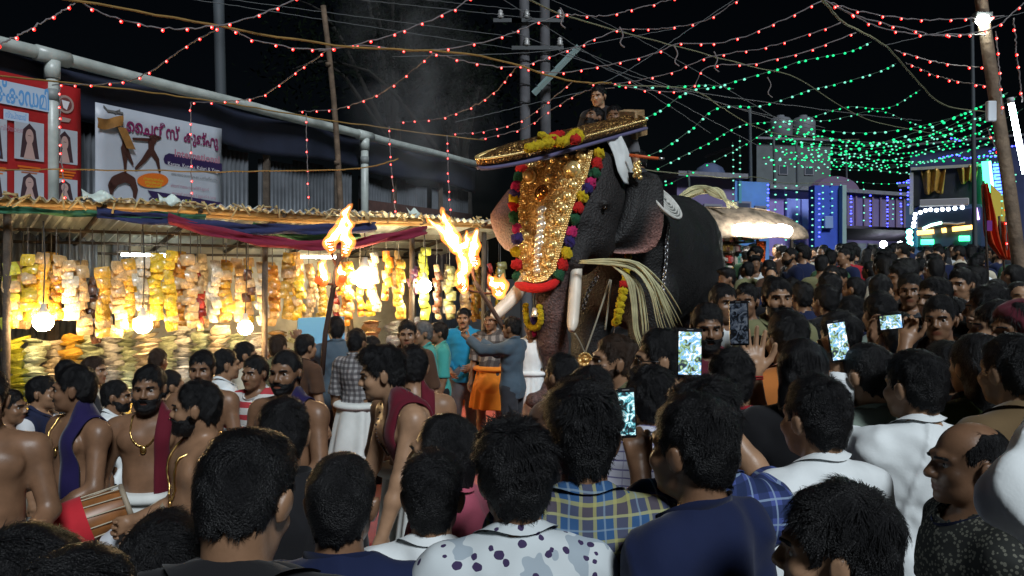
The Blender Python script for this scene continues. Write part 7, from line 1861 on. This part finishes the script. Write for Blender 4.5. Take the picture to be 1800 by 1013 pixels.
person(778, 727, 2.3, 72, 'man with receding hair in pink shirt, face turned left', 0, 'tan', pink_c, black_c, top='shirt', hair='reced', seed=21, strands=3000, hp=.05)
person(46, 918, 1.32, 4, 'dark head of a man at the bottom left corner', 0, 'mid', black_c, black_c, top='tshirt', hair='bushy', seed=22, face=False, strands=4500)
person(140, 955, 1.12, -4, 'lowest dark head between two others at the bottom left', 0, 'mid', black_c, black_c, top='tshirt', hair='short', seed=23, face=False, strands=4500)
person(292, 893, 1.55, 8, 'dark haired head left of the black jacket', 0, 'mid', char, black_c, top='tshirt', hair='bushy', seed=24, face=False, strands=4500)
person(986, 620, 4.2, 40, 'man lit red at the ear under the elephant trunk', 1, 'mid', brown_c, black_c, top='tshirt', hair='short', seed=25, face=False)
person(1040, 642, 3.3, 2, 'dark haired man just left of the violet striped shirt', 1, 'mid', black_c, black_c, top='tshirt', hair='bushy', seed=26, face=False)
# ---------------------------------------------------------------- right middle of the crowd
def mid(px, ptop, d, yaw, label, skin, tm, **k):
    k.setdefault('top', 'tshirt'); k.setdefault('hair', 'short'); lod = k.pop('lod', 1)
    return person(px, ptop, d, yaw, label, lod, skin, tm, black_c, face=k.pop('face', 60 < abs(yaw)), **k)
mid(1366, 487, 5.0, 180, 'bearded man in olive shirt facing the camera', 'mid', olive, top='long', beard='full', seed=31)
mid(1383, 545, 3.7, 12, 'man in bright orange shirt, back turned', 'tan', orange_c, top='shirt', seed=32)
mid(1272, 498, 5.6, 196, 'man in white shirt peering past the bearded man in maroon', 'dark', white, top='shirt', seed=33)
mid(1312, 497, 6.0, 150, 'man with moustache behind the raised dark phone', 'dark', char, beard='moustache', seed=34)
mid(1412, 597, 3.0, -22, 'woman with long hair low before the orange shirt', 'mid', black_c, hair='woman', seed=35)
mid(1575, 548, 4.0, 2, 'man in light blue shirt under the sideways phone', 'mid', sky_s, top='shirt', seed=36)
mid(1520, 602, 3.0, 30, 'person in grey green top between two raised phones', 'tan', M_('sage', (.16, .20, .17)), hair='crop', seed=37)
mid(1642, 486, 5.0, 112, 'child looking left at the elephant, face lit', 'mid', black_c, seed=38)
mid(1652, 518, 4.5, 140, 'child with raised hands and a lit face', 'dark', brown_c, seed=39, armL=((.2, .7, -.3), (.0, .4, .95)), armR=((.2, .7, -.3), (.0, .4, .95)))
mid(1733, 498, 4.7, 64, 'man with black cap of hair and blue collar looking left', 'mid', sky_s, top='shirt', hair='bushy', seed=40)
mid(1752, 528, 3.8, 74, 'woman with long dark hair in profile at the right', 'tan', black_c, hair='woman', seed=41)
mid(1716, 588, 3.05, 10, 'woman with long black hair and a red shoulder strap', 'tan', M_('leafgreen', (.06, .09, .03)), hair='woman', seed=43)
mid(1777, 585, 2.75, 14, 'man in khaki brown shirt at the right, back turned', 'tan', khaki, top='shirt', seed=44, lod=0)
FP, gp, sp_ = mid(1662, 598, 3.35, 2, 'man raising a sideways phone over the heads', 'mid', black_c, seed=45, armL=((-.28, .85, .25), (-.30, .25, .92), (.6, -.8, 0), .8))
mid(1702, 690, 3.05, 6, 'woman with shiny dark hair low behind the white shirt', 'mid', black_c, hair='woman', seed=46)
mid(1545, 512, 4.9, 6, 'man in grey green shirt deep in the crowd', 'mid', M_('sage', (.16, .20, .17)), seed=47)
mid(1330, 592, 3.9, 8, 'woman with loose dark hair under the dark raised phone', 'mid', maroon, hair='woman', seed=48)
mid(1475, 545, 4.3, 28, 'dark haired man behind the tilted phone', 'mid', black_c, hair='bushy', seed=49)
mid(1600, 480, 6.0, 150, 'man looking towards the elephant from the middle of the crowd', 'dark', char, seed=50)
mid(1690, 470, 6.2, 120, 'man in pale shirt near the orange flags', 'mid', cream, top='shirt', seed=51)
mid(1450, 500, 6.2, 20, 'tall dark man at the centre of the crowd', 'dark', black_c, seed=52)
mid(1500, 520, 5.4, -10, 'man with bushy hair at the centre of the crowd', 'mid', navy_c, hair='bushy', seed=53)
t_, g_, s_ = mid(1788, 530, 3.5, 92, 'woman under a maroon headscarf at the right edge', 'mid', maroon, hair='woman', seed=42)
fr = g_['fr']; V, Q = hair_geo('woman', {}, 99, .009, 0, None, False)
link('headscarf', mkmesh('headscarf', (V * np.array((1.1, 1.08, 1.06))) @ fr['Rh'].T + fr['hc'], Q), maroon, t_)

# ---------------------------------------------------------------- drummers and stall customers
def march(prims, org, dr, n=160, step=.004, off=.015):
    ts = np.arange(n) * step; pts = np.asarray(org, float) + np.asarray(dr, float) * ts[:, None]
    f = sdf_at(prims, pts, off); k = np.nonzero(f < 0)[0]
    return pts[k[0]] if len(k) else None
def sash(t, geo, x, m, w_=.075, lo=.98, name='sash'):
    B2 = geo['fr']['B2']; pr = geo['torso']; fw = unit(B2(0, 1, 0) - B2(0, 0, 0)); up = geo['fr']['u']
    rows = []
    def col(xx):
        out = []
        for z in np.linspace(.16, .36, 6): out.append(march(pr, B2(xx, -.4, z), fw, 120, .004))
        for th in np.linspace(170, 10, 15):
            d_ = fw * math.cos(R(th)) + up * math.sin(R(th)); out.append(march(pr, B2(xx, 0, .37) + d_ * .42, -d_, 120, .004))
        for z in np.linspace(.36, lo - .93, 13): out.append(march(pr, B2(xx * .95, .4, z), -fw, 120, .004))
        return out
    cs = [col(x + w_ * q) for q in (-.5, -.17, .17, .5)]
    ok = [i for i in range(len(cs[0])) if all(c[i] is not None for c in cs)]
    G = np.array([[c[i] for i in ok] for c in cs]); Gp = np.concatenate([G[:, :1], G, G[:, -1:]], 1); G = (Gp[:, :-2] + 2 * Gp[:, 1:-1] + Gp[:, 2:]) / 4
    for _ in range(1): Gp = np.concatenate([G[:, :1], G, G[:, -1:]], 1); G = (Gp[:, :-2] + Gp[:, 1:-1] + Gp[:, 2:]) / 3
    mb = MB(); mb.slab(G, (0, .004, .004)); mb.slab(G[::-1], (0, .012, .004)); return link(name, mb.mesh(name, True), m, t)
def necklace(t, geo, depth, wid, r, m, name='gold_chain', pend=None, beads=0):
    B2 = geo['fr']['B2']; pr = geo['torso'] ; fw = unit(B2(0, 1, 0) - B2(0, 0, 0)); pts = []
    for a_ in np.linspace(0, 2 * math.pi, 45):
        x = wid * math.sin(a_); c = math.cos(a_); z = .50 - depth * max(0, c) ** .8 if c > 0 else .50 + .02 * -c
        p = march(pr, B2(x, .35 if c >= 0 else -.35, z), fw * (-1 if c >= 0 else 1), 160, .003, r + .003)
        if p is not None: pts.append(p)
    mb = MB()
    if beads:
        for p in spline(pts, beads): mb.ball(p, r, 6, 4)
        o = mb.build(name, m, t, True); o['kind'] = 'stuff'
    else:
        mb.tube(spline(pts, 90), r * (1 + .25 * np.sin(np.arange(90) * 2.1)), 6); o = mb.build(name, m, t, True)
    if pend:
        p = march(pr, B2(0, .35, .50 - depth - .02), -fw, 120, .004, .01)
        if p is not None: mb = MB(); mb.ball(p, (pend, .008, pend * 1.25), 10, 6); mb.build('pendant', m, o, True)
gold_s = mat('gold_soft', (.70, .46, .16), .3, 1.0)
DR = ((.22, .22, -.95), (-.40, .80, -.45), None, .6)
DR2 = ((.28, .10, -.98), (-.30, .80, -.10), None, .6)
def drummer(px, ptop, d, yaw, label, sash_m=None, sx=.10, neck=None, **k):
    k.setdefault('armL', DR); k.setdefault('armR', DR2)
    t, g, s = person(px, ptop, d, yaw, label, 0, k.pop('skin', 'mid'), None, M_('mundu_white', (.60, .62, .60)), bot='mundu', top=None, **k)
    if sash_m: sash(t, g, sx, sash_m)
    if neck == 'chain': necklace(t, g, .15, .075, .0045, gold_s, pend=.018)
    if neck == 'thick': necklace(t, g, .26, .080, .0055, gold_s, pend=.018)
    if neck == 'beads': necklace(t, g, .22, .08, .006, mat('dark_beads', (.05, .025, .015), .4), 'bead_necklace', beads=70)
    # border and roll of the mundu
    return t, g, s
sash_n, sash_m = M_('sash_navy', (.012, .008, .055)), M_('sash_maroon', (.10, .006, .016))
drummer(-26, 648, 3.35, 205, 'shirtless man cut by the left edge with only his shoulder showing', skin='dark', hair='short', seed=61, girth=1.08)
T1, G1_, S1 = drummer(130, 640, 4.05, 150, 'shirtless drummer with navy sash and gold pendant looking left', sash_n, -.105, 'chain', skin='dark', hair='short', seed=62, hy=R(-48), beard='moustache', strands=3200)
T2, G2_, S2 = drummer(262, 640, 4.15, 188, 'bearded shirtless drummer with maroon sash facing the camera', sash_m, -.10, 'chain', skin='dark', hair='short', beard='full', seed=63, strands=3200)
T3, G3_, S3 = drummer(345, 668, 3.5, 125, 'bearded shirtless man with thick gold chain in left profile', None, 0, 'thick', skin='mid', hair='short', beard='full', seed=64, hy=R(-28), girth=1.12, strands=3600)
T4, G4_, S4 = drummer(502, 615, 4.3, 160, 'broad shirtless man with dark blue shoulder strap facing the camera', sash_n, -.10, None, skin='dark', hair='crop', beard='stubble', seed=65, hy=R(8), girth=1.1, strands=3000)
T5, G5_, S5 = drummer(672, 605, 3.95, 118, 'leaning young shirtless man with bead necklace and maroon strap', sash_m, -.11, 'beads', skin='tan', hair='quiff', seed=66, lean=.42, hy=R(-22), hp=-.15, beard='moustache', strands=4200, armL=((.15, .3, -.95), (.05, .35, -.95), None, .5), armR=((.1, .25, -.97), (-.1, .5, -.85), None, .5))
drummer(727, 605, 4.5, 8, 'shirtless man seen from behind with a maroon strap at his shoulder', sash_m, .08, None, skin='mid', hair='short', seed=67, face=False, strands=3000)
drummer(355, 615, 5.1, 186, 'shirtless man with a serious face behind the gold chain wearer', None, 0, None, skin='dark', hair='short', seed=68, beard='moustache')
cust = lambda *a, **k: mid(*a, **k)
cust(76, 660, 5.2, -82, 'man in navy and white shirt looking right at the stall', 'mid', plaid('navy_white', (.55, .56, .58), (('x', .4, .0, .52, (.015, .02, .05), 1.0),), .0), top='shirt', seed=71)
cust(205, 668, 5.5, -78, 'man with oiled dark hair in right profile between two drummers', 'dark', white, top='shirt', seed=72, beard='stubble')
cust(166, 626, 6.3, -92, 'brown haired man in cream shirt before the pale packet pile', 'mid', cream, top='shirt', seed=73, hairc='brown')
cust(118, 632, 5.8, 20, 'dark haired customer behind the navy sash drummer', 'mid', char, seed=74)
cust(398, 612, 5.8, -60, 'man in white shirt turned to the stall', 'mid', white, top='shirt', seed=75)
cust(448, 624, 5.3, 158, 'man in red and white striped shirt facing the camera', 'dark', strp_r, top='tshirt', seed=76)
cust(300, 650, 5.6, -50, 'dark haired customer right of the bearded drummer', 'mid', brown_c, seed=77)
cust(18, 684, 5.0, -86, 'dark skinned customer at the left edge in right profile', 'dark', cream, seed=78)
cust(490, 588, 7.2, -20, 'customer under the third bulb, back of the head lit', 'mid', olive, seed=79, hairc='brown')
cust(538, 587, 7.0, -40, 'customer left of the raised torch', 'mid', brown_c, seed=80)
cust(432, 600, 6.6, -70, 'customer half hidden behind the striped shirt', 'mid', cream, seed=81)
cust(278, 612, 7.2, -10, 'brown haired customer close to the counter', 'mid', grey_c, seed=82, hairc='brown')
cust(716, 562, 7.0, 184, 'young man in dark shirt facing the camera before the stall', 'mid', brown_c, top='shirt', seed=83)
cust(742, 564, 7.8, 115, 'man with grey cap of hair looking left beside the blue shirt', 'mid', teal, top='shirt', seed=84, hairc='grey')
cust(770, 566, 8.4, 104, 'man in pale teal shirt half hidden by the man in blue', 'dark', teal, top='shirt', seed=85)
person(815, 541, 9.5, 176, 'man in bright blue shirt and grey trousers standing on the carpet', 0, 'mid', blue_s, grey_c, top='long', hair='short', beard='moustache', seed=86, armL=FOLD, armR=((.28, .05, -1.0), (-.45, .7, -.5)), girth=1.08)
person(863, 545, 9.2, 158, 'man in grey checked shirt and folded orange mundu', 0, 'dark', check_s, M_('mundu_orange', (.62, .20, .02)), top='shirt', bot='half', hair='short', seed=87, stride=.1)
TL, gl_, sl_ = person(628, 577, 7.0, -24, 'man in checked shirt and white mundu with his back half turned', 0, 'dark', check_g, M_('mundu_white', (.60, .62, .60)), top='shirt', bot='half', hair='short', seed=88)
person(590, 556, 7.75, 24, 'torch bearer in grey blue shirt gripping the first torch', 0, 'dark', denim, char, top='shirt', hair='short', seed=89, armL=((.25, .55, -.30), (.15, .25, .95), (-.3, .9, 0), 1.1), face=False)
person(899, 556, 8.25, 62, 'torch bearer in grey green sleeves thrusting the twin torch', 0, 'dark', denim, char, top='long', hair='short', seed=90, armL=((.05, .85, -.1), (-.1, .75, .45), (0, .2, 1), 1.1), armR=((-.2, .85, -.25), (-.1, .8, .45), (0, .2, 1), 1.1))
person(934, 560, 9.3, 170, 'man in white shirt standing half behind the trunk', 1, 'mid', white, white, top='shirt', bot='mundu', hair='short', seed=91)
person(650, 590, 8.0, 100, 'bystander behind the checked shirt man', 1, 'dark', brown_c, black_c, top='tshirt', hair='short', seed=92)

# ---------------------------------------------------------------- riders on the elephant
def rider(px, ptop, d, yaw, label, skin, tm, s=1.18, **k):
    sp = dict(top='tshirt', bot='trousers', hair='short', **k)
    geo = person_geo(sp, 1); fr = geo['fr']; cz = (fr['hc'] + fr['Rh'] @ np.array((0, 0, .127)))[2] + .017
    p = P(px, ptop, d); return place_person(geo, sp, (p[0], p[1], p[2] - cz * s), R(yaw), s, label, None, tm, char, skin, 1)
rider(1053, 150, 10.8, 150, 'topmost rider in black looking down to the left', 'tan', black_c, hp=-.15, seed=101)
rider(1046, 188, 10.2, 128, 'dark bearded rider looking up behind the golden board', 'dark', black_c, hp=.35, beard='full', seed=102)
rider(1080, 184, 10.4, 165, 'rider in dim grey shirt beside the wooden crate', 'mid', grey_c, seed=103)
rider(1122, 262, 10.6, 60, 'dim rider low on the elephant back behind the gold ornament', 'dark', char, seed=104)

# ---------------------------------------------------------------- phones
def screen_mat(name, sc=60, b=2.2, hue=((.02, .03, .05), (.30, .45, .20), (.10, .35, .8), (.95, 1, 1))):
    m = bpy.data.materials.new(name); m.use_nodes = True; t = m.node_tree; bs = t.nodes['Principled BSDF']
    bs.inputs['Base Color'].default_value = (.01, .01, .01, 1); bs.inputs['Roughness'].default_value = .1
    tc = t.nodes.new('ShaderNodeTexCoord'); v = t.nodes.new('ShaderNodeTexNoise'); v.inputs['Scale'].default_value = sc; v.inputs['Detail'].default_value = 3; v.inputs['Distortion'].default_value = 1.2
    t.links.new(tc.outputs['Object'], v.inputs['Vector'])
    r = t.nodes.new('ShaderNodeValToRGB'); e = r.color_ramp.elements
    e[0].position, e[0].color = .36, (*hue[0], 1); e[1].position, e[1].color = .60, (*hue[3], 1); e.new(.44).color = (*hue[1], 1); e.new(.50).color = (*hue[2], 1)
    t.links.new(v.outputs['Fac'], r.inputs[0]); t.links.new(r.outputs[0], bs.inputs['Emission Color']); bs.inputs['Emission Strength'].default_value = b
    MATS[name] = m; return m
def phone(px, py, d, roll, yaw, pitch, label, sm, wide=.072, tall=.150):
    t = empty('phone', P(px, py, d), 0, label, 'phone', 'raised phones'); t.rotation_euler = (pitch, roll, yaw)
    mb = MB(); mb.box((0, 0, 0), (wide / 2, .0045, tall / 2), bev=.004); mb.build('case', mat('phone_black', (.012, .012, .014), .25), t)
    mb = MB(); mb.box((0, -.0052, -.002), (wide / 2 - .004, .0006, tall / 2 - .010)); mb.build('screen', sm, t)
    mb = MB(); mb.box((0, -.0052, tall / 2 - .005), (.010, .0006, .0012)); mb.build('speaker_slot', mat('phone_slot', (.2, .2, .2), .5), t)
    return t
s1 = screen_mat('screen_bright', 46, 1.5); s2 = screen_mat('screen_dim', 40, .25, ((.004, .005, .01), (.02, .03, .05), (.12, .16, .24), (.30, .36, .45)))
s3 = screen_mat('screen_cyan', 50, 1.3, ((.01, .012, .02), (.02, .05, .06), (.10, .42, .50), (.8, 1, 1)))
phone(1212, 620, 2.44, R(2), R(0), R(-6), 'phone with bright white screen in front of the glasses wearer', s1, .077, .150)
phone(1299, 568, 3.21, R(-3), R(-34), R(-4), 'dark screened phone held high above a red wrist thread', s2, .080, .180)
phone(1101, 726, 2.17, R(-2), R(4), R(-4), 'phone with cyan lit screen right of the plaid shirt head', s3, .052, .135)
phone(1473, 599, 3.01, R(-7), R(10), R(-5), 'tilted phone with bright screen left of the white shirt man', s1, .078, .158)
phone(1566, 566, 3.56, R(84), R(0), R(0), 'sideways phone with a small white screen over the heads', s1, .068, .115)
# red thread on the wrist
sh, el, w1, d2, _ = gb['J']['L']; c = w1 - d2 * .015; mb = MB(); b1 = unit(np.cross(d2, (0, 0, 1))); b2 = np.cross(d2, b1)
for o_, tl_ in ((0, .0), (.006, .1)):
    mb.tube([c - d2 * o_ + (b1 * math.cos(a_) + b2 * math.sin(a_)) * .033 + d2 * tl_ * .05 * math.sin(a_) for a_ in np.linspace(0, 6.283, 21)], .0035, 5)
link('wrist_thread', mb.mesh('wrist_thread', True), mat('red_thread', (.55, .02, .03), .7), FB)
# glasses
fr = gg_['fr']; mb = MB()
for q in (-1, 1):
    mb.tube([fr['hc'] + fr['Rh'] @ np.array((q * .034 + .022 * math.cos(a_), .090 - .012 * abs(math.cos(a_) * q + 1) * .2, .008 + .017 * math.sin(a_))) for a_ in np.linspace(0, 6.283, 17)], .0022, 5, False)
    mb.tube([fr['hc'] + fr['Rh'] @ np.array(v) for v in ((q * .056, .087, .012), (q * .078, .04, .014), (q * .082, -.012, .012))], .0022, 5)
mb.tube([fr['hc'] + fr['Rh'] @ np.array(v) for v in ((-.012, .098, .012), (.012, .098, .012))], .002, 5)
link('glasses', mb.mesh('glasses', True), mat('phone_black', (.012, .012, .014), .25), FG)
# red strap, pink hair tie
# ---------------------------------------------------------------- drums
def drum(px, py, d, label, tilt, rz, clothm):
    t = empty('drum', P(px, py, d), rz, label, 'drum'); t.rotation_euler = (0, tilt, rz); t.scale = (.8, .8, .8)
    mb = MB(); mb.lathe([(.10, -.28), (.125, -.2), (.145, 0), (.125, .2), (.10, .28)], (0, 0, 0), 22); mb.build('barrel', mat('drum_wood', (.22, .085, .025), .4, noise=.3, nscale=12), t, True)
    for z in (-.285, .285):
        mb = MB(); mb.lathe([(0, z), (.11, z), (.132, z * 1.0), (.136, z * .93), (.118, z * .90)], (0, 0, 0), 22); mb.build('drumhead', mat('drum_skin', (.26, .21, .15), .6, noise=.3), t, True)
    mb = MB()
    for k in range(14):
        a_ = k * math.pi / 7; mb.tube([(.134 * math.cos(a_), .134 * math.sin(a_), -.26), (.150 * math.cos(a_ + .2), .150 * math.sin(a_ + .2), 0), (.134 * math.cos(a_ + .4), .134 * math.sin(a_ + .4), .26)], .004, 4)
    mb.build('lacing', mat('pale_cord', (.45, .40, .30), .7), t, True)
    mb = MB(); mb.lathe([(.158, -.10), (.162, -.02), (.158, .06)], (0, 0, 0), 22); mb.build('cloth_band', clothm, t, True)
drum(138, 925, 3.70, 'brown laced drum with a red band at the waist of the navy sash drummer', R(72), R(30), M_('band_red', (.45, .02, .03)))
drum(236, 962, 3.62, 'brown laced drum before the bearded drummer in maroon sash', R(55), R(10), M_('band_white', (.55, .58, .62)))

# ---------------------------------------------------------------- the dense crowd beyond, built once per kind and copied
kinds = []
rr = np.random.default_rng(77)
spec = [dict(top='shirt', hair='short', seed=1), dict(top='tshirt', hair='bushy', seed=2), dict(top='shirt', hair='crop', seed=3, beard='stubble'), dict(top='tshirt', hair='short', seed=4, beard='moustache'), dict(top='tshirt', hair='woman', seed=5), dict(top='shirt', hair='quiff', seed=6, hy=.3), dict(top='tshirt', hair='short', seed=0, hy=-.35, girth=1.08), dict(top='shirt', hair='reced', seed=8, hp=.1)]
geos = [[person_geo(dict(s, face=True), 2) for s in spec], [person_geo(dict(s, face=False, legs=True), 3) for s in spec]]
shc = {'white': (white, 'white'), 'cream': (cream, 'cream'), 'black': (black_c, 'black'), 'navy': (navy_c, 'navy'), 'maroon': (maroon, 'maroon'), 'olive': (olive, 'olive'), 'char': (char, 'charcoal'), 'blue': (sky_s, 'light blue'), 'brown': (brown_c, 'brown'), 'green': (green_c, 'green'), 'red': (red_c, 'red'), 'denim': (denim, 'slate blue')}
keys = list(shc); wts = np.array([.10, .05, .20, .14, .08, .07, .14, .05, .07, .04, .02, .04]); wts /= wts.sum()
placed = [(np.array(o.location)[:2]) for o in PEOPLE]
def zone(px, y):
    if px < 1330: return 'by the lit stall'
    if px < 1450: return 'below the purple house'
    if px < 1580: return 'below the mauve shops'
    if px < 1715: return 'before the truck'
    return 'by the orange flags'
def far_person(px, d, jit=0):
    x, y = (px - 900) / FPX * d, d
    if any((q[0] - x) ** 2 + (q[1] - y) ** 2 < .36 ** 2 for q in placed): return False
    e = np.array((x, y)) - EO[:2]; le = w2e((x, y, 0))
    if abs(le[0]) < 1.15 and -2.0 < le[1] < 3.3: return False
    k = int(rr.integers(len(spec))); key = keys[rr.choice(len(keys), p=wts)]
    away = rr.random() < .74
    yaw = rr.uniform(-40, 55) if away else rr.uniform(80, 165)
    lod = 2 if d < 7.5 else 3
    geo = geos[0 if lod == 2 else 1][k]
    look = 'seen from behind' if away else 'looking left'
    dd = 'close' if d < 7.5 else 'midway' if d < 14 else 'far'
    kind = 'long haired woman' if spec[k]['hair'] == 'woman' else 'man'
    lab = f"{kind} in {shc[key][1]} top {look}, {dd} off {zone(px, d)}"
    z = gz(x, y); s = rr.uniform(.93, 1.05)
    t = place_person(geo, dict(spec[k], face=(lod == 2)), (x, y, z), R(yaw), s, lab, 'people in the dense crowd', shc[key][0], (black_c, char, white, denim)[rr.integers(4)], ('dark', 'mid', 'mid', 'tan')[rr.integers(4)], lod)
    placed.append(np.array((x, y))); return True
n = 0
for d0 in np.concatenate([np.arange(4.6, 9, .5), np.arange(9, 16, .72), np.arange(16, 27, 1.5)]):
    wdt = .50 if d0 < 9 else .62 if d0 < 16 else .95
    px = 1262 - (20 if d0 > 11 else 0) + rr.uniform(0, 20)
    while px < 1812:
        if n < 235 and far_person(px + rr.uniform(-8, 8), d0 + rr.uniform(-.2, .2)): n += 1
        px += wdt / d0 * FPX * rr.uniform(.85, 1.3)
print('CROWD', n)
# ---------------------------------------------------------------- smoke rising from the torches
def smoke_mat():
    m = bpy.data.materials.new('smoke'); m.use_nodes = True; t = m.node_tree; t.nodes.clear()
    o = t.nodes.new('ShaderNodeOutputMaterial'); v = t.nodes.new('ShaderNodeVolumePrincipled')
    v.inputs['Color'].default_value = (.8, .82, .85, 1)
    tc = t.nodes.new('ShaderNodeTexCoord'); n = t.nodes.new('ShaderNodeTexNoise'); n.inputs['Scale'].default_value = 1.1; n.inputs['Detail'].default_value = 4; n.inputs['Distortion'].default_value = .8
    t.links.new(tc.outputs['Object'], n.inputs['Vector'])
    l = t.nodes.new('ShaderNodeVectorMath'); l.operation = 'MULTIPLY'; l.inputs[1].default_value = (1 / 1.3, 1 / 1.0, 1 / 2.6); t.links.new(tc.outputs['Object'], l.inputs[0])
    ln = t.nodes.new('ShaderNodeVectorMath'); ln.operation = 'LENGTH'; t.links.new(l.outputs[0], ln.inputs[0])
    f = _m(t, 'SUBTRACT', 1.0, ln.outputs[1], True)
    d = _m(t, 'MULTIPLY', _m(t, 'MULTIPLY', _m(t, 'SUBTRACT', n.outputs['Fac'], .38, True), f), 1.5)
    t.links.new(d, v.inputs['Density']); t.links.new(v.outputs[0], o.inputs['Volume'])
    m.cycles.volume_step_rate = 4
    return m
mb = MB(); mb.ball((0, 0, 0), (1.35, 1.05, 2.7), 20, 12)
o = mb.build('smoke', smoke_mat(), None, True, loc=P(735, 170, 12.5)); o['kind'] = 'stuff'
o.rotation_euler = (0, R(-14), 0)
